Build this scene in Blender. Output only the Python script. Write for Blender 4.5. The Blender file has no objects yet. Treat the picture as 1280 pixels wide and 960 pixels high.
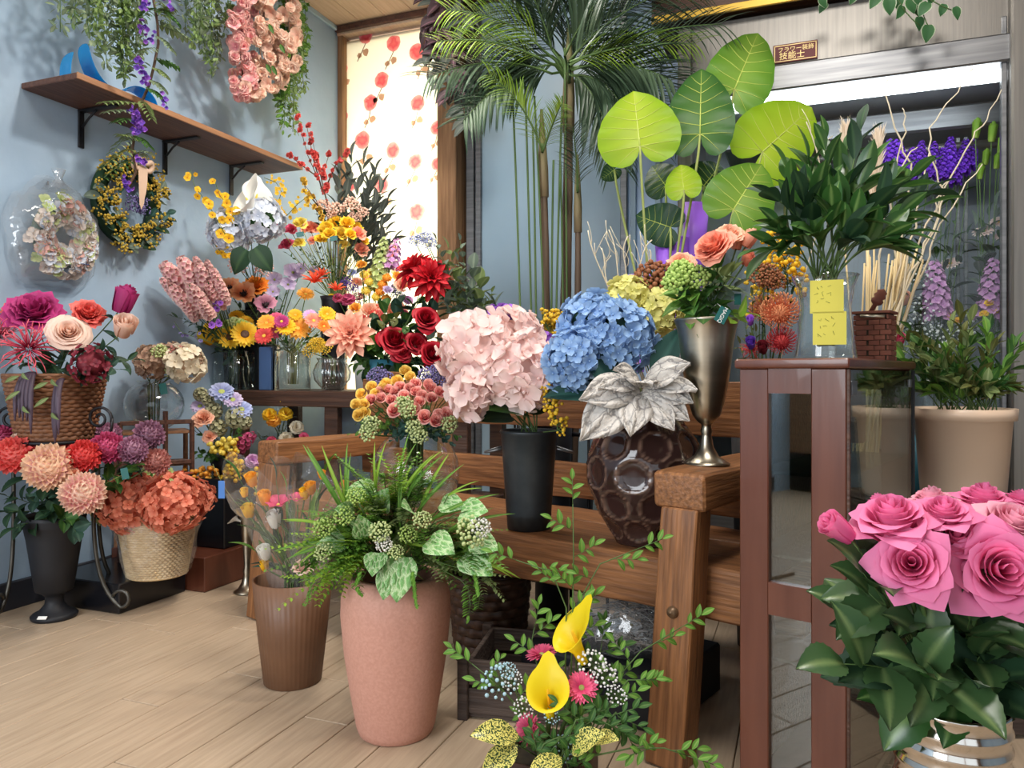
import bpy, bmesh, math, random
import numpy as np
from mathutils import Vector, Matrix, noise
random.seed(7); rng = random.Random(11)
scene = bpy.context.scene
col = scene.collection
pi = math.pi; R = math.radians
# ---------------------------------------------------------------- camera
FPX, CX, CY, CAMH, YAW = 940.0, 640.0, 468.0, 0.85, R(21.1)
cam = bpy.data.objects.new('camera', bpy.data.cameras.new('camera'))
col.objects.link(cam); scene.camera = cam
cam.location = (0, 0, CAMH); cam.rotation_euler = (R(90), 0, YAW)
cam.data.sensor_width = 36; cam.data.lens = FPX/1280*36; cam.data.shift_y = -12/1280
cam.data.clip_start = .05; cam.data.clip_end = 60
# ---------------------------------------------------------------- world, lights, exposure
scene.view_settings.view_transform = 'Standard'; scene.view_settings.look = 'None'
scene.view_settings.gamma = 1; scene.view_settings.exposure = 0.38
scene.cycles.max_bounces = 8; scene.cycles.transparent_max_bounces = 24
scene.cycles.diffuse_bounces = 4; scene.cycles.glossy_bounces = 4; scene.cycles.transmission_bounces = 6
scene.cycles.caustics_reflective = False; scene.cycles.caustics_refractive = False
scene.cycles.sample_clamp_indirect = 4
w = bpy.data.worlds.new('world'); scene.world = w; w.use_nodes = True
w.node_tree.nodes['Background'].inputs[0].default_value = (.86, .93, 1.0, 1)
w.node_tree.nodes['Background'].inputs[1].default_value = 1.15

def lamp(name, kind, loc, target, power, size=1, sizey=None, color=(1, 1, 1), spot=None):
    l = bpy.data.lights.new(name, kind); l.energy = power; l.color = color
    if kind == 'AREA':
        l.size = size
        if sizey: l.shape = 'RECTANGLE'; l.size_y = sizey
    else: l.shadow_soft_size = size
    if spot: l.spot_size = R(spot); l.spot_blend = .5
    o = bpy.data.objects.new(name, l); col.objects.link(o); o.location = loc
    o.rotation_euler = (Vector(target)-Vector(loc)).to_track_quat('-Z', 'Y').to_euler()
    return o
lamp('daylight_behind_blind', 'AREA', (-1.55, 4.70, 1.5), (-1.75, 3.9, 1.35), 215, .9, 1.7, (1, .97, .9))
lamp('ceiling_spotlight', 'SPOT', (-.8, 2.15, 2.93), (-2.6, 2.1, 1.5), 90, .09, None, (1, .93, .84), 110)
lamp('ceiling_fill_light', 'AREA', (.2, 1.2, 2.95), (.2, 1.3, 0), 46, .9, .9, (1, .96, .9))  # unseen area lamp below the ceiling, added for general fill
lamp('ceiling_fill_light', 'AREA', (-1.3, 2.6, 2.95), (-1.3, 2.6, 0), 20, .5, .5, (1, .95, .88))  # second, smaller added fill lamp, also out of view
lamp('storefront_daylight', 'AREA', (-1.75, -1.9, 1.7), (-1.1, 2.0, .2), 78, 1.6, 2.2, (.9, .95, 1))

# ---------------------------------------------------------------- projection helpers
FW = Vector((-math.sin(YAW), math.cos(YAW), 0)); RT = Vector((math.cos(YAW), math.sin(YAW), 0)); UP = Vector((0, 0, 1))
EYE = Vector((0, 0, CAMH))
def ray(u, v): return FW + RT*((u-CX)/FPX) + UP*((CY-v)/FPX)
def P(u, v, d): return EYE + ray(u, v)*d
def onz(u, v, z): r = ray(u, v); return EYE + r*((z-CAMH)/r.z)
def onx(u, v, x): r = ray(u, v); return EYE + r*(x/r.x)
def ony(u, v, y): r = ray(u, v); return EYE + r*(y/r.y)
def gp(u, d, z): p = EYE + (FW + RT*((u-CX)/FPX))*d; p.z = z; return p   # point at column u, depth d, height z
def S(px, d): return px*d/FPX

# ---------------------------------------------------------------- colour and materials
def lin(c):
    c = c/255
    return c/12.92 if c <= .04045 else ((c+.055)/1.055)**2.4
def C(r, g, b): return (lin(r), lin(g), lin(b), 1)
def newmat(name):
    m = bpy.data.materials.new(name); m.use_nodes = True
    nt = m.node_tree; b = nt.nodes['Principled BSDF']
    return m, nt, b
def N(nt, t, **kw):
    n = nt.nodes.new(t)
    for k, v in kw.items():
        if isinstance(k, str) and hasattr(n, k): setattr(n, k, v)
    return n
def L(nt, a, b): nt.links.new(a, b)
MATS = {}
def smat(name, c, rough=.5, metal=0., c2=None, scale=8, stretch=(1, 1, 1), bump=0., bscale=None, spec=.5, coat=0., detail=6, lo=.35, hi=.65):
    m, nt, b = newmat(name); MATS[name] = m
    b.inputs['Roughness'].default_value = rough; b.inputs['Metallic'].default_value = metal
    b.inputs['Specular IOR Level'].default_value = spec; b.inputs['Coat Weight'].default_value = coat
    b.inputs['Base Color'].default_value = c
    if c2 or bump:
        tc = N(nt, 'ShaderNodeTexCoord'); mp = N(nt, 'ShaderNodeMapping'); mp.inputs['Scale'].default_value = stretch
        L(nt, tc.outputs['Object'], mp.inputs['Vector'])
        oi = N(nt, 'ShaderNodeObjectInfo'); ml = N(nt, 'ShaderNodeMath', operation='MULTIPLY'); ml.inputs[1].default_value = 37
        L(nt, oi.outputs['Random'], ml.inputs[0]); L(nt, ml.outputs[0], mp.inputs['Location'])
    if c2:
        no = N(nt, 'ShaderNodeTexNoise'); no.inputs['Scale'].default_value = scale; no.inputs['Detail'].default_value = detail
        cr = N(nt, 'ShaderNodeValToRGB'); cr.color_ramp.elements[0].position = lo; cr.color_ramp.elements[1].position = hi
        cr.color_ramp.elements[0].color = c; cr.color_ramp.elements[1].color = c2
        L(nt, mp.outputs[0], no.inputs['Vector']); L(nt, no.outputs['Fac'], cr.inputs[0]); L(nt, cr.outputs[0], b.inputs['Base Color'])
    if bump:
        nb = N(nt, 'ShaderNodeTexNoise'); nb.inputs['Scale'].default_value = bscale or scale*3; nb.inputs['Detail'].default_value = 5
        bp = N(nt, 'ShaderNodeBump'); bp.inputs['Strength'].default_value = bump; bp.inputs['Distance'].default_value = .01
        L(nt, mp.outputs[0], nb.inputs['Vector']); L(nt, nb.outputs['Fac'], bp.inputs['Height']); L(nt, bp.outputs[0], b.inputs['Normal'])
    return m
def pmat(name, c0, c1, rough=.55, trans=.25, jit=.25, c2=None, spec=.35, bump=0., rp=1., mp=.5):
    """petal or leaf: colour runs from c0 (t = 0) to c1 (t = 1), each piece a little lighter or darker"""
    m, nt, b = newmat(name); MATS[name] = m
    b.inputs['Roughness'].default_value = rough; b.inputs['Specular IOR Level'].default_value = spec
    at = N(nt, 'ShaderNodeAttribute', attribute_name='t'); ar = N(nt, 'ShaderNodeAttribute', attribute_name='r')
    oi = N(nt, 'ShaderNodeObjectInfo')
    cr = N(nt, 'ShaderNodeValToRGB'); cr.color_ramp.elements[0].color = c0; cr.color_ramp.elements[1].color = c1
    cr.color_ramp.elements[1].position = rp
    if c2: e = cr.color_ramp.elements.new(mp); e.color = c2
    L(nt, at.outputs['Fac'], cr.inputs[0])
    ad = N(nt, 'ShaderNodeMath', operation='ADD'); L(nt, ar.outputs['Fac'], ad.inputs[0]); L(nt, oi.outputs['Random'], ad.inputs[1])
    mr = N(nt, 'ShaderNodeMapRange'); mr.inputs['From Min'].default_value = 0; mr.inputs['From Max'].default_value = 2
    mr.inputs['To Min'].default_value = 1-jit; mr.inputs['To Max'].default_value = 1+jit; L(nt, ad.outputs[0], mr.inputs[0])
    hs = N(nt, 'ShaderNodeHueSaturation'); L(nt, cr.outputs[0], hs.inputs['Color']); L(nt, mr.outputs[0], hs.inputs['Value'])
    L(nt, hs.outputs[0], b.inputs['Base Color'])
    if bump:
        tc = N(nt, 'ShaderNodeTexCoord'); nb = N(nt, 'ShaderNodeTexNoise'); nb.inputs['Scale'].default_value = 40
        bp = N(nt, 'ShaderNodeBump'); bp.inputs['Strength'].default_value = bump; bp.inputs['Distance'].default_value = .004
        L(nt, tc.outputs['Object'], nb.inputs['Vector']); L(nt, nb.outputs['Fac'], bp.inputs['Height']); L(nt, bp.outputs[0], b.inputs['Normal'])
    if trans:
        tr = N(nt, 'ShaderNodeBsdfTranslucent'); mx = N(nt, 'ShaderNodeMixShader'); mx.inputs[0].default_value = trans
        L(nt, hs.outputs[0], tr.inputs['Color']); L(nt, b.outputs[0], mx.inputs[1]); L(nt, tr.outputs[0], mx.inputs[2])
        L(nt, mx.outputs[0], nt.nodes['Material Output'].inputs[0])
    return m
def glassmat(name, tint=(1, 1, 1, 1), rough=.03, gmin=.04, gmax=.55, bump=0., milk=0., bscale=14):
    m, nt, b = newmat(name); MATS[name] = m; nt.nodes.remove(b)
    lw = N(nt, 'ShaderNodeLayerWeight'); lw.inputs['Blend'].default_value = .35
    mr = N(nt, 'ShaderNodeMapRange'); mr.inputs['To Min'].default_value = gmin; mr.inputs['To Max'].default_value = gmax
    L(nt, lw.outputs['Facing'], mr.inputs[0])
    pw = N(nt, 'ShaderNodeMath', operation='POWER'); pw.inputs[1].default_value = 2
    L(nt, lw.outputs['Facing'], pw.inputs[0]); L(nt, pw.outputs[0], mr.inputs[0])
    tr = N(nt, 'ShaderNodeBsdfTransparent'); tr.inputs[0].default_value = tint
    gl = N(nt, 'ShaderNodeBsdfGlossy'); gl.inputs['Roughness'].default_value = rough; gl.inputs[0].default_value = (.95, .95, .95, 1)
    mx = N(nt, 'ShaderNodeMixShader'); L(nt, mr.outputs[0], mx.inputs[0]); L(nt, tr.outputs[0], mx.inputs[1]); L(nt, gl.outputs[0], mx.inputs[2])
    out = mx
    if bump:
        tc = N(nt, 'ShaderNodeTexCoord'); nb = N(nt, 'ShaderNodeTexNoise'); nb.inputs['Scale'].default_value = bscale; nb.inputs['Detail'].default_value = 3
        bp = N(nt, 'ShaderNodeBump'); bp.inputs['Strength'].default_value = bump; bp.inputs['Distance'].default_value = .02
        L(nt, tc.outputs['Object'], nb.inputs['Vector']); L(nt, nb.outputs['Fac'], bp.inputs['Height'])
        L(nt, bp.outputs[0], gl.inputs['Normal']); L(nt, bp.outputs[0], lw.inputs['Normal'])
    if milk:
        df = N(nt, 'ShaderNodeBsdfDiffuse'); df.inputs[0].default_value = tint
        m2 = N(nt, 'ShaderNodeMixShader'); m2.inputs[0].default_value = milk
        L(nt, mx.outputs[0], m2.inputs[1]); L(nt, df.outputs[0], m2.inputs[2]); out = m2
    L(nt, out.outputs[0], nt.nodes['Material Output'].inputs[0])
    return m
def emat(name, c, s):
    m, nt, b = newmat(name); MATS[name] = m
    b.inputs['Base Color'].default_value = c; b.inputs['Emission Color'].default_value = c; b.inputs['Emission Strength'].default_value = s
    return m
def wood(name, c, c2, axis=0, rough=.5, scale=6, bump=.35, coat=0., lo=.3, hi=.7):
    st = [14, 14, 14]; st[axis] = .9
    return smat(name, c, rough, 0, c2, scale, tuple(st) if scale > 3 else tuple(x*.5 for x in st), bump, 9, .4, coat, 8, lo, hi)

# ---------------------------------------------------------------- mesh builder
class MB:
    def __init__(s): s.V, s.F, s.MI, s.T, s.R, s.n = [], [], [], [], [], 0; s.flat = False
    def add(s, geo, M=None, mi=0, r=.5):
        V, F, T = geo
        if T is None: s.flat = True
        if M is not None:
            A = np.array(M); V = V @ A[:3, :3].T + A[:3, 3]
        k = s.n; s.V.append(V); s.T.append(T if T is not None else np.zeros(len(V)))
        s.R.append(np.full(len(V), r)); s.F.extend([tuple(i+k for i in f) for f in F]); s.MI.extend([mi]*len(F)); s.n += len(V)
        return s
    def mesh(s, name, mats, smooth=True, attr=True):
        me = bpy.data.meshes.new(name)
        V = np.concatenate(s.V) if s.V else np.zeros((0, 3))
        me.from_pydata(V.tolist(), [], s.F)
        for m in (mats if isinstance(mats, (list, tuple)) else [mats]): me.materials.append(MATS[m] if isinstance(m, str) else m)
        if any(s.MI): me.polygons.foreach_set('material_index', s.MI)
        if smooth: me.polygons.foreach_set('use_smooth', [True]*len(s.F))
        if attr:
            a = me.attributes.new('t', 'FLOAT', 'POINT'); a.data.foreach_set('value', np.concatenate(s.T).astype(np.float32))
            a = me.attributes.new('r', 'FLOAT', 'POINT'); a.data.foreach_set('value', np.concatenate(s.R).astype(np.float32))
        if s.flat and smooth: me.set_sharp_from_angle(angle=R(32))
        me.update(); return me
def one(geo, mats, name='m', M=None, smooth=True): return MB().add(geo, M).mesh(name, mats, smooth)

def gridF(a, b, close=False):
    F = []; bb = b if close else b-1
    for i in range(a-1):
        for j in range(bb):
            j2 = (j+1) % b
            F.append((i*b+j, i*b+j2, (i+1)*b+j2, (i+1)*b+j))
    return F
def lathe(prof, seg=32, wob=None):
    prof = np.array(prof, float); n = len(prof); th = np.linspace(0, 2*pi, seg, endpoint=False)
    rr = np.repeat(prof[:, 0:1], seg, 1)
    if wob: rr = rr*wob(th[None, :], prof[:, 1:2])
    V = np.stack([rr*np.cos(th), rr*np.sin(th), np.repeat(prof[:, 1:2], seg, 1)], 2).reshape(-1, 3)
    F = [tuple(reversed(f)) for f in gridF(n, seg, True)]
    if prof[0, 0] > 1e-5: F.append(tuple(range(seg-1, -1, -1)))
    return V, [tuple(reversed(f)) for f in F], np.repeat(np.linspace(0, 1, n), seg)
def vessel(r0, r1, h, t=.006, prof=None, seg=40, wob=None, zin=.01):
    """open pot: outer profile up, rim, inner profile down to a floor"""
    pr = prof or [(r0, 0), (r0+(r1-r0)*.5, h*.5), (r1, h)]
    out = [(max(pr[0][0]-.004, .001), 0)] + [(pr[0][0], .003)] + list(pr[1:])
    inn = [(max(r-t, .002), z) for r, z in reversed(pr[1:]) if z > zin+.002] + [(max(np.interp(zin, [q[1] for q in pr], [q[0] for q in pr])-t, .0015), zin), (.0005, zin)]
    return lathe([(.0005, 0)]+out+inn, seg, wob)
def tube(pts, rad, sides=6, cap=True):
    pts = [Vector(p) for p in pts]; n = len(pts); V = []; T = []
    rads = rad if isinstance(rad, (list, tuple)) else [rad]*n
    nrm = None
    for i, p in enumerate(pts):
        t = (pts[min(i+1, n-1)]-pts[max(i-1, 0)])
        t = t.normalized() if t.length > 1e-9 else Vector((0, 0, 1))
        if nrm is None:
            nrm = t.orthogonal().normalized()
        else:
            nrm = (nrm - t*nrm.dot(t)); nrm = nrm.normalized() if nrm.length > 1e-6 else t.orthogonal().normalized()
        b = t.cross(nrm)
        for j in range(sides):
            a = 2*pi*j/sides; V.append(p + (nrm*math.cos(a)+b*math.sin(a))*rads[i]); T.append(i/max(1, n-1))
    F = gridF(n, sides, True)
    if cap: F.append(tuple(range(sides-1, -1, -1))); F.append(tuple((n-1)*sides+j for j in range(sides)))
    return np.array([tuple(v) for v in V]), F, np.array(T)
def bez(p0, p1, p2, n=8):
    p0, p1, p2 = Vector(p0), Vector(p1), Vector(p2)
    return [p0*(1-t)**2+p1*2*t*(1-t)+p2*t*t for t in [i/(n-1) for i in range(n)]]
def bez3(p0, p1, p2, p3, n=10):
    p0, p1, p2, p3 = map(Vector, (p0, p1, p2, p3))
    return [p0*(1-t)**3+p1*3*t*(1-t)**2+p2*3*t*t*(1-t)+p3*t**3 for t in [i/(n-1) for i in range(n)]]
_bx = {}
def box(sx, sy, sz, bev=.003, seg=1):
    k = (round(sx, 5), round(sy, 5), round(sz, 5), bev, seg)
    if k in _bx: return _bx[k]
    bm = bmesh.new(); bmesh.ops.create_cube(bm, size=1)
    for v in bm.verts: v.co = Vector((v.co.x*sx, v.co.y*sy, v.co.z*sz))
    if bev: bmesh.ops.bevel(bm, geom=bm.edges[:], offset=min(bev, .45*min(sx, sy, sz)), segments=seg, affect='EDGES', profile=.6)
    bm.verts.index_update()
    V = np.array([tuple(v.co) for v in bm.verts]); F = [tuple(v.index for v in f.verts) for f in bm.faces]; bm.free()
    _bx[k] = (V, F, None); return _bx[k]
def beamgeo(sx, sy, sz, bev=.012, jit=.004, cuts=10, seed=0):
    """worn timber along x: bevelled, subdivided, uneven"""
    bm = bmesh.new(); bmesh.ops.create_cube(bm, size=1)
    for v in bm.verts: v.co = Vector((v.co.x*sx, v.co.y*sy, v.co.z*sz))
    bmesh.ops.bevel(bm, geom=bm.edges[:], offset=bev, segments=3, affect='EDGES', profile=.6)
    for k in range(1, cuts):
        x = -sx/2 + sx*k/cuts
        bmesh.ops.bisect_plane(bm, geom=bm.verts[:]+bm.edges[:]+bm.faces[:], plane_co=(x, 0, 0), plane_no=(1, 0, 0))
    for v in bm.verts:
        q = v.co*9+Vector((seed*7.1, seed, 0)); v.co += Vector((noise.noise(q), noise.noise(q+Vector((9, 0, 0))), noise.noise(q+Vector((0, 9, 0)))))*jit
    bm.verts.index_update()
    V = np.array([tuple(v.co) for v in bm.verts]); F = [tuple(v.index for v in f.verts) for f in bm.faces]; bm.free()
    return V, F, None
def prism(poly, h, bev=0):
    n = len(poly); V = [(x, y, 0) for x, y in poly]+[(x, y, h) for x, y in poly]
    F = [tuple(range(n-1, -1, -1)), tuple(range(n, 2*n))]+[(i, (i+1) % n, n+(i+1) % n, n+i) for i in range(n)]
    return np.array(V, float), F, np.zeros(2*n)
def ball(r=1, u=10, v=6):
    return lathe([(max(1e-4, r*math.sin(pi*i/v)), -r*math.cos(pi*i/v)) for i in range(v+1)], u)

# ---------------------------------------------------------------- objects
WM = {}
I4 = Matrix.Identity(4)
def T(p): return Matrix.Translation(Vector(p))
def Rz(a): return Matrix.Rotation(a, 4, 'Z')
def Rx(a): return Matrix.Rotation(a, 4, 'X')
def Ry(a): return Matrix.Rotation(a, 4, 'Y')
def Sc(s): return Matrix.Diagonal((s, s, s, 1)) if not isinstance(s, tuple) else Matrix.Diagonal((*s, 1))
def ob(name, mesh, parent=None, M=I4):
    o = bpy.data.objects.new(name, mesh); col.objects.link(o)
    if parent is not None:
        o.parent = parent; o.matrix_basis = WM[parent.name].inverted() @ M
    else: o.matrix_basis = M
    WM[o.name] = M.copy(); return o
def tag(o, label, cat, group=None, kind=None):
    o['label'] = label; o['category'] = cat
    if group: o['group'] = group
    if kind: o['kind'] = kind
    return o
def thing(name, loc, label, cat, group=None, rz=0):
    o = ob(name, None, None, T(loc) @ Rz(rz)); o.empty_display_size = .03
    return tag(o, label, cat, group)
def struct(name, mesh, M=I4, parent=None):
    o = ob(name, mesh, parent, M)
    if parent is None: o['kind'] = 'structure'
    return o
def aim(loc, d, roll=0., s=1.):
    d = Vector(d).normalized(); q = d.to_track_quat('Z', 'Y').to_matrix().to_4x4()
    return T(loc) @ q @ Rz(roll) @ Sc(s)
def frame(loc, xa, za):
    """matrix with x along xa, z near za"""
    x = Vector(xa).normalized(); z = Vector(za); z = (z-x*z.dot(x)).normalized(); y = z.cross(x)
    return Matrix(((x.x, y.x, z.x, loc[0]), (x.y, y.y, z.y, loc[1]), (x.z, y.z, z.z, loc[2]), (0, 0, 0, 1)))
def bar(p0, p1, w, h, bev=.004, up=(0, 0, 1), seg=1):
    p0, p1 = Vector(p0), Vector(p1); ln = (p1-p0).length
    return box(ln, w, h, bev, seg), frame((p0+p1)/2, p1-p0, up)

# ---------------------------------------------------------------- plain materials
smat('wall_paint', C(146, 170, 193), .8, 0, C(162, 184, 204), 2.2, (1, 1, 1), .12, 30)
smat('panel_paint', C(150, 176, 194), .35, 0, C(163, 187, 203), 1.5)
wood('plank_wood', C(160, 139, 116), C(190, 169, 144), 1, .4, 7, .08, .1, .2, .8)
wood('ceiling_wood', C(196, 165, 136), C(214, 186, 158), 1, .6, 5, .05)
wood('bench_wood', C(92, 58, 34), C(164, 112, 70), 0, .5, 7, .3, 0, .25, .75)

wood('shelf_wood', C(70, 46, 38), C(104, 70, 55), 1, .5, 4, .2)
wood('shelf_edge_wood', C(130, 90, 62), C(160, 116, 82), 1, .5, 4, .2)
wood('post_wood', C(124, 88, 58), C(172, 130, 92), 0, .6, 4, .2)
wood('post_wood_tall', C(124, 88, 58), C(172, 130, 92), 2, .6, 4, .2)
wood('dark_wood', C(52, 34, 26), C(86, 58, 42), 0, .5, 4, .3)
smat('red_wood', C(88, 47, 33), .3, 0, C(102, 58, 42), 5, (6, 6, .6), .03, 9, .4, .2)
wood('crate_wood', C(48, 38, 34), C(84, 70, 62), 0, .7, 4, .4)
smat('baseboard_dark', C(38, 40, 48), .5)
smat('steel', C(120, 117, 112), .42, .8, C(132, 128, 122), 3, (30, 1, 1), .03)
smat('steel_grey', C(112, 113, 116), .4, .8, C(136, 137, 138), 3, (1, 1, 20))
smat('pewter', C(150, 142, 126), .3, 1, C(186, 178, 160), 3, (1, 1, 6))
smat('zinc', C(46, 50, 54), .45, .7, C(84, 88, 90), 5, (1, 1, 1), .15)
smat('tin', C(205, 200, 192), .12, 1)
smat('black_iron', C(26, 27, 32), .45, .6, C(48, 46, 48), 12)
smat('iron_pale', C(92, 90, 84), .4, .7, C(70, 66, 60), 12)
smat('black_gloss', C(14, 15, 20), .25, 0, C(26, 26, 30), 4, (1, 1, 1), 0, None, .5)
smat('black_matte', C(20, 22, 28), .6)
smat('navy_card', C(38, 52, 84), .6)
smat('blue_card', C(78, 110, 160), .6)
smat('pink_clay', C(190, 138, 120), .62, 0, C(200, 149, 131), 160, (1, 1, 1), .06, 400)
smat('brown_resin', C(92, 62, 42), .5, 0, C(116, 82, 58), 5, (1, 1, 1), .1)
smat('beige_plastic', C(222, 196, 172), .4, 0, C(214, 186, 160), 2)
smat('yellow_paper', C(214, 204, 84), .7)
smat('pencil', C(120, 124, 60), .8)
smat('white_paper', C(236, 236, 232), .6)
smat('green_tag', C(22, 92, 88), .4)
smat('blue_tag', C(62, 118, 190), .4)
smat('wicker', C(196, 166, 120), .6, 0, C(222, 196, 150), 30, (1, 1, 3))
smat('wicker_brown', C(104, 66, 42), .6, 0, C(140, 94, 62), 30, (1, 1, 3))
smat('wicker_dark', C(50, 33, 24), .5, 0, C(84, 56, 38), 30, (1, 1, 3))
smat('brown_ceramic', C(40, 26, 24), .08, 0, C(62, 44, 38), 5, (1, 1, 1), 0, None, .6, .6)
smat('ceramic_ridge', C(118, 92, 76), .2)
smat('brick_mini', C(112, 62, 48), .8, 0, C(134, 80, 60), 20, (1, 1, 1), .3)
smat('sign_red', C(96, 26, 26), .55)
smat('sign_gold', C(226, 196, 130), .4, .2)
smat('gold_edge', C(206, 166, 62), .35, .3)
smat('bolt', C(110, 88, 66), .4, .5)
smat('ribbon_beige', C(206, 176, 152), .6)
smat('excelsior', C(120, 118, 116), .5, 0, C(160, 158, 154), 30, (1, 8, 1))
smat('purple_paper', C(140, 84, 206), .5)
smat('teal_plastic', C(60, 128, 150), .5)
smat('soil', C(40, 34, 26), .9, 0, C(64, 56, 40), 30)
glassmat('glass', (.96, .98, .975, 1), .02, .07, 1.0)
glassmat('glass_dark', (.55, .68, .66, 1), .02, .08, .4)
glassmat('pane', (.93, .97, .96, 1), .01, .045, .35)
glassmat('fridge_glass', (.95, .98, .98, 1), .02, .015, .2)
glassmat('cabinet_glass', (.82, .88, .86, 1), .02, .10, .45)
glassmat('water', (.86, .9, .86, 1), .05, .06, .4)
glassmat('film', (.97, .97, .97, 1), .12, .06, .55, 1.0, .05, 18)
glassmat('film_strong', (.98, .98, .98, 1), .1, .08, .65, 1.0, .06, 10)
glassmat('blue_acrylic', (.03, .50, .88, 1), .08, .06, .6, 0, .35)
# ================================================================ the room
XL, YW, ZC = -2.68, 3.97, 2.99          # left wall, window wall, ceiling
YF = 3.2                                 # front of the flower fridge
fl = struct('floor', one(box(6.2, 6.4, .1, 0), 'plank_wood'), T((.4, 1, -.064)))
pw, pl = .127, .92
geo = box(pw-.0025, pl-.0025, .014, .0016)
pmesh = one(geo, 'plank_wood', 'plank')
k = 0
x = XL+pw/2
while x < 1.2:
    off = rng.random()*pl
    y = .95-off
    while y < 4.1:
        if y+pl/2 > .6: ob('plank', pmesh, fl, T((x, y+pl/2-.3, -.007)) @ Rz(pi*rng.randrange(2)))
        y += pl
    x += pw
struct('wall_left', one(box(.1, 6.2, 3.1, 0), 'wall_paint'), T((XL-.05, 1, 1.5)))
# window wall with the window opening
uL = ony(424, 400, YW).x; uR = ony(549, 400, YW).x
mb = MB()
mb.add(box(uL-XL+.02, .1, 3.1, 0), T(((uL+XL)/2-.01, YW+.05, 1.5)))
mb.add(box(3.4-uR, .1, 3.1, 0), T(((uR+3.4)/2, YW+.05, 1.5)))
mb.add(box(uR-uL, .1, .75, 0), T(((uL+uR)/2, YW+.05, .325)))
struct('wall_back', mb.mesh('wall', 'wall_paint', False))
struct('wall_right', one(box(.1, 6.4, 3.1, 0), 'wall_paint'), T((3.45, 1, 1.5)))
mb = MB()                                # the storefront behind the camera: piers, mullions, a low sill
for xx, ww in ((-2.5, .4), (3.1, .7), (-.7, .08), (1.1, .08)): mb.add(box(ww, .1, 3.1, 0), T((xx, -2.15, 1.5)))
mb.add(box(6.2, .1, .3, 0), T((.4, -2.15, .12))); mb.add(box(6.2, .1, .5, 0), T((.4, -2.15, 2.78))); mb.add(box(6.2, .06, .06, 0), T((.4, -2.15, 2.1)))
struct('wall_front', mb.mesh('wall_front', 'post_wood', False))
ce = struct('ceiling', one(box(6.2, 6.4, .1, 0), 'ceiling_wood'), T((.4, 1, ZC+.062)))
cb = one(box(.178, 3.0, .012, .002), 'ceiling_wood', 'ceiling_board')
for i in range(14): ob('plank', cb, ce, T((XL+.09+.18*i, 2.45, ZC+.006)))
struct('trim_1', one(box(5.6, .03, .035, .004), 'shelf_wood'), T((XL+2.8, YW-.04, ZC-.018)))
struct('trim_2', one(box(.02, 5.6, .03, .004), 'panel_paint'), T((XL+.01, 1.2, ZC-.015)))
struct('baseboard_left', one(box(.02, 5.8, .1, .003), 'baseboard_dark'), T((XL+.01, 1, .05)))
struct('baseboard_back', one(box(5.0, .02, .1, .003), 'baseboard_dark'), T((-.2, YW-.01, .05)))
# ---- the window: frame, sill, roller blind with printed poppies
wn = struct('window_1', one(box(.05, .1, 2.27, .004), 'post_wood_tall'), T((uL+.012, YW+.03, 1.84)))
ob('window_sill', one(box(uR-uL+.06, .16, .04, .005), 'post_wood'), wn, T(((uL+uR)/2, YW-.02, .70)))
ob('window_head', one(box(uR-uL, .12, .05, .004), 'ceiling_wood'), wn, T(((uL+uR)/2, YW+.03, 2.965)))
ob('pane', one(box(uR-uL, .008, 2.22, 0), 'pane'), wn, T(((uL+uR)/2, YW+.09, 1.82)))
m, nt, b = newmat('blind_cloth'); MATS['blind_cloth'] = m
tr = N(nt, 'ShaderNodeBsdfTranslucent'); tr.inputs[0].default_value = C(252, 244, 226); mx = N(nt, 'ShaderNodeMixShader'); mx.inputs[0].default_value = .6
b.inputs['Base Color'].default_value = C(246, 238, 222); b.inputs['Roughness'].default_value = .8
L(nt, b.outputs[0], mx.inputs[1]); L(nt, tr.outputs[0], mx.inputs[2]); L(nt, mx.outputs[0], nt.nodes['Material Output'].inputs[0])
pmat('print_pink', C(236, 120, 126), C(244, 170, 174), .8, .75, .1, C(230, 96, 112))
pmat('print_grey', C(190, 150, 130), C(200, 160, 140), .8, .75, .1)
bl = thing('roller_blind', ((uL+uR)/2, YW-.02, .72), 'translucent white roller blind printed with pink poppies', 'blind')
ob('cloth', one(box(uR-uL-.03, .003, 2.2, 0), 'blind_cloth'), bl, T(((uL+uR)/2+.02, YW+.03, 1.82)))
ob('roller', one(lathe([(.001, -.4), (.022, -.4), (.022, .4), (.001, .4)], 14), 'ceiling_wood'), bl, T(((uL+uR)/2+.02, YW+.055, 2.91)) @ Ry(pi/2))
ob('bottom_rail', one(box(uR-uL-.03, .012, .025, .002), 'white_paper'), bl, T(((uL+uR)/2+.02, YW+.03, .73)))
def blob(r, n=18, am=.16, sd=0):
    V = [(0, 0, 0)]; Tt = [0.]
    for ring, tt in ((.5, .5), (1, 1)):
        for j in range(n):
            a = 2*pi*j/n; q = r*ring*(1+am*noise.noise(Vector((math.cos(a)*1.6+sd, math.sin(a)*1.6, ring*3))))
            V.append((q*math.cos(a), q*math.sin(a), 0)); Tt.append(tt+.5*noise.noise(Vector((V[-1][0]*60+sd, V[-1][1]*60, 2))))
    F = [(0, 1+j, 1+(j+1) % n) for j in range(n)]+[(1+j, 1+n+j, 1+n+(j+1) % n, 1+(j+1) % n) for j in range(n)]
    return np.array(V), F, np.clip(np.array(Tt), 0, 1)
POP = [(457, 44, 10), (492, 54, 10), (521, 65, 11), (477, 100, 10), (463, 128, 10), (522, 129, 10), (453, 175, 11), (491, 188, 10), (519, 202, 10),
       (477, 232, 10), (521, 265, 11), (452, 290, 10), (428, 86, 8), (428, 145, 8), (546, 160, 9), (546, 205, 8), (490, 315, 10), (460, 345, 10), (520, 340, 10), (437, 232, 9)]
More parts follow.
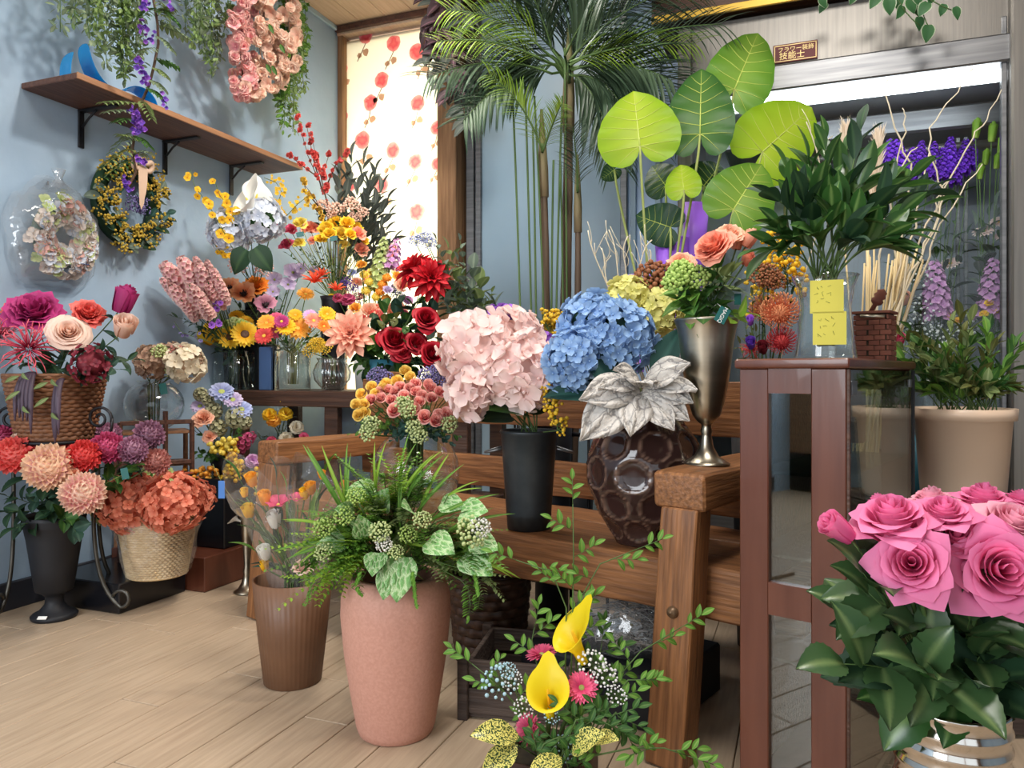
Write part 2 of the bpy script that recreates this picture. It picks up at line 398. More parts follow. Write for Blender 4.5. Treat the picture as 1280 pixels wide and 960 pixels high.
for i, (u, v, r) in enumerate(POP):
    c = ony(u, v, YW+.0265); s = S(r, c.y/ray(u, v).y)
    mb = MB(); Mp = T(c) @ Rx(pi/2)
    mb.add(blob(s, sd=i*3.3), Mp, 0)
    a = rng.choice((-.5, .4, -.2, .6)); st = [c+Vector((0, 0, -s)), c+Vector((a*s, 0, -1.9*s)), c+Vector((a*s*1.2-.6*s, 0, -3.1*s))]
    for q, (dx, sz) in enumerate(((.5, .45), (-.4, .35))): mb.add(blob(s*sz, 10, .4, i+q), T(c+Vector((a*s+dx*s, 0, -2.1*s-.3*q*s))) @ Rx(pi/2), 1)
    mb.add(tube([p+Vector((0, .0004, 0)) for p in st], .0022, 4), None, 1)
    o = ob('printed_poppy', mb.mesh('printed_poppy', ['print_pink', 'print_grey']), bl, I4)
# ---- timber post, steel jamb and the blue panelled door beside it
pc = ony(565, 300, YW-.09)
struct('pillar', one(beamgeo(2.95, .15, .118, .01, .004, 12, 3), 'post_wood'), T((pc.x, YW-.09, 1.49)) @ Ry(pi/2))
jx = ony(590, 300, YW-.03).x
struct('trim_3', one(box(.05, .06, 2.95, .004), 'steel_grey'), T((jx, YW-.03, 1.48)))
px0, px1 = ony(597, 300, YW-.02).x, ony(786, 300, YW-.02).x
dr = struct('door_1', one(box(px1-px0, .04, 2.95, .003), 'panel_paint'), T(((px0+px1)/2, YW-.02, 1.48)))
for xx in (px0+.02, px1-.02): ob('door_frame', one(box(.035, .02, 2.9, .003), 'steel_grey'), dr, T((xx, YW-.05, 1.47)))
# pale frosted window strip between the door and the fridge
smat('frost', C(180, 205, 235), .4)
px2 = ony(858, 300, YW-.02).x
w2 = struct('window_2', one(box(px2-px1, .03, 2.4, .003), 'frost'), T(((px1+px2)/2, YW-.02, 1.4)))
for xx in (px1+.03, px1+.16): ob('mullion', one(box(.03, .02, 2.4, .003), 'panel_paint'), w2, T((xx, YW-.045, 1.4)))
# ---- beam over the fridge
fx0 = ony(848, 90, YF).x
bm_ = struct('trim_4', one(beamgeo(3.4, .42, .26, .008, .003, 8, 5), 'dark_wood'), T((fx0+1.6, YF+.14, 2.45)))
ob('gold_strip', one(box(3.4, .012, .03, .002), 'gold_edge'), bm_, T((fx0+1.6, YF-.075, 2.318)))
# ---- the flower fridge: header, posts, glass, tube, inner walls
fr = thing('flower_fridge', (fx0+1.0, YF+.4, 0), 'stainless steel glass fronted flower fridge lit by a white tube', 'fridge')
fx1 = ony(1259, 300, YF).x; FT = .85+(468-60)/940*YF/ray(1150, 60).y*1.0
zt = lambda u, v: ony(u, v, YF).z
zg = zt(1000, 113)+.005
ob('header', one(box(2.3, .06, 2.30-zg-.10, .004), 'steel'), fr, T((fx0+1.15, YF+.02, (2.30+zg+.10)/2)))
ob('header_rail', one(box(2.3, .10, .10, .006), 'steel_grey'), fr, T((fx0+1.15, YF+.02, zg+.048)))
ob('side_post', one(box(.06, .09, 2.28, .006), 'steel'), fr, T((fx0+.03, YF+.02, 1.15)))
ob('side_post', one(box(.35, .1, 2.28, .008), 'steel'), fr, T((fx1+.175, YF-.01, 1.15)))
ob('glass_edge', one(box(.018, .03, 2.1, .003), 'steel_grey'), fr, T((fx1-.012, YF+.0, 1.1)))
ob('plinth', one(box(2.3, .1, .3, .006), 'steel_grey'), fr, T((fx0+1.15, YF+.02, .15)))
ob('glass_door', one(box(fx1-fx0-.06, .01, zg-.3, 0), 'fridge_glass'), fr, T(((fx0+fx1)/2+.02, YF+.01, (zg+.3)/2)))
emat('tube_light', (.93, .96, 1, 1), 8)
ob('light_tube', one(box(fx1-fx0-.05, .03, .045, .012, 2), 'tube_light'), fr, T(((fx0+fx1)/2+.02, YF+.055, zg-.024)))
smat('fridge_lining', C(138, 144, 152), .3, .25, C(152, 158, 166), 3)
FB = YW-.06
ob('back_panel', one(box(2.3, .03, 2.2, 0), 'fridge_lining'), fr, T((fx0+1.15, FB, 1.12)))
ob('side_panel', one(box(.03, FB-YF-.08, 2.2, 0), 'fridge_lining'), fr, T((fx0+.015, (FB+YF)/2+.04, 1.12)))
ob('side_panel', one(box(.03, FB-YF-.08, 2.2, 0), 'fridge_lining'), fr, T((fx0+2.28, (FB+YF)/2+.04, 1.12)))
ob('roof_panel', one(box(2.3, FB-YF-.08, .03, 0), 'fridge_lining'), fr, T((fx0+1.15, (FB+YF)/2+.04, 2.0)))
ob('cooling_unit', one(box(1.7, .3, .10, .01), 'steel_grey'), fr, T((fx0+1.0, YF+.52, 1.92)))
ob('cooling_rail', one(lathe([(.001, -.75), (.02, -.75), (.02, .75), (.001, .75)], 12), 'steel'), fr, T((fx0+1.0, YF+.40, 1.80)) @ Ry(pi/2))
ob('lamp_disc', one(lathe([(.001, 0), (.03, 0), (.03, .012), (.001, .012)], 16), 'tube_light'), fr, T(ony(1092, 165, YF+.5)))
for u in (1197, 1207):
    q = ony(u, 300, YF+.45); ob('slotted_rail', one(box(.016, .02, 1.7, .002), 'steel_grey'), fr, T((q.x, q.y, 1.0)))
FSH = .66
ob('shelf', one(box(2.2, .62, .02, .002), 'steel_grey'), fr, T((fx0+1.15, YF+.38, FSH-.01)))
# ---- the certificate plate on the fridge header
c = ony(994, 65, YF-.016); sw = S(52, c.y/ray(994, 65).y); sh = S(23, c.y/ray(994, 65).y)
sg = thing('door_sign', c+Vector((0, .002, -sh/2)), 'small dark red plate with gold Japanese lettering on the fridge header', 'sign')
ob('plate', one(box(sw, .004, sh, .001), 'sign_red'), sg, T(c))
for dz in (-1, 1): ob('border', one(box(sw*.95, .0012, .0025, 0), 'sign_gold'), sg, T(c+Vector((0, -.0024, dz*sh*.42))))
for dx in (-1, 1): ob('border', one(box(.0025, .0012, sh*.84, 0), 'sign_gold'), sg, T(c+Vector((dx*sw*.465, -.0024, 0))))
def text(name, s, size, M, mat, parent, ext=.0004):
    cu = bpy.data.curves.new(name, 'FONT'); cu.body = s; cu.size = size; cu.align_x = 'CENTER'; cu.align_y = 'CENTER'; cu.extrude = ext
    cu.materials.append(MATS[mat]); o = bpy.data.objects.new('tmp', cu); col.objects.link(o)
    me = bpy.data.meshes.new_from_object(o.evaluated_get(bpy.context.evaluated_depsgraph_get())); bpy.data.objects.remove(o)
    return ob(name, me, parent, M)
text('lettering', '\u30d5\u30e9\u30ef\u30fc\u88c5\u98fe', sh*.31, T(c+Vector((.002, -.003, sh*.17))) @ Rx(pi/2), 'sign_gold', sg)
text('lettering', '\u6280\u80fd\u58eb', sh*.44, T(c+Vector((-.012, -.003, -sh*.18))) @ Rx(pi/2), 'sign_gold', sg)
# ---- wall shelf with brackets
ye, ys, xs, zs = 1.93, 3.22, -2.40, 1.90
sf = thing('wall_shelf', (XL, (ye+ys)/2, zs), 'long dark brown wooden shelf on black brackets on the blue wall', 'shelf')
ob('board', one(box(xs-XL, ys-ye, .022, .003), 'shelf_wood'), sf, T(((xs+XL)/2, (ye+ys)/2, zs+.011)))
ob('edge_strip', one(box(.006, ys-ye, .024, .002), 'shelf_edge_wood'), sf, T((xs+.003, (ye+ys)/2, zs+.011)))
for u in (100, 205, 288):
    q = onx(u, 180, XL); yb = q.y
    br = ob('bracket', one(box(.008, .026, .15, .002), 'black_iron'), sf, T((XL+.006, yb, zs-.075)))
    ob('bracket_arm', one(box(.2, .026, .008, .002), 'black_iron'), br, T((XL+.1, yb, zs-.005)))
    ob('bracket_brace', MB().add(tube([(XL+.012, yb, zs-.07), (XL+.05, yb, zs-.035), (XL+.09, yb, zs-.01)], .005, 6)).mesh('b', 'black_iron'), br)
# ================================================================ plant library
def petal(Ln=1, W=.5, base=.3, m=.6, q=.6, a0=0., a1=0., cup=0., ruf=0., rk=3, nu=6, nv=4, fold=0., ph=0., tmode='s', notch=0., ser=0.):
    """sheet along +Y from the origin; a0/a1 pitch at base and tip; cup, fold, ruffle across"""
    V = []; Tt = []; y = z = 0.
    for i in range(nu+1):
        s = i/nu
        if i:
            a = a0+(a1-a0)*(s-.5/nu); y += math.cos(a)*Ln/nu; z += math.sin(a)*Ln/nu
        a = a0+(a1-a0)*s
        pr = base+(1-base)*math.sin(pi/2*s/m) if s < m else max(.0, math.cos(pi/2*(s-m)/(1-m)))**q
        wd = W/2*max(pr, .02)*(1+ser*(i % 2-.5))
        for j in range(nv+1):
            x = (j/nv*2-1)
            off = cup*x*x*wd + fold*abs(x)*wd + ruf*math.sin(rk*x*pi+ph+s*2)*s
            ny = notch*(1-abs(x))**2*s**4*-1
            V.append((x*wd, y-math.sin(a)*off+ny, z+math.cos(a)*off)); Tt.append(s if tmode == 's' else abs(x))
    F = [tuple(reversed(f)) for f in gridF(nu+1, nv+1)]
    return np.array(V), F, np.array(Tt)
def cupetal(r0, r1, h, A, roll=1.5, e=.3, pt=0., ruf=0., ph=0., nu=5, nv=6, p=1.6):
    V = []; Tt = []; sm = math.sin(min(roll, pi/2))
    for i in range(nu+1):
        for j in range(nv+1):
            x = j/nv*2-1; s = i/nu*(1-e*abs(x)**2.5)*(1+pt*(1-abs(x))**2*(i/nu)**3)
            th = A*x*(1-.25*(1-i/nu)); r = r0+(r1-r0)*max(s, 0)**p + ruf*math.sin(4*x*pi+ph)*(i/nu)**3 - .06*(r1-r0)*abs(x)
            V.append((r*math.sin(th), r*math.cos(th), h*math.sin(s*roll)/sm + ruf*.7*math.cos(5*x+ph)*(i/nu)**3)); Tt.append(i/nu)
    return np.array(V), [tuple(reversed(f)) for f in gridF(nu+1, nv+1)], np.array(Tt)
GA = 2.39996
def rpetal(lay, H=.6, flare=1., pt=.12, ruf=0., nu=9, nv=8):
    V = []; Tt = []; A = 1.5-.62*lay; r0 = .012+.07*lay; r1 = .055+.33*flare*lay**.85; h = H*(1-.22*lay)
    for i in range(nu+1):
        for j in range(nv+1):
            x = j/nv*2-1; s = i/nu*(1-.16*abs(x)**2.6); u = max(0., s-.66)/.34
            tipk = pt*lay*(1-abs(x))**2*u
            r = r0+(r1-r0)*math.sin(min(1, s*1.08)*pi/2)**.85+lay*(.11+.5*tipk)*u**2*flare+.05*lay*abs(x)**4*s + ruf*math.sin(5*x*pi+lay*9)*u
            z = h*s-lay*(.16-.0*tipk)*u**2.2-.02*abs(x)*s
            th = A*x*(1-.3*(1-i/nu)); V.append((r*math.sin(th), r*math.cos(th), z)); Tt.append(i/nu)
    return np.array(V), [tuple(reversed(f)) for f in gridF(nu+1, nv+1)], np.array(Tt)
def k_rose(rg, n=24, H=.6, flare=1., pt=.12, ruf=0.):
    out = []
    for i in range(n):
        t = i/(n-1); lay = round(t*9)/9
        g = ('rose', lay, H, flare, pt, ruf)
        geo = GEO(g, lambda: rpetal(lay, H, flare, pt, ruf*(.3+lay), 9 if n > 20 else 5, 8 if n > 20 else 5))
        out.append(('petal', geo, Rz(i*GA+rg.uniform(-.2, .2)) @ T((0, 0, -.3-.06*lay)) @ Rx(-(.12+rg.uniform(-.05, .14))*lay), 0))
    return out
def k_bud(rg, n=12, H=.9):
    out = []
    for i in range(n):
        t = i/(n-1); lay = round(t*5)/5
        geo = GEO(('bud', lay, H), lambda: cupetal(.03+.2*lay, .06+.3*lay**.8, H*(1-.22*lay), 1.5-.45*lay, 1.25+.35*lay**2, .3, .1*lay, .01, lay*5, 6, 6, .55))
        out.append(('petal', geo, Rz(i*GA) @ T((0, 0, -.45)), 0))
    return out
def k_peony(rg, n=34, ruf=.03, H=.55):
    out = []
    for i in range(n):
        t = i/(n-1); lay = round(t*8)/8
        geo = GEO(('peony', lay, ruf, H), lambda: cupetal(.01+.12*lay, .09+.41*lay**.8, H*(1-.5*lay), 1.1-.3*lay, 1.15+.9*lay**1.6, .25, 0, ruf*(.6+.6*lay), lay*7, 6, 7, 1.1))
        out.append(('petal', geo, Rz(i*GA+rg.uniform(-.3, .3)) @ T((rg.uniform(-.03, .03), rg.uniform(-.03, .03), -.3)) @ Rx(rg.uniform(-.08, .08)), 0))
    return out
def k_ball(rg, n=90, pw=.15, plen=.2, point=.8, amax=2.0, curl=.5):
    """ball dahlia / pompon"""
    out = []
    geo = GEO(('ball', pw, plen, point, curl), lambda: petal(plen, pw, .5, .55, point, .1, curl, .9, 0, 3, 4, 3))
    for i in range(n):
        ph = amax*math.sqrt((i+.5)/n); th = i*GA
        d = Vector((math.sin(ph)*math.cos(th), math.sin(ph)*math.sin(th), math.cos(ph)))
        k = .5-plen*.95
        up = Vector((0, 0, 1)) if ph > .15 else Vector((.3, .1, 1))
        y = d; zz = (up-y*up.dot(y)); zz = zz.normalized() if zz.length > .05 else Vector((1, 0, 0)); x = y.cross(zz)
        M = Matrix(((x.x, y.x, zz.x, d.x*k), (x.y, y.y, zz.y, d.y*k), (x.z, y.z, zz.z, d.z*k*.85-.05), (0, 0, 0, 1)))
        out.append(('petals', geo, M @ Sc(rg.uniform(.85, 1.15)*(.75+.25*min(1, ph))), 0))
    out.append(('petals', GEO('ballcore', lambda: ball(.36, 12, 8)), T((0, 0, -.05)) @ Sc((1, 1, .85)), 0))
    return out
def k_dahlia(rg, layers=((10, .5, .17, .12), (10, .44, .17, .4), (9, .35, .15, .7), (8, .25, .13, 1.0), (6, .15, .1, 1.25)), q=.8, droop=-.3, jit=.06):
    out = []
    for li, (n, ln, wd, lift) in enumerate(layers):
        geo = GEO(('dah', ln, wd, q, droop), lambda: petal(ln, wd, .35, .55, q, .25, droop, .55, 0, 3, 6, 4))
        for i in range(n):
            out.append(('petal', geo, Rz(2*pi*(i+.5*(li % 2))/n+rg.uniform(-jit, jit)*2) @ T((0, .02, .03*li-.05)) @ Rx(lift+rg.uniform(-jit, jit)), 0))
    return out
def k_daisy(rg, n=22, wd=.1, disc=.1, double=2, q=.5, droop=-.35, lift=.2, m=.7):
    out = []
    for l in range(double):
        ln = .5-disc*.6-.06*l
        geo = GEO(('ray', wd, ln, q, droop, m), lambda: petal(ln, wd, .45, m, q, .1, droop, .3, 0, 3, 5, 2))
        for i in range(n):
            out.append(('petals', geo, Rz(2*pi*(i+.5*l)/n+rg.uniform(-.05, .05)) @ T((0, disc*.6, .012*l)) @ Rx(lift+.2*l+rg.uniform(-.1, .1)), 0))
    out.append(('flower_centre', GEO(('disc', disc), lambda: lathe([(disc*.9, -.01), (disc, .02), (disc*.8, .05), (disc*.45, .06), (.001, .045)], 14)), I4, 1))
    return out
def floretgeo(pw=.23, pl=.5, n=4, lift=.35, gap=0.06):
    mb = MB(); g = petal(pl, pw*2, .16, .62, .5, lift, lift*.2, .25, .03, 2, 4, 4, 0, 0)
    for i in range(n): mb.add(g, Rz(2*pi*i/n) @ T((0, gap*.3, 0)))
    mb.add(ball(.06, 6, 4), T((0, 0, .04)))
    return np.concatenate(mb.V), mb.F, np.concatenate(mb.T)
def k_hydrangea(rg, n=60, fs=.24, amax=2.1, flat=.8, rad=.43, jit=.07):
    out = []; geo = GEO(('floret',), floretgeo)
    for i in range(n):
        ph = amax*math.sqrt((i+.5)/n); th = i*GA
        d = Vector((math.sin(ph)*math.cos(th), math.sin(ph)*math.sin(th), math.cos(ph)))
        p = Vector((d.x*rad, d.y*rad, d.z*rad*flat))*(1+rg.uniform(-jit, jit)*2)
        out.append(('floret', geo, aim(p, d+Vector((rg.uniform(-.5, .5), rg.uniform(-.5, .5), rg.uniform(-.2, .4))), rg.uniform(0, 6), fs*rg.uniform(.85, 1.15)), 0))
    out.append(('core', GEO('ballcore', lambda: ball(.36, 12, 8)), Sc((.92, .92, .92*flat)), 1))
    return out
def k_poppy(rg, n=6, ruf=.04):
    out = []
    for i in range(n):
        geo = GEO(('poppy', i % 2, ruf), lambda: cupetal(.03, .48-.06*(i % 2), .3+.06*(i % 2), .85, 1.75, .2, 0, ruf, i*2, 6, 7, .9))
        out.append(('petal', geo, Rz(2*pi*i/n*1.0+rg.uniform(-.2, .2)) @ T((0, 0, -.12)), 0))
    out.append(('flower_centre', GEO('ppc', lambda: lathe([(.02, -.1), (.09, -.02), (.1, .06), (.06, .12), (.001, .13)], 12)), I4, 1))
    st = MB()
    for i in range(26):
        a = rg.uniform(0, 6.28); r = rg.uniform(.1, .17); st.add(tube([(0, 0, -.08), (r*math.cos(a), r*math.sin(a), .1)], [.005, .012], 3), None)
    out.append(('stamens', (np.concatenate(st.V), st.F, np.concatenate(st.T)), I4, 1))
    return out
def k_cosmos(rg, n=6, q=.5, lift=.3, wd=.42):
    out = []
    geo = GEO(('cos', q, wd), lambda: petal(.47, wd, .3, .6, q, .1, -.3, .3, .015, 2, 5, 4))
    for i in range(n): out.append(('petal', geo, Rz(2*pi*i/n+rg.uniform(-.1, .1)) @ T((0, .02, .004*(i % 2))) @ Rx(lift+rg.uniform(-.1, .1)), 0))
    out.append(('flower_centre', GEO('cosc', lambda: ball(.07, 8, 5)), T((0, 0, .03)), 1))
    return out
def k_carnation(rg, n=40):
    out = []
    for i in range(n):
        t = (i+.5)/n; ph = 1.45*math.sqrt(t); lay = round(t*5)/5
        geo = GEO(('carn', i % 3), lambda: petal(.42, .36, .15, .8, .3, .1, -.25, .2, .045, 3, 5, 6, 0, (i % 3)*2.))
        out.append(('petals', geo, Rz(i*GA) @ T((0, .02, -.12)) @ Rx(1.5-ph*1.0), 0))
    return out
def k_wiry(rg, n=60):
    """nerine or spider protea: thin curling petals"""
    mb = MB()
    for i in range(n):
        th = i*GA; ph = 1.7*math.sqrt((i+.5)/n); d = Vector((math.sin(ph)*math.cos(th), math.sin(ph)*math.sin(th), math.cos(ph)))
        e = d*.42+Vector((rg.uniform(-.1, .1), rg.uniform(-.1, .1), .1)); f = d*.5+Vector((rg.uniform(-.12, .12), rg.uniform(-.12, .12), rg.uniform(-.1, .12)))
        mb.add(tube(bez(d*.06, e, f, 5), [.008, .011, .012, .011, .008], 4), None, 0, rg.random())
    return [('petals', (np.concatenate(mb.V), mb.F, np.concatenate(mb.T)), I4, 0)]
def k_pincushion(rg, n=130):
    mb = MB()
    for i in range(n):
        th = i*GA; ph = 1.9*math.sqrt((i+.5)/n); d = Vector((math.sin(ph)*math.cos(th), math.sin(ph)*math.sin(th), math.cos(ph)))
        mb.add(tube(bez(d*.2, d*.45+Vector((0, 0, -.06)), d*.46+Vector((0, 0, .1)), 5), [.01, .01, .009, .008, .016], 4), None, 0, rg.random())
    mb.add(ball(.24, 10, 6))
    return [('petals', (np.concatenate(mb.V), mb.F, np.concatenate(mb.T)), I4, 0)]
def k_cluster(rg, n=60, r=.045, flat=.7, fill=.4):
    """umbel or filler: little balls on stalks"""
    a = MB(); b = MB(); g = ball(1, 7, 5)
    for i in range(n):
        th = i*GA; ph = 1.6*math.sqrt((i+.5)/n); d = Vector((math.sin(ph)*math.cos(th), math.sin(ph)*math.sin(th), math.cos(ph)*flat))
        p = d*(.46-fill*.46*rg.random()**2); a.add(g, T(p) @ Sc(r*rg.uniform(.7, 1.3)), 0, rg.random())
        b.add(tube([(0, 0, -.25), p*.6, p], .006, 3, False))
    return [('blossoms', (np.concatenate(a.V), a.F, np.concatenate(a.T)), I4, 0), ('twigs', (np.concatenate(b.V), b.F, np.concatenate(b.T)), I4, 2)]
def k_spike(rg, n=60, w=.16, fs=.12, lo=-.5, hi=.5, nf=5):
    """larkspur, stock, liatris: florets up a stalk, 1 unit tall"""
    out = []; geo = GEO(('spk', nf), lambda: floretgeo(.2, .5, nf, .5))
    for i in range(n):
        t = i/n; th = i*GA; z = lo+(hi-lo)*t; r = w*(1-t**3*.75)
        d = Vector((math.cos(th), math.sin(th), .35+.5*t)); out.append(('blossoms', geo, aim(Vector((math.cos(th)*r, math.sin(th)*r, z)), d, rg.uniform(0, 6), fs*(1.1-.6*t)), 0))
    out.append(('stalk', GEO(('stalk', lo, hi), lambda: tube([(0, 0, lo-.1), (0, 0, hi-.02)], .018, 5)), I4, 2))
    return out
def k_calla(rg):
    """spathe: a sheet rolled into a trumpet; lip higher and pointed at the back (+y); 1 unit across the mouth"""
    V = []; Tt = []; nu, nv = 18, 32
    for i in range(nu+1):
        s = i/nu; f = max(0, s-.42)/.58
        for j in range(nv+1):
            a = j/nv*2*pi; c = .5-.5*math.cos(a)
            r = .10+.07*s+.32*f**1.6*(.85+.15*c); top = .64+.40*c+.06*c**3
            z = -1.0+s*top; tip = f**4*max(0, (c-.94)/.06)**1.6
            lip = max(0, s-.86)/.14
            r += tip*.20+lip**2*.05*(1-.3*c); z += tip*.16-lip**2*.05*(1-c)
            r += .02*(a/(2*pi)-.5)*(1 if c < .3 else c*.3)
            V.append((r*math.sin(a), -r*math.cos(a)*(.9+.2*c)-.12*(1-s)*0, z)); Tt.append(s)
    return [('spathe', (np.array(V), gridF(nu+1, nv+1), np.array(Tt)), I4, 0),
            ('spadix', GEO('spadix', lambda: lathe([(.001, -.8), (.035, -.75), (.042, -.4), (.03, -.22), (.001, -.18)], 10)), T((0, .05, 0)), 1)]
def k_pod(rg, n=40):
    out = []; cup_ = lambda: lathe([(.01, 0), (.06, .03), (.11, .1), (.1, .1), (.05, .05), (.001, .04)], 8)
    for i in range(n):
        z = 1-2*(i+.5)/n; r = math.sqrt(1-z*z); d = Vector((r*math.cos(i*GA), r*math.sin(i*GA), z))
        out.append(('pods', GEO('podcup', cup_), aim(d*.38, d, 0, 1.15), 0))
    out.append(('pods', GEO('podcore', lambda: ball(.38, 10, 7)), I4, 1)); return out
KINDS = dict(rose=k_rose, bud=k_bud, peony=k_peony, ball=k_ball, dahlia=k_dahlia, daisy=k_daisy, hydrangea=k_hydrangea, poppy=k_poppy, cosmos=k_cosmos,
             carnation=k_carnation, wiry=k_wiry, pincushion=k_pincushion, cluster=k_cluster, spike=k_spike, calla=k_calla, pod=k_pod)
_geo = {}; _gk = {}
def GEO(k, f):
    if k not in _geo:
        _geo[k] = f(); _gk[id(_geo[k])] = k
    return _geo[k]
_proto = {}
def proto(kind, mats, var=0, joined=False, **kw):
    """list of (part name, mesh, matrix); pieces of one geometry share a mesh; 'joined' makes one mesh per part name"""
    key = (kind, tuple(mats), var, joined, tuple(sorted((k, str(v)) for k, v in kw.items())))
    if key in _proto: return _proto[key]
    pcs = KINDS[kind](random.Random(hash(kind) % 1000 if False else 17+var*101+len(kind)), **kw); out = []
    if joined == 2:
        pcs = [('blossom', g, M, mi) for nm, g, M, mi in pcs]
    if joined or all(p[0].endswith('s') for p in pcs):
        names = []
        for p in pcs:
            if p[0] not in names: names.append(p[0])
        rr = random.Random(3+var)
        for nme in names:
            mb = MB(); mis = []
            for n2, g, M, mi in pcs:
                if n2 == nme: mb.add(g, M, mi, rr.random())
            out.append((nme, mb.mesh(nme, [mats[min(i, len(mats)-1)] for i in range(max(mb.MI)+1)]), I4))
    else:
        cache = {}; groups = {}
        for nme, g, M, mi in pcs:
            if nme.endswith('s'):
                groups.setdefault(nme, []).append((g, M, mi)); continue
            k = (id(g), mi)
            if k not in cache: cache[k] = one(g, mats[min(mi, len(mats)-1)], nme)
            out.append((nme, cache[k], M))
        rr = random.Random(3+var)
        for nme, lst in groups.items():
            mb = MB()
            for g, M, mi in lst: mb.add(g, M, 0, rr.random())
            out.append((nme, mb.mesh(nme, mats[min(lst[0][2], len(mats)-1)]), I4))
    _proto[key] = out; return out
def leafgeo(kind='oval'):
    p = dict(camellia=dict(Ln=1, W=.40, base=.12, m=.5, q=.85, a0=.2, a1=-.25, fold=.3, nu=7, nv=4),
             oval=dict(Ln=1, W=.42, base=.12, m=.45, q=.9, a0=.15, a1=-.45, fold=.35, nu=6, nv=4),
             round=dict(Ln=1, W=.72, base=.3, m=.42, q=.75, a0=.1, a1=-.35, fold=.25, nu=7, nv=4),
             rose=dict(Ln=1, W=.66, base=.25, m=.42, q=.95, a0=.15, a1=-.5, fold=.3, ruf=.02, rk=2, nu=16, nv=4, ser=.08),
             lance=dict(Ln=1, W=.26, base=.15, m=.4, q=1.0, a0=.2, a1=-.5, fold=.4, nu=6, nv=2),
             blade=dict(Ln=1, W=.06, base=.9, m=.3, q=.8, a0=.3, a1=-.9, fold=.5, nu=8, nv=2),
             heart=dict(Ln=1, W=.8, base=.55, m=.3, q=.95, a0=.1, a1=-.5, fold=.15, ruf=.01, nu=7, nv=6),
             silver=dict(Ln=1, W=.56, base=.35, m=.5, q=1.0, a0=.35, a1=-.75, cup=-.2, ruf=.055, rk=2.4, nu=16, nv=16),
             mini=dict(Ln=1, W=.5, base=.2, m=.5, q=.7, a0=.1, a1=-.2, fold=.2, nu=3, nv=2))[kind]
    return GEO(('leaf', kind), lambda: petal(tmode='x', **p))
_leafmesh = {}; TIP = {}
def leafmesh(kind, mat):
    if (kind, mat) not in _leafmesh: _leafmesh[kind, mat] = one(leafgeo(kind), mat, 'leaf')
    return _leafmesh[kind, mat]
def leafM(p, d, ln, up=(0, 0, 1), tw=0.):
    """leaf matrix: base p, running along d, upper side towards up"""
    y = Vector(d).normalized(); u = Vector(up); z = u-y*u.dot(y); z = z.normalized() if z.length > 1e-3 else y.orthogonal().normalized(); x = y.cross(z)
    M = Matrix(((x.x, y.x, z.x, p[0]), (x.y, y.y, z.y, p[1]), (x.z, y.z, z.z, p[2]), (0, 0, 0, 1)))
    return M @ Ry(tw) @ Sc(ln)
def rv(a=1.): return Vector((rng.uniform(-a, a), rng.uniform(-a, a), rng.uniform(-a, a)))
def flower(name, kind, mats, u, v, d, px, label, mouth=None, base=None, face=None, cat='flower', group=None, var=0, joined=False, stem='stem_green', sr=.0022,
           leaves=0, leaf=('rose', 'leaf_mid', .06), fwd=.75, roll=None, **kw):
    """a cut flower: head seen at (u, v) at depth d, px wide; its stem runs down through mouth to base"""
    h = P(u, v, d); s = S(px, d)
    if face is None:
        tc = (EYE-h).normalized(); out = (h-Vector(mouth)).normalized() if mouth is not None else Vector((0, 0, 1))
        face = tc*fwd+out*.45+Vector((0, 0, .3))
    face = Vector(face).normalized()
    if kind in ('spike',): face = (h-Vector(mouth)).normalized() if mouth is not None else Vector((0, 0, 1))
    b = Vector(base) if base is not None else (Vector(mouth)-Vector((0, 0, .08)) if mouth is not None else h-face*s*.5)
    root = thing(name, b, label, cat, group); TIP[root.name] = h
    Mh = aim(h, face, rng.uniform(0, 6.28) if roll is None else roll, s)
    for nm, me, M in proto(kind, mats, var, joined, **kw): ob(nm, me, root, Mh @ M)
    if mouth is not None and stem:
        q = h-face*s*(.3 if kind not in ('calla', 'spike') else (.9 if kind == 'calla' else .5)); m_ = Vector(mouth)
        mid = m_.lerp(q, .55)*.75+(q-face*max((q-m_).length*.4, .02))*.25
        pts = bez(q, mid, m_, 7)+([b] if (b-m_).length > .01 else [])
        ob('stem', one(tube(pts, sr, 5), stem), root, I4)
        for i in range(leaves):
            t = rng.uniform(.15, .85); p = pts[min(6, int(t*7))]
            dd = (h-m_).cross(rv()).normalized()*.8+Vector((0, 0, .2))-FW*.4
            ob('leaf', leafmesh(leaf[0], leaf[1]), root, leafM(p, dd, leaf[2]*rng.uniform(.7, 1.2), (0, -.3, 1)))
    return root
def sprig(name, pts, label, n=8, leaf=('oval', 'leaf_mid', .05), sr=.002, stem='stem_green', cat='foliage', group=None, spread=1.0, start=.2, joined=False, lift=.4, taper=.4, up=None, tipleaf=True):
    """a leafy branch along pts (base first)"""
    pts = [Vector(p) for p in pts]
    root = thing(name, pts[0], label, cat, group); TIP[root.name] = pts[-1]
    ob('stem', one(tube(pts, [sr*(1-.6*i/(len(pts)-1)) for i in range(len(pts))], 5), stem), root, I4)
    mb = MB(); k = len(pts)-1; lm = leafmesh(leaf[0], leaf[1]); g = leafgeo(leaf[0]); a0 = rng.uniform(0, 6)
    for i in range(n):
        t = start+(1-start)*i/max(1, n-1); f = t*k; a = min(int(f), k-1); p = pts[a].lerp(pts[a+1], f-a); tg = (pts[a+1]-pts[a]).normalized()
        o = tg.orthogonal().normalized(); b = tg.cross(o); an = a0+i*GA
        d = (o*math.cos(an)+b*math.sin(an))*spread+tg*lift*(1+t)
        if tipleaf and i == n-1: d = tg
        M = leafM(p, d, leaf[2]*rng.uniform(.8, 1.2)*(1-taper*t), tg+Vector((0, 0, .6)) if up is None else up)
        if joined: mb.add(g, M, 0, rng.random())
        else: ob('leaf', lm, root, M)
    if joined and n: ob('leaves', mb.mesh('leaves', leaf[1]), root, I4)
    return root
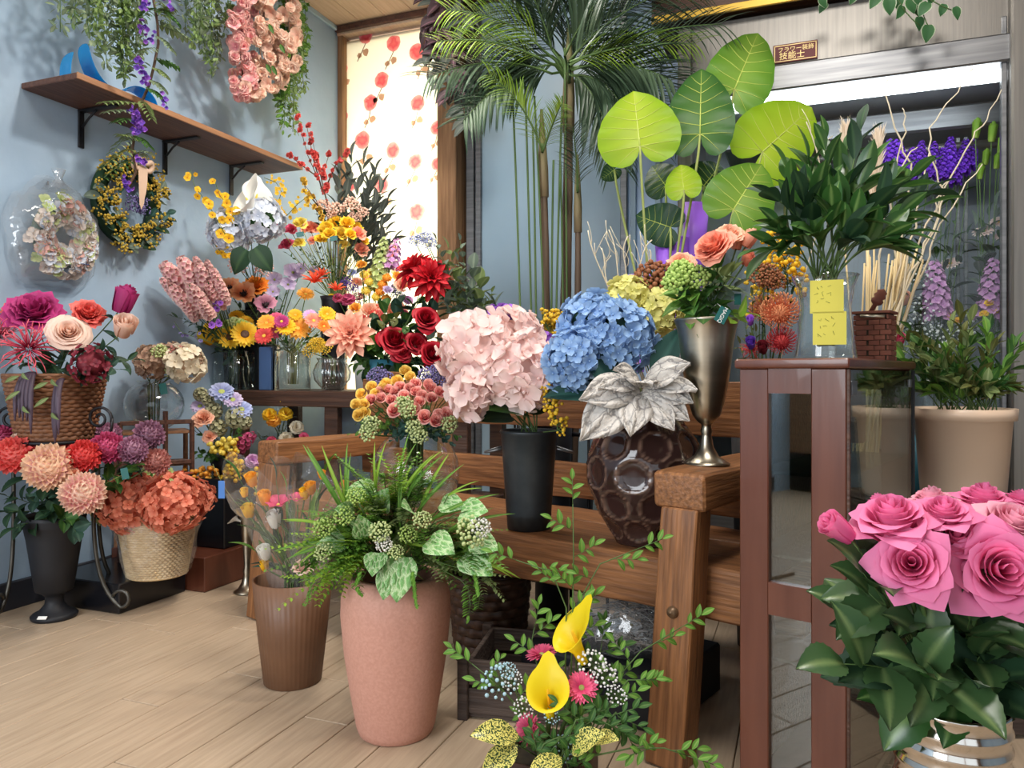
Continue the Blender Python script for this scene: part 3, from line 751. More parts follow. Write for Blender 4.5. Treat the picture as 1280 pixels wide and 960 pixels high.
def pinnate(mb, pts, n, ln, leaf='mini', mi=0, lift=.5, droop=0., both=True, taper=.5):
    """two rows of leaflets along pts into mesh builder mb"""
    g = leafgeo(leaf); k = len(pts)-1
    for i in range(n):
        t = .12+.88*i/max(1, n-1); f = t*k; a = min(int(f), k-1); p = Vector(pts[a]).lerp(Vector(pts[a+1]), f-a); tg = (Vector(pts[a+1])-Vector(pts[a])).normalized()
        sd = tg.cross(Vector((0, 0, 1))); sd = sd.normalized() if sd.length > .1 else tg.orthogonal().normalized()
        for sg in ((1, -1) if both else (1,)):
            mb.add(g, leafM(p, sd*sg+tg*lift+Vector((0, 0, droop))+rv(.12), ln*(1-taper*abs(t-.35))*rng.uniform(.85, 1.1), (0, 0, 1)), mi, rng.random())

# ---------------------------------------------------------------- plant colours
def pk(n, a, b, c2=None, **k):
    if n.startswith('leaf') and 'rp' not in k and not c2: k['rp'] = .3
    pmat(n, C(*a), C(*b), c2=C(*c2) if c2 else None, **k)
pk('stem_green', (86, 110, 60), (70, 96, 48), trans=0); pk('stem_dark', (58, 64, 40), (50, 60, 40), trans=0); pk('stem_pale', (150, 160, 90), (140, 150, 90), trans=0)
pk('twig_brown', (74, 52, 40), (96, 70, 50), trans=0); pk('willow', (196, 180, 150), (214, 202, 176), trans=0); pk('straw', (206, 180, 128), (224, 200, 150), trans=.1)
pk('leaf_mid', (92, 128, 60), (58, 98, 42)); pk('leaf_dark', (56, 84, 52), (32, 60, 38), trans=.15); pk('leaf_blue', (70, 100, 82), (44, 74, 60), trans=.15)
pk('leaf_bright', (136, 170, 76), (96, 142, 54)); pk('leaf_lime', (176, 200, 90), (140, 180, 60), trans=.35); pk('leaf_grey', (134, 148, 130), (102, 118, 104), trans=.2)
pk('leaf_rose', (112, 136, 84), (62, 92, 54), trans=.2, rough=.32, spec=.6); pk('leaf_gloss', (116, 148, 84), (54, 94, 44), trans=.2, rough=.28, spec=.6)
pk('leaf_charcoal', (128, 134, 124), (98, 106, 98), trans=.15); pk('leaf_teal', (52, 92, 82), (34, 70, 62), trans=.1); pk('leaf_purple', (140, 104, 116), (84, 66, 70), trans=.1)
pk('leaf_silver', (150, 146, 142), (206, 202, 194), trans=.08, rough=.6, bump=.6); pk('leaf_sage', (150, 164, 110), (118, 136, 82), trans=.3)
pk('leaf_caladium', (214, 226, 196), (86, 152, 74), c2=(150, 192, 130)); pk('leaf_ivy', (60, 104, 62), (214, 224, 190), c2=(66, 112, 66), trans=.15, mp=.8); pk('leaf_autumn', (120, 120, 60), (90, 96, 50))
pk('hang_green', (150, 172, 110), (116, 146, 84), trans=.35); pk('hang_sage', (140, 154, 122), (108, 128, 100), trans=.3)
pk('palm_dark', (86, 106, 80), (50, 72, 58), trans=.2, rough=.35); pk('palm_light', (140, 164, 60), (104, 140, 50), trans=.35, rough=.35)
pk('pink_rose', (230, 84, 146), (242, 138, 184), trans=.3, jit=.1); pk('pink_rose_pale', (224, 120, 150), (246, 182, 200), trans=.3, jit=.1)
pk('magenta', (150, 30, 92), (196, 66, 132)); pk('coral', (214, 70, 76), (240, 120, 110)); pk('coral_red', (196, 48, 52), (236, 92, 88)); pk('blush', (236, 186, 160), (250, 224, 208), trans=.3, jit=.1)
pk('cream_pink', (226, 130, 160), (250, 226, 196), c2=(240, 196, 184), jit=.15); pk('cream_mauve', (206, 130, 170), (246, 214, 176), c2=(240, 204, 180), jit=.15)
pk('dusky_mauve', (120, 66, 96), (184, 138, 160)); pk('dusky_rose', (170, 96, 92), (206, 146, 136)); pk('berry', (140, 34, 74), (206, 90, 130)); pk('hot_pink', (206, 50, 104), (240, 112, 150))
pk('burgundy', (96, 22, 40), (140, 50, 62)); pk('wiry_pink', (196, 44, 90), (240, 120, 130)); pk('coral_soft', (206, 100, 72), (240, 158, 130), trans=.3); pk('lime_white', (176, 196, 110), (216, 226, 166))
pk('antique', (170, 130, 110), (206, 176, 150), trans=.3); pk('ivory', (226, 210, 180), (244, 236, 214), trans=.3); pk('white_petal', (232, 232, 224), (246, 244, 236), trans=.25, jit=.08); pk('white_blue', (196, 206, 226), (234, 238, 244), jit=.12)
pk('yellow', (240, 176, 20), (252, 216, 60), trans=.3, jit=.15); pk('lemon', (236, 204, 60), (248, 232, 120), trans=.3, jit=.15); pk('calla_yellow', (240, 206, 20), (254, 228, 40), trans=.35, jit=.05, rough=.4); pk('golden', (222, 178, 40), (240, 204, 70), jit=.2)
pk('orange', (226, 110, 30), (248, 160, 60), trans=.3); pk('amber', (240, 150, 40), (250, 190, 80), trans=.3); pk('poppy_orange', (232, 110, 60), (252, 184, 134), trans=.3); pk('salmon', (236, 132, 110), (250, 176, 150), trans=.3); pk('peach', (236, 150, 120), (250, 200, 170), trans=.3, jit=.12)
pk('peach_dahlia', (190, 96, 80), (250, 196, 168), c2=(242, 168, 146), jit=.15); pk('red_dahlia', (130, 10, 22), (206, 26, 40), jit=.2, trans=.15); pk('red_rose', (110, 8, 22), (176, 22, 42), trans=.12, jit=.2); pk('vermilion', (226, 60, 36), (246, 110, 70))
pk('pale_pink', (246, 210, 204), (252, 230, 224), trans=.3, jit=.06); pk('lilac', (170, 150, 196), (214, 200, 226)); pk('violet', (130, 70, 190), (186, 120, 226)); pk('purple_deep', (86, 50, 150), (126, 84, 196)); pk('mauve_poppy', (160, 90, 120), (206, 146, 166)); pk('periwinkle', (140, 150, 206), (190, 200, 236))
pk('blue_petal', (112, 150, 204), (166, 198, 232), trans=.25, jit=.15); pk('larkspur', (220, 140, 154), (246, 214, 200), jit=.35); pk('stock_pink', (206, 140, 206), (236, 186, 226)); pk('lavender', (110, 100, 160), (150, 140, 190)); pk('liatris', (110, 40, 200), (150, 80, 230))
pk('yellow_green', (206, 204, 110), (232, 226, 150), jit=.12); pk('rust', (136, 84, 54), (170, 110, 76)); pk('green_ball', (150, 190, 90), (190, 214, 120)); pk('pod_tan', (186, 182, 150), (150, 148, 110), trans=0); pk('pod_core', (96, 96, 66), (96, 96, 66), trans=0)
pk('plum_red', (196, 60, 66), (226, 104, 96)); pk('blossom_pink', (236, 140, 160), (250, 206, 196), trans=.35, jit=.15); pk('blossom_pale', (246, 200, 180), (252, 226, 206), trans=.35, jit=.1); pk('mimosa', (190, 160, 50), (216, 184, 80)); pk('pale_floret', (206, 196, 190), (222, 208, 196), jit=.2)
pk('spray_pink', (206, 66, 86), (250, 200, 186), c2=(234, 116, 124), jit=.2); pk('spray_yellow', (240, 190, 70), (250, 220, 120)); pk('disc_brown', (60, 36, 22), (84, 50, 24), trans=0); pk('disc_dark', (30, 20, 24), (40, 26, 28), trans=0); pk('disc_yellow', (206, 160, 50), (220, 180, 70), trans=0); pk('disc_green', (150, 160, 80), (160, 170, 90), trans=0)
pk('pampas', (214, 190, 160), (240, 226, 206), trans=.3, jit=.1); pk('pod_purple', (58, 46, 58), (84, 70, 84), trans=0); pk('pincushion', (226, 120, 84), (244, 170, 120)); pk('pincushion_red', (190, 40, 60), (230, 84, 84)); pk('gyp_white', (240, 240, 240), (250, 250, 250), trans=.1); pk('gyp_blue', (150, 206, 226), (200, 230, 240), trans=.1)

def veined(name, base, vein, scale, wdt=.06, rough=.6):
    m, nt, b = newmat(name); MATS[name] = m; tc = N(nt, 'ShaderNodeTexCoord'); vo = N(nt, 'ShaderNodeTexVoronoi', feature='DISTANCE_TO_EDGE'); vo.inputs['Scale'].default_value = scale
    no = N(nt, 'ShaderNodeTexNoise'); no.inputs['Scale'].default_value = scale*1.5; mxv = N(nt, 'ShaderNodeMix', data_type='VECTOR'); mxv.inputs['Factor'].default_value = .12
    mp = N(nt, 'ShaderNodeMapping'); mp.inputs['Scale'].default_value = (1.6, .55, 1); L(nt, tc.outputs['Object'], mp.inputs[0])
    L(nt, tc.outputs['Object'], no.inputs['Vector']); L(nt, mp.outputs[0], mxv.inputs['A']); L(nt, no.outputs['Color'], mxv.inputs['B']); L(nt, mxv.outputs['Result'], vo.inputs['Vector'])
    cr = N(nt, 'ShaderNodeValToRGB'); cr.color_ramp.elements[0].position = wdt*.4; cr.color_ramp.elements[0].color = vein; cr.color_ramp.elements[1].position = wdt*1.8; cr.color_ramp.elements[1].color = base
    L(nt, vo.outputs['Distance'], cr.inputs[0]); L(nt, cr.outputs[0], b.inputs['Base Color']); b.inputs['Roughness'].default_value = rough
    bp = N(nt, 'ShaderNodeBump'); bp.inputs['Strength'].default_value = .5; bp.inputs['Distance'].default_value = .02; L(nt, vo.outputs['Distance'], bp.inputs['Height']); L(nt, bp.outputs[0], b.inputs['Normal'])
veined('leaf_silver', C(202, 196, 188), C(146, 142, 138), 6.5, .05)
veined('leaf_caladium', C(118, 168, 96), C(184, 208, 156), 6.5, .09, .4)
# ================================================================ furniture
EB = RT*-.779+FW*.627; NB = RT*.627+FW*.779          # bench: along it to the left, and back from its front edge
def Bn(s, q, z): p = RT*.356+FW*1.75+EB*s+NB*q; return Vector((p.x, p.y, z))
SEAT = .42
be = thing('wooden_bench', Bn(.7, .2, 0), 'heavy worn old timber bench with thick arms holding vases', 'bench')
def beam(name, p0, p1, w, h, seed, up=(0, 0, 1), mat='bench_wood', bev=.012, par=None, jit=.004, cuts=10):
    p0, p1 = Vector(p0), Vector(p1)
    return ob(name, one(beamgeo((p1-p0).length, w, h, bev, jit, cuts, seed), mat), par or be, frame((p0+p1)/2, p1-p0, up))
beam('seat_beam', Bn(-.32, .06, SEAT-.06), Bn(1.62, .06, SEAT-.06), .12, .12, 1, cuts=24)
beam('seat_board', Bn(-.32, .2, SEAT-.03), Bn(1.62, .2, SEAT-.03), .155, .055, 2, cuts=20, bev=.006)
beam('seat_board', Bn(-.32, .365, SEAT-.03), Bn(1.62, .365, SEAT-.03), .165, .055, 3, cuts=20, bev=.006)
for s, za, sd in ((-.07, .634, 4), (1.5, .615, 5)):
    beam('arm_rest', Bn(s, -.075, za-.04), Bn(s, .5, za-.04), .122, .082, sd, bev=.014)
    pg = beam('front_post', Bn(s+.012, -.085, 0), Bn(s-.005, -.045, za-.079), .088, .075, sd+3, up=NB, bev=.008, jit=.003)
    c = Bn(s+.000, -.102, .335)
    ob('bolt', one(lathe([(.001, .012), (.008, .010), (.013, .002), (.013, -.004)], 14), 'bolt'), pg, aim(c, -NB, 0, 1.0))
    beam('back_post', Bn(s, .47, 0), Bn(s, .49, .86), .07, .08, sd+6, up=NB, bev=.006)
beam('back_rail', Bn(-.32, .455, .505), Bn(1.6, .455, .505), .04, .11, 12, cuts=20, bev=.006)
beam('back_rail', Bn(-.32, .46, .752), Bn(1.6, .46, .752), .04, .155, 13, cuts=20, bev=.006)
# ---- curio cabinet
WD, ND = EB, NB
def Cb(w_, q, z): p = RT*.6004+FW*1.35+WD*w_+ND*q; return Vector((p.x, p.y, z))
cw, cq, ch = .198, .55, .88
cb_ = thing('curio_cabinet', Cb(cw/2, cq/2, 0), 'tall reddish brown wooden cabinet with glass door and glazed side', 'cabinet')
def cbox(name, w0, w1, q0, q1, z0, z1, mat='red_wood', bev=.002, par=None):
    return ob(name, one(box(w1-w0, q1-q0, z1-z0, bev), mat), par or cb_, frame(Cb((w0+w1)/2, (q0+q1)/2, (z0+z1)/2), WD, (0, 0, 1)))
ob('top', one(box(cw+.016, cq+.02, .019, .007, 3), 'red_wood'), cb_, frame(Cb(cw/2, cq/2, ch-.0095), WD, (0, 0, 1)))
for q0 in (0, cq-.02):
    cbox('stile', 0, .062, q0, q0+.02, 0, ch-.019); cbox('stile', .1415, cw, q0, q0+.02, 0, ch-.019)
    for z0, z1 in ((.814, ch-.019), (.391, .4525), (0, .06)): cbox('rail', .062, .1415, q0, q0+.02, z0, z1, bev=0)
    cbox('side_glass', .06, .1435, q0+.010, q0+.013, .05, .82, 'cabinet_glass', 0)
cbox('back_panel', cw-.012, cw-.002, .02, cq-.02, .04, ch-.02, 'dark_wood', 0)
cbox('floor_board', .004, cw-.01, .02, cq-.02, .03, .05)
for z in (.30, .50, .66): cbox('glass_shelf', .012, cw-.014, .022, cq-.022, z-.003, z+.003, 'glass_dark', .001)
dg = cbox('glass_door', -.004, 0, .004, cq-.002, .03, ch-.022, 'cabinet_glass', 0)
cbox('door_edge', -.007, .0, cq-.012, cq, .02, ch-.02, 'black_matte', .001, dg); cbox('door_edge', -.006, .0, .0, .006, .02, ch-.02, 'dark_wood', .001, dg)
cbox('clip', -.007, -.002, .012, .045, ch-.068, ch-.042, 'steel_grey', .001, dg); cbox('clip', -.007, -.002, cq-.05, cq-.03, ch-.06, ch-.042, 'steel_grey', .001, dg)
ob('knob', one(ball(.007, 10, 6), 'white_paper'), dg, T(Cb(-.010, cq-.11, .555)))
CT = ch
# ---- corner plant shelf of dark timber, with pedestals
cs_x0, cs_x1, cs_y, cs_z = -2.5, -1.28, 2.82, .775
cs = thing('plant_shelf', ((cs_x0+cs_x1)/2, cs_y+.2, 0), 'dark timber display shelf in the corner crowded with glass vases', 'shelf')
def abox(name, x0, x1, y0, y1, z0, z1, mat, par, bev=.003): return ob(name, one(box(x1-x0, y1-y0, z1-z0, bev), mat), par, T(((x0+x1)/2, (y0+y1)/2, (z0+z1)/2)))
abox('front_rail', cs_x0, cs_x1, cs_y-.02, cs_y+.03, cs_z-.07, cs_z, 'dark_wood', cs, .004)
abox('shelf_board', cs_x0, cs_x1, cs_y+.03, cs_y+.46, cs_z-.03, cs_z, 'dark_wood', cs)
for xx in (cs_x0+.04, -1.95, cs_x1-.04):
    for yy in (cs_y+.02, cs_y+.42): abox('leg', xx-.035, xx+.035, yy-.02, yy+.02, 0, cs_z-.03, 'dark_wood', cs)
abox('lower_board', cs_x0, cs_x1, cs_y+.02, cs_y+.44, .28, .30, 'dark_wood', cs)
def block(name, x0, x1, y0, y1, z0, z1, mat, label, cat='box', group=None):
    o = ob(name, one(box(x1-x0, y1-y0, z1-z0, .004), mat), None, T(((x0+x1)/2, (y0+y1)/2, (z0+z1)/2))); return tag(o, label, cat, group)
block('display_block', -2.645, -2.495, 3.0, 3.14, cs_z, 1.17, 'black_matte', 'tall black display block behind the orange poppies', 'block')
block('blue_card', -2.41, -2.34, 2.90, 2.92, cs_z, .98, 'blue_card', 'upright blue card between the sunflower vase and the gerbera vase', 'card')
# ---- low plinths along the left wall
p = onz(150, 768, 0)
block('low_plinth', p.x-.36, p.x, 1.98, 2.29, 0, .107, 'black_gloss', 'low black plinth under the wicker basket', 'plinth')
pl_ = thing('wooden_plinth', (-2.3, 2.7, 0), 'low brown wooden plinth beside the black plinth', 'plinth')
abox('body', -2.66, -2.17, 2.30, 2.74, 0, .135, 'red_wood', pl_)
block('black_box', -2.5, -2.2, 2.44, 2.72, .135, .42, 'black_gloss', 'glossy black box on the brown plinth holding small bouquets', 'box')
# ---- wrought iron plant stand with scrolls
st = thing('iron_plant_stand', (-2.44, 1.85, 0), 'wrought iron plant stand with scroll feet on the left wall', 'stand')
ibc = gp(70, 2.68, .615)
ob('top_ring', one(tube([ibc+Vector((.14*math.cos(a), .14*math.sin(a), 0)) for a in np.linspace(0, 2*pi, 25)], .007, 6), 'black_iron'), st)
for k, a in enumerate((.30, 3.65, 1.2, 2.4)):
    d = Vector((math.cos(a), math.sin(a), 0)); c = ibc+d*.14
    if c.x+d.x*.14 < XL+.03: d.x = .02
    pts = bez3(c, c-Vector((0, 0, .3)), c+d*-.02-Vector((0, 0, .5)), c+d*.1-Vector((0, 0, .59)), 14)
    e = pts[-1]; pts += [e+d*.03*math.sin(t)+Vector((0, 0, .03-.03*math.cos(t))) for t in np.linspace(.4, 4.4, 9)]
    ob('leg', one(tube(pts, .007, 6), 'iron_pale'), st)
def scroll(c, r, turns=1.6, flip=1, n=26):
    return [c+RT*flip*(r*(1-.78*t)*math.cos(pi*.1-turns*2*pi*t))+Vector((0, 0, r*(1-.78*t)*math.sin(pi*.1-turns*2*pi*t)*-1)) for t in np.linspace(0, 1, n)]
for u, fl_ in ((124, 1), (12, -1)):
    c = P(u, 523, 2.62)
    if c.x < XL+.08: c.x = XL+.08
    s_ = ob('scroll', one(tube(scroll(c, .045, 1.5, fl_), .005, 6), 'black_iron'), st)
    ob('scroll_stem', one(tube(bez(c+RT*fl_*.045, c+RT*fl_*.05-Vector((0, 0, .1)), ibc+RT*fl_*.11, 8), .005, 6), 'black_iron'), s_)
# ---- small wooden step stand with the fish bowl
ws = thing('wooden_step_stand', (-2.45, 2.6, 0), 'small brown wooden rail stand by the blue wall holding a fish bowl', 'stand')
q0, q1 = gp(150, 2.98, .66), gp(240, 3.12, .66); q0.x = max(q0.x, XL+.06)
dq = (q1-q0).normalized(); nq = Vector((-dq.y, dq.x, 0))
def wbar(name, a, b, w_, h_): g, M = bar(a, b, w_, h_, .002); return ob(name, one(g, 'shelf_wood'), ws, M)
zz = Vector((0, 0, 1))
for t in (0, .62, 1):
    a = q0.lerp(q1, t); a.z = 0; b = a.copy(); b.z = .7 if t == .62 else .66
    ob('post', one(box(.016, .016, b.z, .002), 'shelf_wood'), ws, T((a+b)/2)); 
for z in (.655, .49): wbar('rail', q0+zz*(z-.66), q1+zz*(z-.66), .014, .018)
g = box((q1-q0).length, .17, .012, .002); ob('board', one(g, 'shelf_edge_wood'), ws, frame((q0+q1)/2+nq*.09+zz*(-.048), dq, zz)); ob('board', one(g, 'shelf_edge_wood'), ws, frame((q0+q1)/2+nq*.09+zz*(-.18), dq, zz))
for t in (0, 1):
    a = q0.lerp(q1, t)+nq*.17; a.z = 0; ob('post', one(box(.016, .016, .61, .002), 'shelf_edge_wood'), ws, T(a+zz*.305))
# ================================================================ vases, pots, baskets
VM = {}                                                            # mouths: key -> (mouth centre, base inside)
def pot(key, name, loc, geo, mat, label, cat, h, part='body', extra=()):
    o = thing(name, loc, label, cat); ob(part, one(geo, mat), o, T(loc))
    for nm, g, mt, M in extra: ob(nm, one(g, mt), o, T(loc) @ M)
    VM[key] = (Vector(loc)+zz*(h-.01), Vector(loc)+zz*min(.03, h*.2)); return o
def bench_at(u, d, z=SEAT): return gp(u, d, z)
# zinc bucket
L0 = bench_at(661, 2.10); r0, r1, h = .06, .08, .275
bk = pot('zinc', 'zinc_bucket', L0, vessel(r0, r1, h, .003, [(r0, 0), (r0+.002, .035), (r0+.004, .04), (r0+.003, .045), (r1-.002, h-.012), (r1+.002, h-.005), (r1, h)], 40), 'zinc', 'dark grey zinc bucket on the bench holding pale pink hydrangeas', 'bucket', h)
for sg in (-1, 1):
    c = L0+zz*(h-.05)+RT*sg*(r1-.003)
    ob('handle', one(tube([c+FW*.028*math.cos(a)+RT*sg*.045*math.sin(a)-zz*.012*math.sin(a) for a in np.linspace(0, pi, 9)], .0035, 6), 'steel_grey'), bk)
# dimpled brown vase
L0 = bench_at(806, 1.93); H = .33
prof = [(.07, 0), (.075, .004), (.088, .03), (.128, .09), (.150, .16), (.150, .2), (.134, .26), (.1, .305), (.082, .33)]
zs_ = np.linspace(0, H, 64); rs_ = np.interp(zs_, [p[1] for p in prof], [p[0] for p in prof]); rs_ = np.convolve(np.pad(rs_, 3, 'edge'), np.ones(7)/7, 'valid')
sg_ = 112; V = []; Tt = []
for i in range(64):
    for j in range(sg_):
        th = 2*pi*j/sg_; r = rs_[i]; z = zs_[i]; dv = 0; tt = 0
        for row, (zr, rr) in enumerate(((.045, .030), (.11, .038), (.185, .042), (.256, .036), (.31, .02))):
            n_ = 8; off = (row % 2)*.5; k_ = th/(2*pi)*n_-off; dx = (k_-round(k_))*2*pi/n_*r; dz = (z-zr)
            q = math.hypot(dx/(rr*1.03), dz/(rr*.93))
            if q < 1: dv -= .011*(1-q*q)**.5*min(1, r/.12)
            if .92 < q < 1.1: tt = max(tt, 1-abs(q-1.01)/.09); dv += .0015*(1-abs(q-1.02)/.14)
        V.append(((r+dv)*math.cos(th), (r+dv)*math.sin(th), z)); Tt.append(tt*.9)
F = [tuple(f) for f in gridF(64, sg_, True)]; F.append(tuple(range(sg_-1, -1, -1)))
pmat('dimple', C(54, 36, 33), C(132, 104, 88), .07, 0, 0, None, .6)
pot('dimple', 'dimpled_vase', L0, (np.array(V), F, np.array(Tt)), 'dimple', 'glossy dark brown vase with round dimples on the bench', 'vase', H,
    extra=[('inner', vessel(.04, .076, .329, .003, [(.06, 0.01), (.1, .15), (.078, .327)], 24), 'brown_ceramic', I4)])
# glass ball vase
L0 = bench_at(519, 2.27); rb = .134
ring = [(rb*math.sin(a), rb-rb*math.cos(a)) for a in np.linspace(.02, pi*.80, 22)]
pot('ball', 'glass_ball_vase', L0, lathe([(.001, .002)]+ring+[(ring[-1][0]+.004, ring[-1][1]+.012)], 44), 'glass', 'clear round glass ball vase on the bench with spray roses', 'vase', ring[-1][1]+.01,
    extra=[('water', lathe([(.001, .006)]+[((rb-.004)*math.sin(a), rb-(rb-.004)*math.cos(a)) for a in np.linspace(.1, pi*.45, 10)]+[(.001, rb-.02)], 30), 'water', I4)])
# pewter trumpet vase on the right arm
L0 = Bn(-.105, .09, .634); k_ = 1.80/940
tp = [(29, 0), (29, 2), (24, 5), (15, 11), (9, 22), (6.5, 35), (6, 38), (7.5, 42), (6, 47), (6, 50), (11, 54), (17, 62), (22, 78), (26, 98), (30, 125), (33, 152), (36, 170), (39, 179), (41, 182)]
L0 = gp(883, 1.80, .634)
pot('pewter', 'trumpet_vase', L0, vessel(0, 0, 182*k_, .002, [(a*k_, b*k_) for a, b in tp], 48, None, .1), 'pewter', 'tall pewter trumpet vase standing on the bench arm', 'vase', 182*k_)
VM['pewter'] = (L0+zz*(180*k_), L0+zz*(75*k_))
# pink clay pot
L0 = gp(495, 1.80, 0)
pot('clay', 'clay_pot', L0, vessel(.09, .115, .37, .012, [(.088, 0), (.094, .02), (.108, .1), (.122, .19), (.1305, .28), (.129, .325), (.121, .355), (.112, .37), (.104, .372)], 56), 'pink_clay', 'tall pink clay pot of mixed greenery on the floor', 'pot', .37)
ob('soil', one(lathe([(.001, .33), (.112, .33)], 24), 'soil'), bpy.data.objects['clay_pot'], T(L0))
# fluted brown planter
L0 = gp(366, 2.09, 0); nf = 44
pot('fluted', 'fluted_planter', L0, vessel(.078, .108, .285, .006, None, nf*4, lambda th, z: 1+.012*np.cos(nf*th)*(np.minimum(z, .28-z) > .006)), 'brown_resin', 'brown fluted planter on the floor with wrapped bouquets', 'planter', .285)
# ---- woven baskets
def woven(key, name, loc, r0, r1, h, mat, label, nst=28, rows=14, sq=1., rimr=.007, th=.004, bot=True):
    o = thing(name, loc, label, 'basket'); M0 = T(loc)
    ob('liner', one(vessel(r0-.004, r1-.004, h-.004, .002, None, nst*2), mat), o, M0)
    mb = MB(); sg = nst*4
    for i in range(rows):
        t = (i+.5)/rows; rr = r0+(r1-r0)*t; zc = h*t; ph = pi*(i % 2)
        V = []; hh = h/rows*.52; tk = th
        for j in range(sg):
            a = 2*pi*j/sg; r = rr+.0035*math.sin(nst*a/1+ph)*1.0
            for dr, dz in ((0, -hh), (tk, -hh*.5), (tk, hh*.5), (0, hh)): V.append(((r+dr)*math.cos(a), (r+dr)*math.sin(a), zc+dz))
        F = []
        for j in range(sg):
            j2 = (j+1) % sg
            for q in range(3): F.append((j*4+q, j2*4+q, j2*4+q+1, j*4+q+1))
        mb.add((np.array(V), F, np.zeros(len(V))), None, 0, rng.random())
    w_ = ob('weave', mb.mesh('weave', mat), o, M0); w_['kind'] = 'stuff'
    for zz_, rr in ((h, r1), (.004, r0)):
        ob('rim', one(tube([(rr*math.cos(a), rr*math.sin(a), zz_) for a in np.linspace(0, 2*pi, 33)], rimr, 6), mat), o, M0)
    VM[key] = (Vector(loc)+zz*(h-.01), Vector(loc)+zz*.03); return o
ib = ibc.copy(); woven('peony', 'brown_basket', (ib.x, ib.y, .622), .118, .158, .225, 'wicker_brown', 'brown flared woven basket of peonies on the iron stand', 26, 16)
woven('coral', 'wicker_basket', gp(197, 2.80, .107), .098, .135, .225, 'wicker', 'pale wicker basket of coral hydrangeas on the black plinth', 40, 26, rimr=.006)
c0 = gp(197, 2.80, .107)
fb = MB(); ng = 48
V = []; 
for i in range(12):
    t = i/11
    for j in range(ng):
        a = 2*pi*j/ng; r = .108+.05*t+.012*noise.noise(Vector((math.cos(a)*2.5, math.sin(a)*2.5, t*3)))+.006*math.sin(9*a+3*t)
        V.append((r*math.cos(a), r*math.sin(a), .004+.24*t))
fb.add((np.array(V), gridF(12, ng, True), np.zeros(len(V))), T(c0))
ob('cellophane', fb.mesh('cellophane', 'film_strong'), bpy.data.objects['wicker_basket'])
woven('dark1', 'dark_basket', gp(612, 2.28, 0), .10, .122, .25, 'wicker_dark', 'dark woven splint basket on the floor under the bench', 16, 9, rimr=.01, th=.005)
# black urn vase
L0 = gp(68, 2.63, 0)
L0.x = max(L0.x, XL+.13)
pot('urn', 'black_urn', L0, vessel(0, 0, .36, .006, [(.072, 0), (.074, .012), (.066, .02), (.05, .026), (.03, .05), (.028, .075), (.04, .088), (.06, .1), (.072, .18), (.086, .28), (.094, .32), (.1, .33), (.098, .345), (.104, .36)], 36, None, .11), 'black_matte', 'black pedestal urn of dahlias on the floor by the wall', 'vase', .36,
    extra=[('price_label', box(.03, .002, .012, 0), 'white_paper', T((.03, -.068, .022)) @ Rz(.4) @ Rx(-.9))])
# pewter bud vase on the floor
L0 = gp(304, 2.90, 0)
L0 = onz(304, 744, 0)+FW*.04; L0.z = 0
pot('bud', 'bud_vase', L0, vessel(0, 0, .325, .002, [(.05, 0), (.05, .006), (.034, .016), (.02, .04), (.013, .07), (.016, .085), (.011, .1), (.018, .2), (.022, .26), (.03, .3), (.046, .325)], 28, None, .11), 'pewter', 'slender pewter bud vase on the floor beside the fluted planter', 'vase', .325)
# fish bowl
L0 = (q0+q1)/2+nq*.095; L0.z = .6185; rb = .118
ring = [(rb*math.sin(a), rb*.92-rb*.92*math.cos(a)) for a in np.linspace(.3, pi*.82, 18)]
z0_ = ring[0][1]; pot('bowl', 'fish_bowl', L0, lathe([(.001, .001)]+[(a, b-z0_+.001) for a, b in ring]+[(ring[-1][0]+.006, ring[-1][1]-z0_+.01)], 36), 'glass', 'round glass fish bowl on the wooden stand by the wall', 'bowl', ring[-1][1]-z0_)
# ---- glassware on the corner shelf
def sh(u, dy): return Vector((ony(u, 470, cs_y+dy).x, cs_y+dy, cs_z))
def openbox(a, b, h, t=.004):
    mb = MB()
    for g, M in ((box(a, t, h, 0), T((0, -b/2, h/2))), (box(a, t, h, 0), T((0, b/2, h/2))), (box(t, b, h, 0), T((-a/2, 0, h/2))), (box(t, b, h, 0), T((a/2, 0, h/2))), (box(a, b, .012, 0), T((0, 0, .006)))): mb.add(g, M)
    return np.concatenate(mb.V), mb.F, np.concatenate(mb.T)
pot('sun', 'square_glass_vase', sh(293, .1), openbox(.14, .12, .19), 'pane', 'square clear glass vase of sunflowers on the corner shelf', 'vase', .19)
pot('ger', 'glass_cylinder_vase', sh(366, .11), vessel(.082, .082, .185, .004, None, 36), 'glass', 'clear glass cylinder of gerberas on the corner shelf', 'vase', .185)
pot('rib', 'ribbed_glass_vase', sh(415, .09), vessel(0, 0, .15, .003, [(.045, 0), (.046, .01), (.078, .05), (.085, .085), (.072, .12), (.06, .135), (.07, .15)], 96, lambda th, z: 1+.025*np.cos(24*th)), 'glass', 'small ribbed glass vase below the peach dahlia', 'vase', .15)
pot('teal', 'teal_vase', sh(478, .10), vessel(.05, .075, .14, .004), 'teal_plastic', 'teal vase of red roses at the end of the corner shelf', 'vase', .14)
pot('poppy', 'dark_jar', sh(337, .19), vessel(.045, .05, .22, .004), 'black_gloss', 'black jar of orange poppies behind the sunflowers', 'vase', .22)
pot('spike', 'black_jar', Vector((-2.56, 2.95, cs_z)) if False else Vector((-2.61, 2.95, cs_z)), vessel(.035, .045, .2, .004), 'black_gloss', 'black jar of pink larkspur in the shelf corner', 'vase', .2)
pot('calla_w', 'black_vase', Vector((-2.57, 3.07, 1.17)), vessel(.05, .06, .1, .004), 'black_gloss', 'black vase of white hydrangeas and callas on the display block', 'vase', .1)
bl3 = sh(417, .3); bl3.z = cs_z
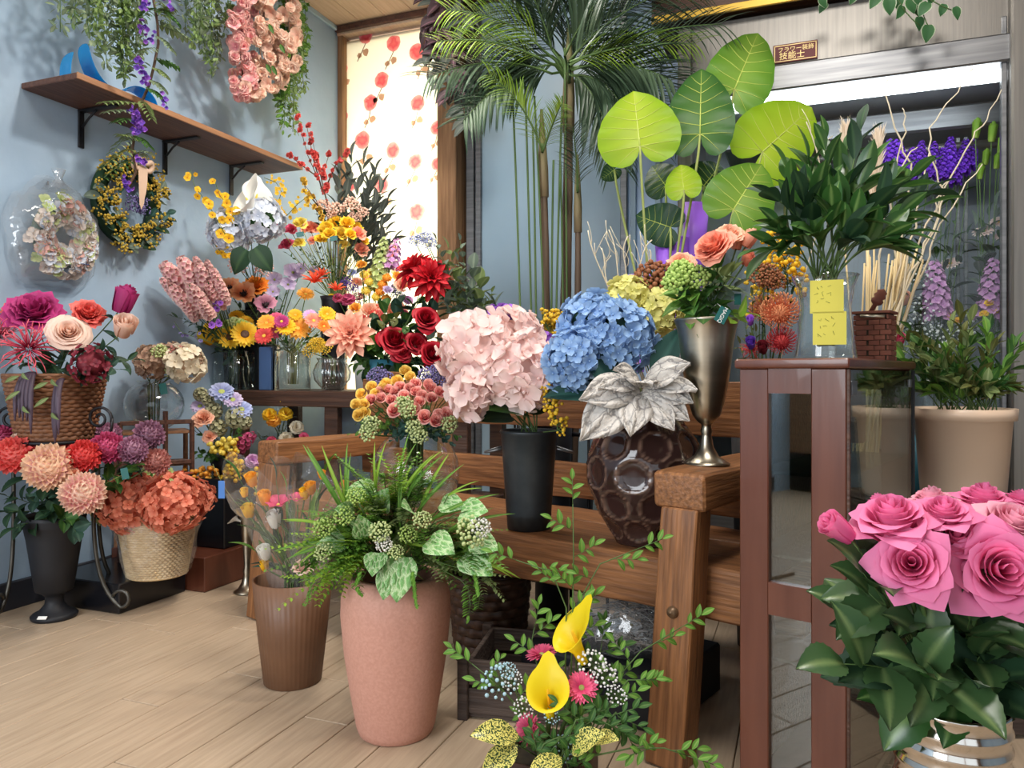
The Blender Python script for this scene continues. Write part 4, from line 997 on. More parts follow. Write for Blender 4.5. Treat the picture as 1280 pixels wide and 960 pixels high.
pot('ran', 'black_flower_bucket', Vector((-2.105, 3.08, cs_z)), vessel(.045, .07, .45, .004, [(.045, 0), (.05, .2), (.064, .43), (.07, .45)]), 'black_iron', 'tall black iron bucket of yellow ranunculus by the window', 'bucket', .45)
pot('pom', 'white_jug', sh(458, .3), vessel(.05, .06, .16, .004), 'white_paper', 'white jug of small pompons in front of the blind', 'vase', .16)
pot('plum', 'tall_black_vase', Vector((-2.23, 3.24, cs_z)), vessel(.05, .06, .34, .004), 'black_gloss', 'tall black vase of plum branches in the window corner', 'vase', .34)
pot('euc', 'grey_vase', Vector((-1.36, cs_y+.25, cs_z)), vessel(.06, .07, .2, .004), 'zinc', 'grey vase of eucalyptus before the timber post', 'vase', .2)
for u_, key, lab in ((352, 'crn', 'small black pot of yellow and white carnations below the corner shelf'), (300, 'scab', 'black pot of scabious and pods below the corner shelf')):
    if key == 'crn': pot(key, 'small_pot', gp(u_, 2.74, .30) if False else Vector((ony(u_, 500, cs_y+.1).x, cs_y+.1, .30)), vessel(.05, .06, .24, .004), 'black_matte', lab, 'pot', .24)
    else: pot(key, 'small_pot', Vector((-2.32, 2.58, .42)), vessel(.05, .065, .08, .004), 'black_matte', lab, 'pot', .08)
# ---- right hand side vessels
L0 = gp(1203, 1.9, .53)
pot('beige', 'plastic_bucket', L0, vessel(0, 0, .235, .004, [(.092, 0), (.094, .01), (.108, .205), (.117, .207), (.119, .235)], 48), 'beige_plastic', 'beige plastic bucket of bushy greenery on a crate', 'bucket', .235)
sd = thing('side_crate', gp(1203, 1.9, 0), 'dark crate standing under the beige plastic bucket', 'crate')
for z in (.06, .2, .34, .48):
    for a in range(4): ob('slat', one(box(.3, .015, .1, .002), 'crate_wood'), sd, T(gp(1203, 1.9, z)) @ Rz(a*pi/2+.4) @ T((0, -.143, 0)))
ob('top_board', one(box(.31, .31, .015, .002), 'crate_wood'), sd, T(gp(1203, 1.9, .5225)) @ Rz(.4))
L0 = gp(1160, 2.12, .42); pot('tealb', 'teal_bucket', L0, vessel(.09, .11, .25, .004), 'teal_plastic', 'teal plastic bucket partly hidden behind the beige bucket', 'bucket', .25)
block('stand_box', L0.x-.12, L0.x+.12, L0.y-.12, L0.y+.12, 0, .42, 'black_matte', 'black box holding up the teal bucket', 'box')
L0 = gp(1189, 1.04, 0); rings_ = []
for z in (.235, .26, .285, .32, .345, .37): rings_ += [(.0705, z-.007), (.0735, z-.002), (.0735, z+.002), (.0705, z+.007)]
pot('roses', 'tin_bucket', L0, vessel(0, 0, .425, .002, [(.068, 0), (.07, .01), (.07, .22)]+rings_+[(.071, .392), (.075, .397), (.073, .4)], 48), 'tin', 'shiny ribbed tin bucket of pink roses in front of the cabinet', 'bucket', .4)
# clear vase with sticky notes on the cabinet
L0 = gp(1036, 1.55, CT)
L0 = Cb(.095, .2, CT)
gv = pot('tall', 'clear_glass_vase', L0, vessel(0, 0, .175, .004, [(.062, 0), (.062, .008), (.056, .05), (.05, .11), (.056, .15), (.066, .175)], 40), 'glass', 'clear glass vase with yellow notes on top of the cabinet', 'vase', .175)
tcv = (EYE-L0); tcv.z = 0; tcv.normalize(); rt2 = Vector((0, 0, 1)).cross(-tcv) * -1
for i, (dz, dx) in enumerate(((.125, .003), (.062, .008))):
    c = L0+tcv*.071+rt2*dx+zz*dz
    n_ = tag(ob('sticky_note', one(box(.062, .0012, .066, 0), 'yellow_paper'), None, frame(c, rt2, zz)), ('upper' if i == 0 else 'lower')+' yellow paper note stuck on the clear glass vase', 'note')
    for k in range(9):
        a = rng.randrange(4); x0 = (-.02+.012*(k % 3)+rng.uniform(-.003, .003)); z0 = .018-.014*(k//3)+rng.uniform(-.003, .003)
        pts = [Vector((x0+rng.uniform(-.005, .005), -.001, z0+rng.uniform(-.005, .005))) for _ in range(3)]
        ob('handwriting', one(tube(pts, .0004, 3), 'pencil'), n_, WM[n_.name])
# little brick oven ornament
c = Cb(.05, .42, CT); om = thing('brick_ornament', c, 'small brick chimney shaped ornament on the cabinet behind the vase', 'ornament'); Mo = frame(c, -WD, zz)
bw, bh = .0235, .0115
ob('core', one(box(.066, .066, .105, 0), 'soil'), om, Mo @ T((0, 0, .0525)))
bmesh_ = one(box(bw-.001, .004, bh-.001, .0008), 'brick_mini', 'brick')
for r_ in range(9):
    for f in range(4):
        for k in range(3): ob('brick', bmesh_, om, Mo @ Rz(f*pi/2) @ T((-.0235+k*bw+(.006 if r_ % 2 else -.006)*(1 if k else .4), -.034, .006+r_*bh)))
ob('cap', one(box(.08, .08, .006, .001), 'brick_mini'), om, Mo @ T((0, 0, .109)))
ob('lid_bar', one(tube([(-.02, -.045, .1), (.03, -.045, .098)], .004, 6), 'pewter'), om, Mo)
ob('honey_knob', one(lathe([(.001, 0), (.006, .0), (.005, .02), (.012, .025), (.014, .032), (.010, .036), (.014, .042), (.010, .048), (.012, .053), (.001, .06)], 12), 'brick_mini'), om, Mo @ T((-.01, 0, .11)) @ Ry(.5))
# ---- under the bench: old wooden crate, black box, wrapped bundle, iron rack
c = onz(580, 897, 0); cr = thing('wooden_crate', c+RT*.2+FW*.1, 'dark weathered wooden crate on the floor by the callas', 'crate'); Mc = frame(c, RT*.93-FW*.2+Vector((0, 0, 0)), zz)
for z in (.045, .115): 
    for y in (0, .24): ob('slat', one(box(.26, .012, .062, .002), 'crate_wood'), cr, Mc @ T((.14, y, z)))
    for x in (.015, .265): ob('slat', one(box(.012, .24, .062, .002), 'crate_wood'), cr, Mc @ T((x, .12, z)))
for x in (.0, .275):
    for y in (-.004, .244): ob('post', one(box(.026, .026, .155, .002), 'crate_wood'), cr, Mc @ T((x, y, .0775)))
ob('bottom', one(box(.26, .24, .01, 0), 'crate_wood'), cr, Mc @ T((.14, .12, .01)))
bb = tag(ob('black_chest', one(box(.42, .34, .13, .006), 'black_matte'), None, frame(Bn(.22, .17, .065), EB, zz)), 'matt black low chest under the bench behind the callas', 'chest')
# bundle of grey excelsior in cellophane on the chest
c = Bn(.17, .15, .13); eb = thing('wrapped_bundle', c, 'cellophane bag of grey wood shavings under the bench', 'bag')
def lump(sx, sy, sz, n=14, m_=20, am=.16, sd=0):
    V = []
    for i in range(n+1):
        a = pi*i/n
        for j in range(m_):
            b = 2*pi*j/m_; d = Vector((math.sin(a)*math.cos(b), math.sin(a)*math.sin(b), -math.cos(a))); k = 1+am*noise.noise(d*2.3+Vector((sd, 0, 0)))
            V.append((d.x*sx*k, d.y*sy*k, max(d.z*sz*k, -sz*.72)+sz*.72))
    return np.array(V), gridF(n+1, m_, True), np.zeros(len(V))
ob('bag', one(lump(.165, .13, .095, 16, 26, .2, 4), 'film_strong'), eb, T(c))
mb = MB()
for k in range(330):
    a = rng.uniform(0, 6.28); r = .125*math.sqrt(rng.random()); p0 = Vector((r*math.cos(a), r*math.sin(a)*.8, .02+.1*rng.random()*(1-(r/.14)**2))); d = Vector((rng.uniform(-1, 1), rng.uniform(-.5, .5), rng.uniform(-.2, .2)))*.05
    mb.add(tube(bez(p0-d, p0+Vector((0, 0, .02)), p0+d, 5), .0016, 3, False))
o = ob('shavings', mb.mesh('shavings', 'excelsior'), eb, T(c)); o['kind'] = 'stuff'
ir = thing('iron_rack', Bn(.62, .62, 0), 'black iron rack with upright bars behind the bench', 'rack')
for k in range(9): ob('bar', one(tube([Bn(.3+.075*k, .60, .0), Bn(.3+.075*k, .60, .66)], .006, 6), 'black_iron'), ir)
for z in (.1, .64): ob('rail', one(tube([Bn(.28, .60, z), Bn(.92, .60, z)], .008, 6), 'black_iron'), ir)
# hidden floor vases that carry the tall plants
def tallvase(key, u, d, r, h, label, mat='black_matte', name='floor_vase'):
    return pot(key, name, gp(u, d, 0), vessel(r*.8, r, h, .006), mat, label, 'vase', h)
tallvase('alo', 826, 2.72, .10, .62, 'dark floor vase of big elephant ear leaves behind the bench')
tallvase('prot', 955, 2.35, .10, .70, 'dark floor vase of orange pincushions behind the cabinet')
tallvase('wheat', 1085, 2.45, .11, .60, 'dark floor vase of straw and curly willow beside the cabinet')
tallvase('yg', 830, 2.42, .09, .68, 'dark floor vase of yellow green hydrangeas behind the bench')
tallvase('palm', 700, 3.45, .16, .36, 'dark planter of the tall palm beside the blue door', name='palm_planter')
tallvase('gold', 690, 2.62, .07, .70, 'thin dark floor vase of goldenrod behind the bench')
# wire stand before the palm
wr = thing('wire_basket_stand', gp(665, 2.95, 0), 'grey wire basket stand in front of the palm trunks', 'stand')
cc = gp(672, 2.95, 0)
for z, r in ((1.02, .17), (.88, .15)): ob('ring', one(tube([cc+Vector((r*math.cos(a), r*math.sin(a), z)) for a in np.linspace(0, 2*pi, 29)], .005, 5), 'iron_pale'), wr)
for k in range(10):
    a = k*.628; ob('wire', one(tube([cc+Vector((.17*math.cos(a), .17*math.sin(a), 1.02)), cc+Vector((.15*math.cos(a), .15*math.sin(a), .88)), cc+Vector((.12*math.cos(a), .12*math.sin(a), 0))], .004, 5), 'iron_pale'), wr)
# ================================================================ flowers
def D(p): return (Vector(p)-EYE).dot(FW)
def mouth(key, px=.5):
    m_, b = VM[key]; r = .022 if key not in ('pewter', 'bud') else .008
    j = Vector((rng.uniform(-r, r), rng.uniform(-r, r), 0)); return m_+j, b+j*.8
NM = dict(ball='ball_dahlia', dahlia='dahlia', daisy='gerbera', wiry='spider_flower', cluster='filler_flower', spike='flower_spike', bud='peony_bud', pod='scabious_pod', calla='calla_lily', pincushion='pincushion_flower', cosmos='anemone')
def fl(kind, mats, u, v, px, label, key, dd=0., name=None, joined=None, d=None, **kw):
    m_, b = mouth(key); d = d or D(VM[key][0])+dd
    if isinstance(mats, str): mats = [mats]
    if joined is None: joined = (2 if px < 22 else True) if px < 44 else False
    return flower(name or NM.get(kind, kind), kind, mats, u, v, d, px, label, m_, b, joined=joined, **kw)
def br(key, name, u, v, label, dd=0., d=None, mid=None, **kw):
    """leafy branch from a vase up to (u, v)"""
    m_, b = mouth(key); e = P(u, v, d or D(m_)+dd)
    c = m_.lerp(e, .5)+zz*(.12*(e-m_).length) if mid is None else mid
    return sprig(name, [b]+bez(m_, c, e, 7), label, start=kw.pop('start', .4), **kw)
# ---- peonies in the brown basket
k = 'peony'; G_ = 'peonies in the brown basket'
fl('peony', ['magenta'], 43, 388, 72, 'huge open magenta peony in the brown basket', k, -.06, group=G_, leaves=2, leaf=('oval', 'leaf_dark', .1))
fl('peony', ['coral'], 22, 386, 40, 'coral peony half hidden behind the magenta one', k, -.0, group=G_)
fl('rose', ['blush'], 86, 412, 54, 'pale blush open peony at the front of the brown basket', k, -.13, name='peony', group=G_, leaves=2, leaf=('oval', 'leaf_blue', .09), n=30, H=.42, pt=0, ruf=.01, fwd=1.1)
fl('peony', ['coral'], 110, 394, 46, 'bright coral peony beside the blush peony', k, -.03, group=G_, leaves=2, leaf=('oval', 'leaf_blue', .09), H=.7)
fl('bud', ['magenta'], 156, 373, 42, 'deep magenta peony bud rising highest on the right', k, 0, group=G_, leaves=3, leaf=('oval', 'leaf_blue', .08), face=(.3, .1, .9))
fl('bud', ['blush'], 157, 405, 42, 'pale blush peony bud below the magenta bud', k, -.06, group=G_, leaves=2, leaf=('oval', 'leaf_blue', .08), face=(.5, -.3, .5), H=.75)
fl('wiry', ['wiry_pink'], 36, 436, 66, 'pinkish red spidery bloom hanging over the basket rim', k, -.14)
fl('wiry', ['wiry_pink'], 2, 420, 44, 'pinkish red spidery bloom at the far left edge', k, -.1)
fl('hydrangea', ['burgundy', 'burgundy'], 114, 455, 52, 'dark burgundy ragged bloom at the basket rim', k, -.1, name='hydrangea', n=34, joined=True)
for i, (u, v) in enumerate(((150, 462), (168, 450), (130, 440), (65, 455), (90, 470), (20, 452), (118, 470), (60, 470), (100, 440))):
    br(k, 'peony_leaf_sprig', u, v, 'dark green peony leaf sprig sticking out of the brown basket', -.1, n=6, leaf=('oval', ['leaf_blue', 'leaf_dark'][i % 2], .085), group='leaf sprigs in the brown basket', start=.6)
for i, (u, v, nn) in enumerate(((30, 470, 6), (66, 478, 5))):
    d = 2.48; c = P(u, v, d); o = thing('hanging_seed_pods', c, ('purple grey seed tassels at the left of the basket front' if i == 0 else 'purple grey seed tassels at the middle of the basket front'), 'seed pods')
    for q in range(nn):
        ln = S(rng.uniform(50, 80), d); off = Vector((rng.uniform(-.03, .03), 0, 0)); a = c+off*.2
        pts = bez(a+FW*.06+zz*.01, a+off*1.2+zz*.02-FW*.01, a+off*1.3-zz*ln, 9)
        ob('pod', one(tube(pts, [.003, .006, .008, .0085, .008, .0085, .008, .006, .002], 7), 'pod_purple'), o)
    for q, (dx, dz) in enumerate(((-.04, .0), (.045, .01), (-.02, -.05), (.05, -.1))): ob('leaf', leafmesh('lance', 'leaf_sage'), o, leafM(c+Vector((dx*.2, -.012, dz)), Vector((dx, -.02, -.02)), .055, -FW))
# ---- dahlias in the black urn
k = 'urn'; G_ = 'dahlias in the black urn'; md = dict(leaves=2, leaf=('rose', 'leaf_dark', .08), group=G_)
fl('ball', ['coral'], 18, 568, 52, 'coral ball dahlia at the far left of the urn', k, -.1, **md)
fl('ball', ['coral'], 76, 547, 44, 'coral ball dahlia at the back of the urn, below the basket', k, .03, **md)
fl('ball', ['cream_mauve'], 61, 583, 62, 'large cream and mauve ball dahlia at the front of the urn', k, -.16, n=120, pw=.13, **md)
fl('ball', ['coral_red'], 105, 569, 44, 'orange red ball dahlia beside the large cream dahlia', k, -.1, **md)
fl('ball', ['cream_pink'], 104, 616, 56, 'cream and pink striped ball dahlia hanging lowest on the urn', k, -.2, n=120, pw=.12, **md)
fl('ball', ['berry'], 135, 559, 44, 'purplish berry pink ball dahlia behind the orange red one', k, -.04, **md)
fl('ball', ['dusky_mauve'], 167, 561, 38, 'dusky mauve ball dahlia with greenish centre', k, -.02, **md)
fl('ball', ['dusky_mauve'], 187, 543, 40, 'dusky mauve ball dahlia highest on the right of the urn', k, .05, **md)
fl('ball', ['dusky_rose'], 196, 576, 36, 'dusty rose ball dahlia above the coral hydrangeas', k, .03, **md)
fl('ball', ['dusky_mauve'], 136, 541, 32, 'dusky mauve dahlia peeping out behind the berry pink one', k, .1, **md)
fl('ball', ['berry'], 4, 545, 34, 'berry dahlia cut by the left edge of the picture', k, 0, **md)
fl('carnation', ['blush'], 20, 547, 16, 'tiny cream bud between the coral dahlias', k, -.05)
fl('carnation', ['peach'], 93, 592, 20, 'small peach bloom between the cream dahlias', k, -.14)
for i, (u, v) in enumerate(((8, 620), (40, 625), (85, 650), (20, 660), (120, 590), (150, 600), (60, 640), (75, 615), (165, 585), (10, 640), (95, 665), (130, 610))):
    br(k, 'dahlia_leaf_sprig', u, v, 'dark green dahlia leaf sprig hanging over the black urn', -.12 if u < 110 else -.05, n=5, leaf=('rose', ['leaf_dark', 'leaf_blue', 'leaf_mid'][i % 3], .085), group='leaf sprigs in the black urn', start=.6)
# ---- coral hydrangeas in the wicker basket
k = 'coral'; G_ = 'coral hydrangeas in the wicker basket'
fl('hydrangea', ['coral_soft', 'coral_soft'], 162, 627, 80, 'coral hydrangea head at the left of the wicker basket', k, -.09, n=110, fs=.2, group=G_)
fl('hydrangea', ['coral_soft', 'coral_soft'], 218, 627, 82, 'coral hydrangea head at the front right of the wicker basket', k, -.1, n=110, fs=.2, group=G_)
fl('hydrangea', ['coral_soft', 'coral_soft'], 246, 622, 46, 'coral hydrangea head at the far right of the wicker basket', k, .02, n=60, fs=.24, group=G_)
fl('hydrangea', ['lime_white', 'leaf_mid'], 197, 600, 44, 'lime green hydrangea peeping over the coral heads', k, .06, n=44)
fl('hydrangea', ['lime_white', 'leaf_mid'], 132, 640, 34, 'small olive green hydrangea left of the coral heads', k, -.02, n=30)
# ---- antique hydrangeas over the fish bowl
k = 'bowl'
fl('hydrangea', ['antique', 'antique'], 190, 452, 44, 'brownish pink antique hydrangea over the fish bowl', k, -.03, n=50, fs=.3, joined=False)
fl('hydrangea', ['antique', 'leaf_mid'], 212, 446, 42, 'tan antique hydrangea at the back over the fish bowl', k, .05, n=46, joined=True)
fl('hydrangea', ['ivory', 'antique'], 232, 455, 46, 'ivory hydrangea with big petals over the fish bowl', k, -.06, n=26, fs=.46)
# ---- corner block: white hydrangeas, callas, oncidium
k = 'calla_w'
fl('hydrangea', ['white_blue', 'leaf_mid'], 288, 288, 56, 'white hydrangea with a bluish tint on the left of the black vase', k, d=3.42, n=64, fs=.3)
fl('hydrangea', ['white_blue', 'leaf_mid'], 327, 275, 56, 'white hydrangea on the right of the black vase', k, d=3.42, n=64, fs=.3)
fl('calla', ['white_petal', 'lemon'], 301, 240, 44, 'creamy white calla lily facing front above the white hydrangeas', k, d=3.34, name='calla_lily', face=(-.25, -.5, .8), roll=.2, joined=True)
fl('calla', ['white_petal', 'lemon'], 324, 236, 38, 'creamy white calla lily turned away at the back', k, d=3.42, name='calla_lily', face=(.45, -.15, .85), roll=-.3, joined=True)
for i, (u, v, dx) in enumerate(((308, 312, -.5), (318, 310, .6))):
    p_ = P(u, v, 3.36); m_, b = mouth(k); o = thing('hydrangea_leaf', b, ['left', 'right'][i]+' one of two big dark green leaves hanging below the white hydrangeas', 'leaf')
    ob('stem', one(tube(bez(p_, p_-zz*.05+FW*.1, m_, 6)+[b], .002, 5), 'stem_green'), o); ob('leaf', leafmesh('heart', 'leaf_dark'), o, leafM(p_, RT*dx-zz*.8, .13, -FW+zz*.3))
def spray(key, name, pts, label, mats, n, size, d=None, dd=0., group=None, kind='cosmos', kw={}, sr=.0016, stem='stem_green', jit=6):
    """arching spray of little blooms; pts in pixels from the tip side down to the vase"""
    m_, b = mouth(key) if key else (None, None); dp = d or D(VM[key][0])+dd
    w_ = [P(u, v, dp) for u, v in pts]
    line = w_+([m_, b] if key else [])
    root = thing(name, line[-1], label, 'flower', group); ob('stem', one(tube(line, sr, 5), stem), root)
    pr = proto(kind, mats, 0, 2, **kw)
    k_ = len(w_)-1
    for i in range(n):
        f = k_*(i+.5)/n; a = min(int(f), k_-1) if k_ > 0 else 0; p = w_[a].lerp(w_[min(a+1, k_)], f-a)+rv(S(jit, dp))
        s_ = S(size, dp)*rng.uniform(.75, 1.15)*(.6+.4*i/n)
        for nm, me, M in pr: ob(nm, me, root, aim(p, (EYE-p).normalized()+rv(.5)+zz*.2, rng.uniform(0, 6), s_) @ M)
    return root
ON = dict(n=5, q=.4, lift=.25, wd=.5)
spray(k, 'oncidium_spray', [(238, 212), (243, 232), (256, 250), (268, 268), (285, 300)], 'arching yellow orchid spray at the far left of the black vase', ['yellow', 'rust'], 15, 14, d=3.32, kw=ON)
spray(k, 'oncidium_spray', [(268, 225), (275, 245), (285, 256), (295, 280)], 'yellow orchid spray just left of the white callas', ['yellow', 'rust'], 9, 15, d=3.36, kw=ON)
spray(k, 'oncidium_spray', [(330, 222), (345, 228), (352, 240), (345, 262)], 'feathery yellow spray right of the white callas', ['golden', 'golden'], 26, 7, d=3.5, kw=ON)
spray(k, 'oncidium_spray', [(385, 245), (372, 255), (360, 268), (340, 285)], 'feathery yellow spray reaching furthest right over the ranunculus', ['golden', 'golden'], 34, 7, d=3.5, kw=ON, jit=10)
spray(k, 'oncidium_spray', [(265, 300), (278, 318), (285, 312), (300, 320)], 'drooping yellow orchid spray below the left white hydrangea', ['yellow', 'rust'], 7, 11, d=3.4, kw=ON)
for u, v in ((298, 332), (330, 335)): fl('cluster', ['larkspur', 'larkspur', 'stem_green'], u, v, 26, 'dusty pink tiny flower cluster below the big leaf', 'calla_w', d=3.5, group='dusty pink clusters by the black vase')
# ---- pink larkspur in the shelf corner
k = 'spike'
for i, (u, v, h_) in enumerate(((215, 362, 44), (232, 338, 44), (250, 336, 40), (262, 338, 36), (276, 362, 44), (236, 385, 44), (256, 385, 40), (222, 350, 62), (240, 345, 66), (256, 350, 60), (246, 372, 60), (266, 368, 50), (228, 372, 56), (270, 352, 48), (212, 345, 40))):
    fl('spike', ['larkspur', 'larkspur', 'stem_green'], u, v, h_, 'dusty pink larkspur spike in the shelf corner by the wall', k, d=rng.uniform(3.22, 3.32), name='larkspur', group='larkspur spikes in the shelf corner', n=54, w=.13, fs=.24, var=i)
spray(k, 'lavender_spray', [(268, 380), (276, 386), (270, 400), (262, 410)], 'small violet flowers between larkspur and sunflowers', ['violet', 'disc_dark'], 6, 12, d=3.3)
spray(k, 'lavender_spray', [(218, 402), (226, 415), (240, 420), (256, 425)], 'thin dark violet sprig against the wall below the larkspur', ['lavender', 'disc_dark'], 9, 6, d=3.25)
# ---- orange poppies
k = 'poppy'
fl('poppy', ['poppy_orange', 'disc_dark'], 287, 362, 32, 'orange poppy with black centre, left one of the pair', k, -.06, fwd=1.2)
fl('poppy', ['poppy_orange', 'disc_dark'], 305, 368, 34, 'orange poppy with black centre, right one of the pair', k, -.09, fwd=1.2)
fl('peony', ['orange'], 320, 356, 34, 'bright orange ruffled poppy right of the black centred pair', k, -.04, name='poppy', ruf=.05)
fl('poppy', ['mauve_poppy', 'disc_dark'], 332, 382, 30, 'dusky mauve poppy with dark centre below the lilac blooms', k, -.08, fwd=1.0)
for i, (u, v, s_) in enumerate(((343, 350, 24), (366, 341, 28), (360, 356, 22), (341, 365, 20), (394, 341, 20), (376, 336, 18))):
    fl('cosmos', ['lilac', 'disc_green'], u, v, s_, 'pale lilac lisianthus beside the orange poppies', k, rng.uniform(-.03, .05), name='lisianthus', group='pale lilac blooms beside the orange poppies', fwd=1.1)
# ---- sunflowers
k = 'sun'
fl('daisy', ['yellow', 'disc_brown'], 288, 421, 34, 'sunflower in the square vase, left one of the pair', k, -.07, name='sunflower', disc=.17, n=20, wd=.13, q=.8, fwd=1.3)
fl('daisy', ['yellow', 'disc_brown'], 306, 418, 36, 'sunflower in the square vase, right one of the pair', k, -.09, name='sunflower', disc=.17, n=20, wd=.13, q=.8, fwd=1.3)
for i, (u, v) in enumerate(((256, 420), (266, 413), (275, 420))): fl('bud', ['yellow'], u, v, 28, 'closed yellow tulip left of the sunflowers', k, -.05, name='tulip', group='yellow tulips left of the sunflowers', face=(-.4, -.6, .5))
for i, (u, v) in enumerate(((283, 408), (294, 404), (302, 407), (311, 411), (280, 414))): fl('cluster', [['green_ball', 'lime_white'][i % 2], 'green_ball', 'stem_green'], u, v, 17, 'green and white button filler above the sunflowers', k, -.05, name='button_flower', group='button fillers above the sunflowers', n=30, r=.12, fill=.1)
fl('daisy', ['yellow', 'disc_yellow'], 296, 396, 22, 'yellow daisy behind the sunflowers', k, 0); fl('daisy', ['yellow', 'disc_yellow'], 308, 402, 20, 'small yellow daisy top right of the sunflowers', k, -.02)
for i, (u, v) in enumerate(((300, 445), (275, 440), (290, 448))): br(k, 'sunflower_leaf', u, v, 'dark leaf under the sunflowers inside the square vase', -.03, n=2, leaf=('oval', 'leaf_dark', .08), group='leaves in the square vase', start=.8)
# ---- gerberas
k = 'ger'
for u, v, s_, c, lab in ((372, 411, 36, 'amber', 'amber orange gerbera at the front of the glass cylinder'), (358, 409, 26, 'yellow', 'yellow gerbera left of the amber one'), (409, 393, 24, 'yellow', 'yellow gerbera tilted up near the peach dahlia'),
                         (369, 394, 20, 'yellow', 'small yellow gerbera at the top of the glass cylinder'), (333, 404, 26, 'amber', 'amber gerbera at the left edge of the glass cylinder'), (345, 400, 24, 'hot_pink', 'hot pink gerbera left of the yellow ones'),
                         (352, 402, 20, 'magenta', 'magenta gerbera above the yellow gerbera'), (392, 401, 24, 'salmon', 'salmon gerbera behind the amber one'), (388, 395, 20, 'stock_pink', 'pale mauve pink gerbera at the back'),
                         (330, 420, 26, 'coral_red', 'dull red gerbera beside the sunflowers'), (345, 415, 22, 'berry', 'dark berry gerbera low in the cylinder'), (397, 432, 22, 'yellow', 'yellow gerbera hanging by the ribbed vase'), (405, 408, 18, 'orange', 'orange gerbera behind the peach dahlia')):
    fl('daisy', [c, 'disc_yellow'], u, v, s_, lab, k, rng.uniform(-.1, 0), n=18, wd=.14, fwd=.9, group='gerberas in the glass cylinder', stem='stem_pale')
for u, v, s_, lab in ((393, 352, 38, 'spiky vermilion lily highest above the gerberas'), (402, 344, 26, 'spiky vermilion lily tilted right above the gerberas'), (420, 362, 28, 'spiky vermilion lily close to the pompons')):
    fl('dahlia', ['vermilion'], u, v, s_, lab, 'ran', -.12, name='nerine', layers=((7, .5, .12, .5), (5, .42, .1, 1.0)), q=1.1, face=(.3, -.4, .8))
fl('daisy', ['amber', 'disc_yellow'], 382, 368, 24, 'amber yellow gerbera below the vermilion lilies', 'ger', .05); fl('carnation', ['berry'], 435, 374, 22, 'berry pink bloom left of the pompons', 'pom', -.05); fl('carnation', ['hot_pink'], 422, 372, 16, 'hot pink small bloom left of the pompons', 'pom', -.06)
for u, v in ((396, 430), (406, 436), (388, 438)): fl('cluster', ['golden', 'golden', 'stem_green'], u, v, 22, 'yellow feathery filler in the small ribbed vase', 'rib', -.03, group='yellow fillers in the ribbed vase')
# ---- yellow ranunculus bucket
k = 'ran'
RA = [(350, 283, 20, 'hot_pink'), (363, 286, 20, 'hot_pink'), (358, 305, 22, 'hot_pink'), (375, 278, 22, 'lemon'), (388, 284, 26, 'salmon'), (374, 303, 18, 'lemon'), (408, 283, 22, 'yellow'), (420, 277, 24, 'yellow'), (434, 278, 24, 'yellow'), (445, 283, 20, 'yellow'),
      (412, 292, 22, 'yellow'), (426, 291, 22, 'golden'), (400, 298, 18, 'yellow'), (438, 292, 18, 'yellow'), (448, 291, 24, 'salmon'), (452, 311, 24, 'salmon'), (404, 287, 18, 'golden'), (456, 300, 14, 'yellow'), (390, 300, 14, 'salmon'), (430, 305, 16, 'lemon')]
for u, v, s_, c in RA:
    w_ = {'hot_pink': 'pink', 'lemon': 'pale yellow', 'salmon': 'salmon', 'yellow': 'bright yellow', 'golden': 'golden'}[c]
    fl('peony', [c], u, v, s_, w_+' ranunculus on a long stem over the black bucket', k, rng.uniform(-.1, .05), name='ranunculus', n=18, ruf=.04, group=w_+' ranunculus over the black bucket', sr=.0018, stem='stem_pale')
for i in range(14): br(k, 'pale_stem', 385+i*6, 305+rng.uniform(0, 25), 'thin pale green bare stem below the yellow ranunculus', rng.uniform(-.1, .05), n=3, leaf=('mini', 'leaf_sage', .03), group='bare stems in the black bucket', joined=True)
for u, v, s_ in ((402, 258, 22), (420, 262, 24), (440, 256, 24), (452, 266, 20), (412, 268, 18), (444, 272, 20)): fl('cluster', ['blossom_pale', 'blossom_pale', 'stem_green'], u, v, s_, 'small blush blossom cluster above the ranunculus', k, .04, name='blossom_cluster', group='blush clusters above the ranunculus', n=40, r=.07)
for u, v in ((405, 265), (425, 270), (395, 262), (448, 262)): br(k, 'blossom_leaf_sprig', u, v, 'dark green leaf sprig among the blush clusters', .03, n=5, leaf=('round', 'leaf_dark', .05), group='leaf sprigs above the ranunculus', start=.75)
# ---- charcoal foliage and plum branches
k = 'plum'
for i, (u, v) in enumerate(((440, 196), (455, 205), (470, 215), (478, 235), (484, 252), (486, 270), (482, 290), (492, 300), (425, 215), (462, 232), (470, 262), (435, 225), (460, 250))):
    br(k, 'charcoal_leaf_branch', u, v, 'charcoal green pointed leaf branch in front of the blind', -.02, n=12, leaf=('camellia' if i % 2 else 'oval', 'leaf_charcoal', .14), group='charcoal leaf branches by the blind', start=.55, spread=.7, lift=.6)
def twig(key, name, lines, label, mats, d, bl, n, kind='cosmos', r0=.004, mat='twig_brown', cat='branch', kw={}, stuff=False):
    m_, b = mouth(key); root = thing(name, b, label, cat); pr = proto(kind, mats, 0, 2, **kw)
    for li, ln in enumerate(lines):
        pts = [P(u, v, d) for u, v in ln]
        if li == 0: pts = [b, m_]+pts
        ob('branch', one(tube(pts, [r0*(1-.7*i/(len(pts)-1)) for i in range(len(pts))], 5), mat), root)
        q = pts[2:] if li == 0 else pts
        for i in range(n):
            f = rng.uniform(.2, len(q)-1); a = min(int(f), len(q)-2); p = q[a].lerp(q[a+1], f-a)+rv(.008)
            for nm, me, M in pr: ob('blossom', me, root, aim(p, rv(1)+(EYE-p).normalized(), 0, S(bl, d)*rng.uniform(.6, 1.2)) @ M)
    return root
PK = dict(n=14, ruf=.02, H=.7)
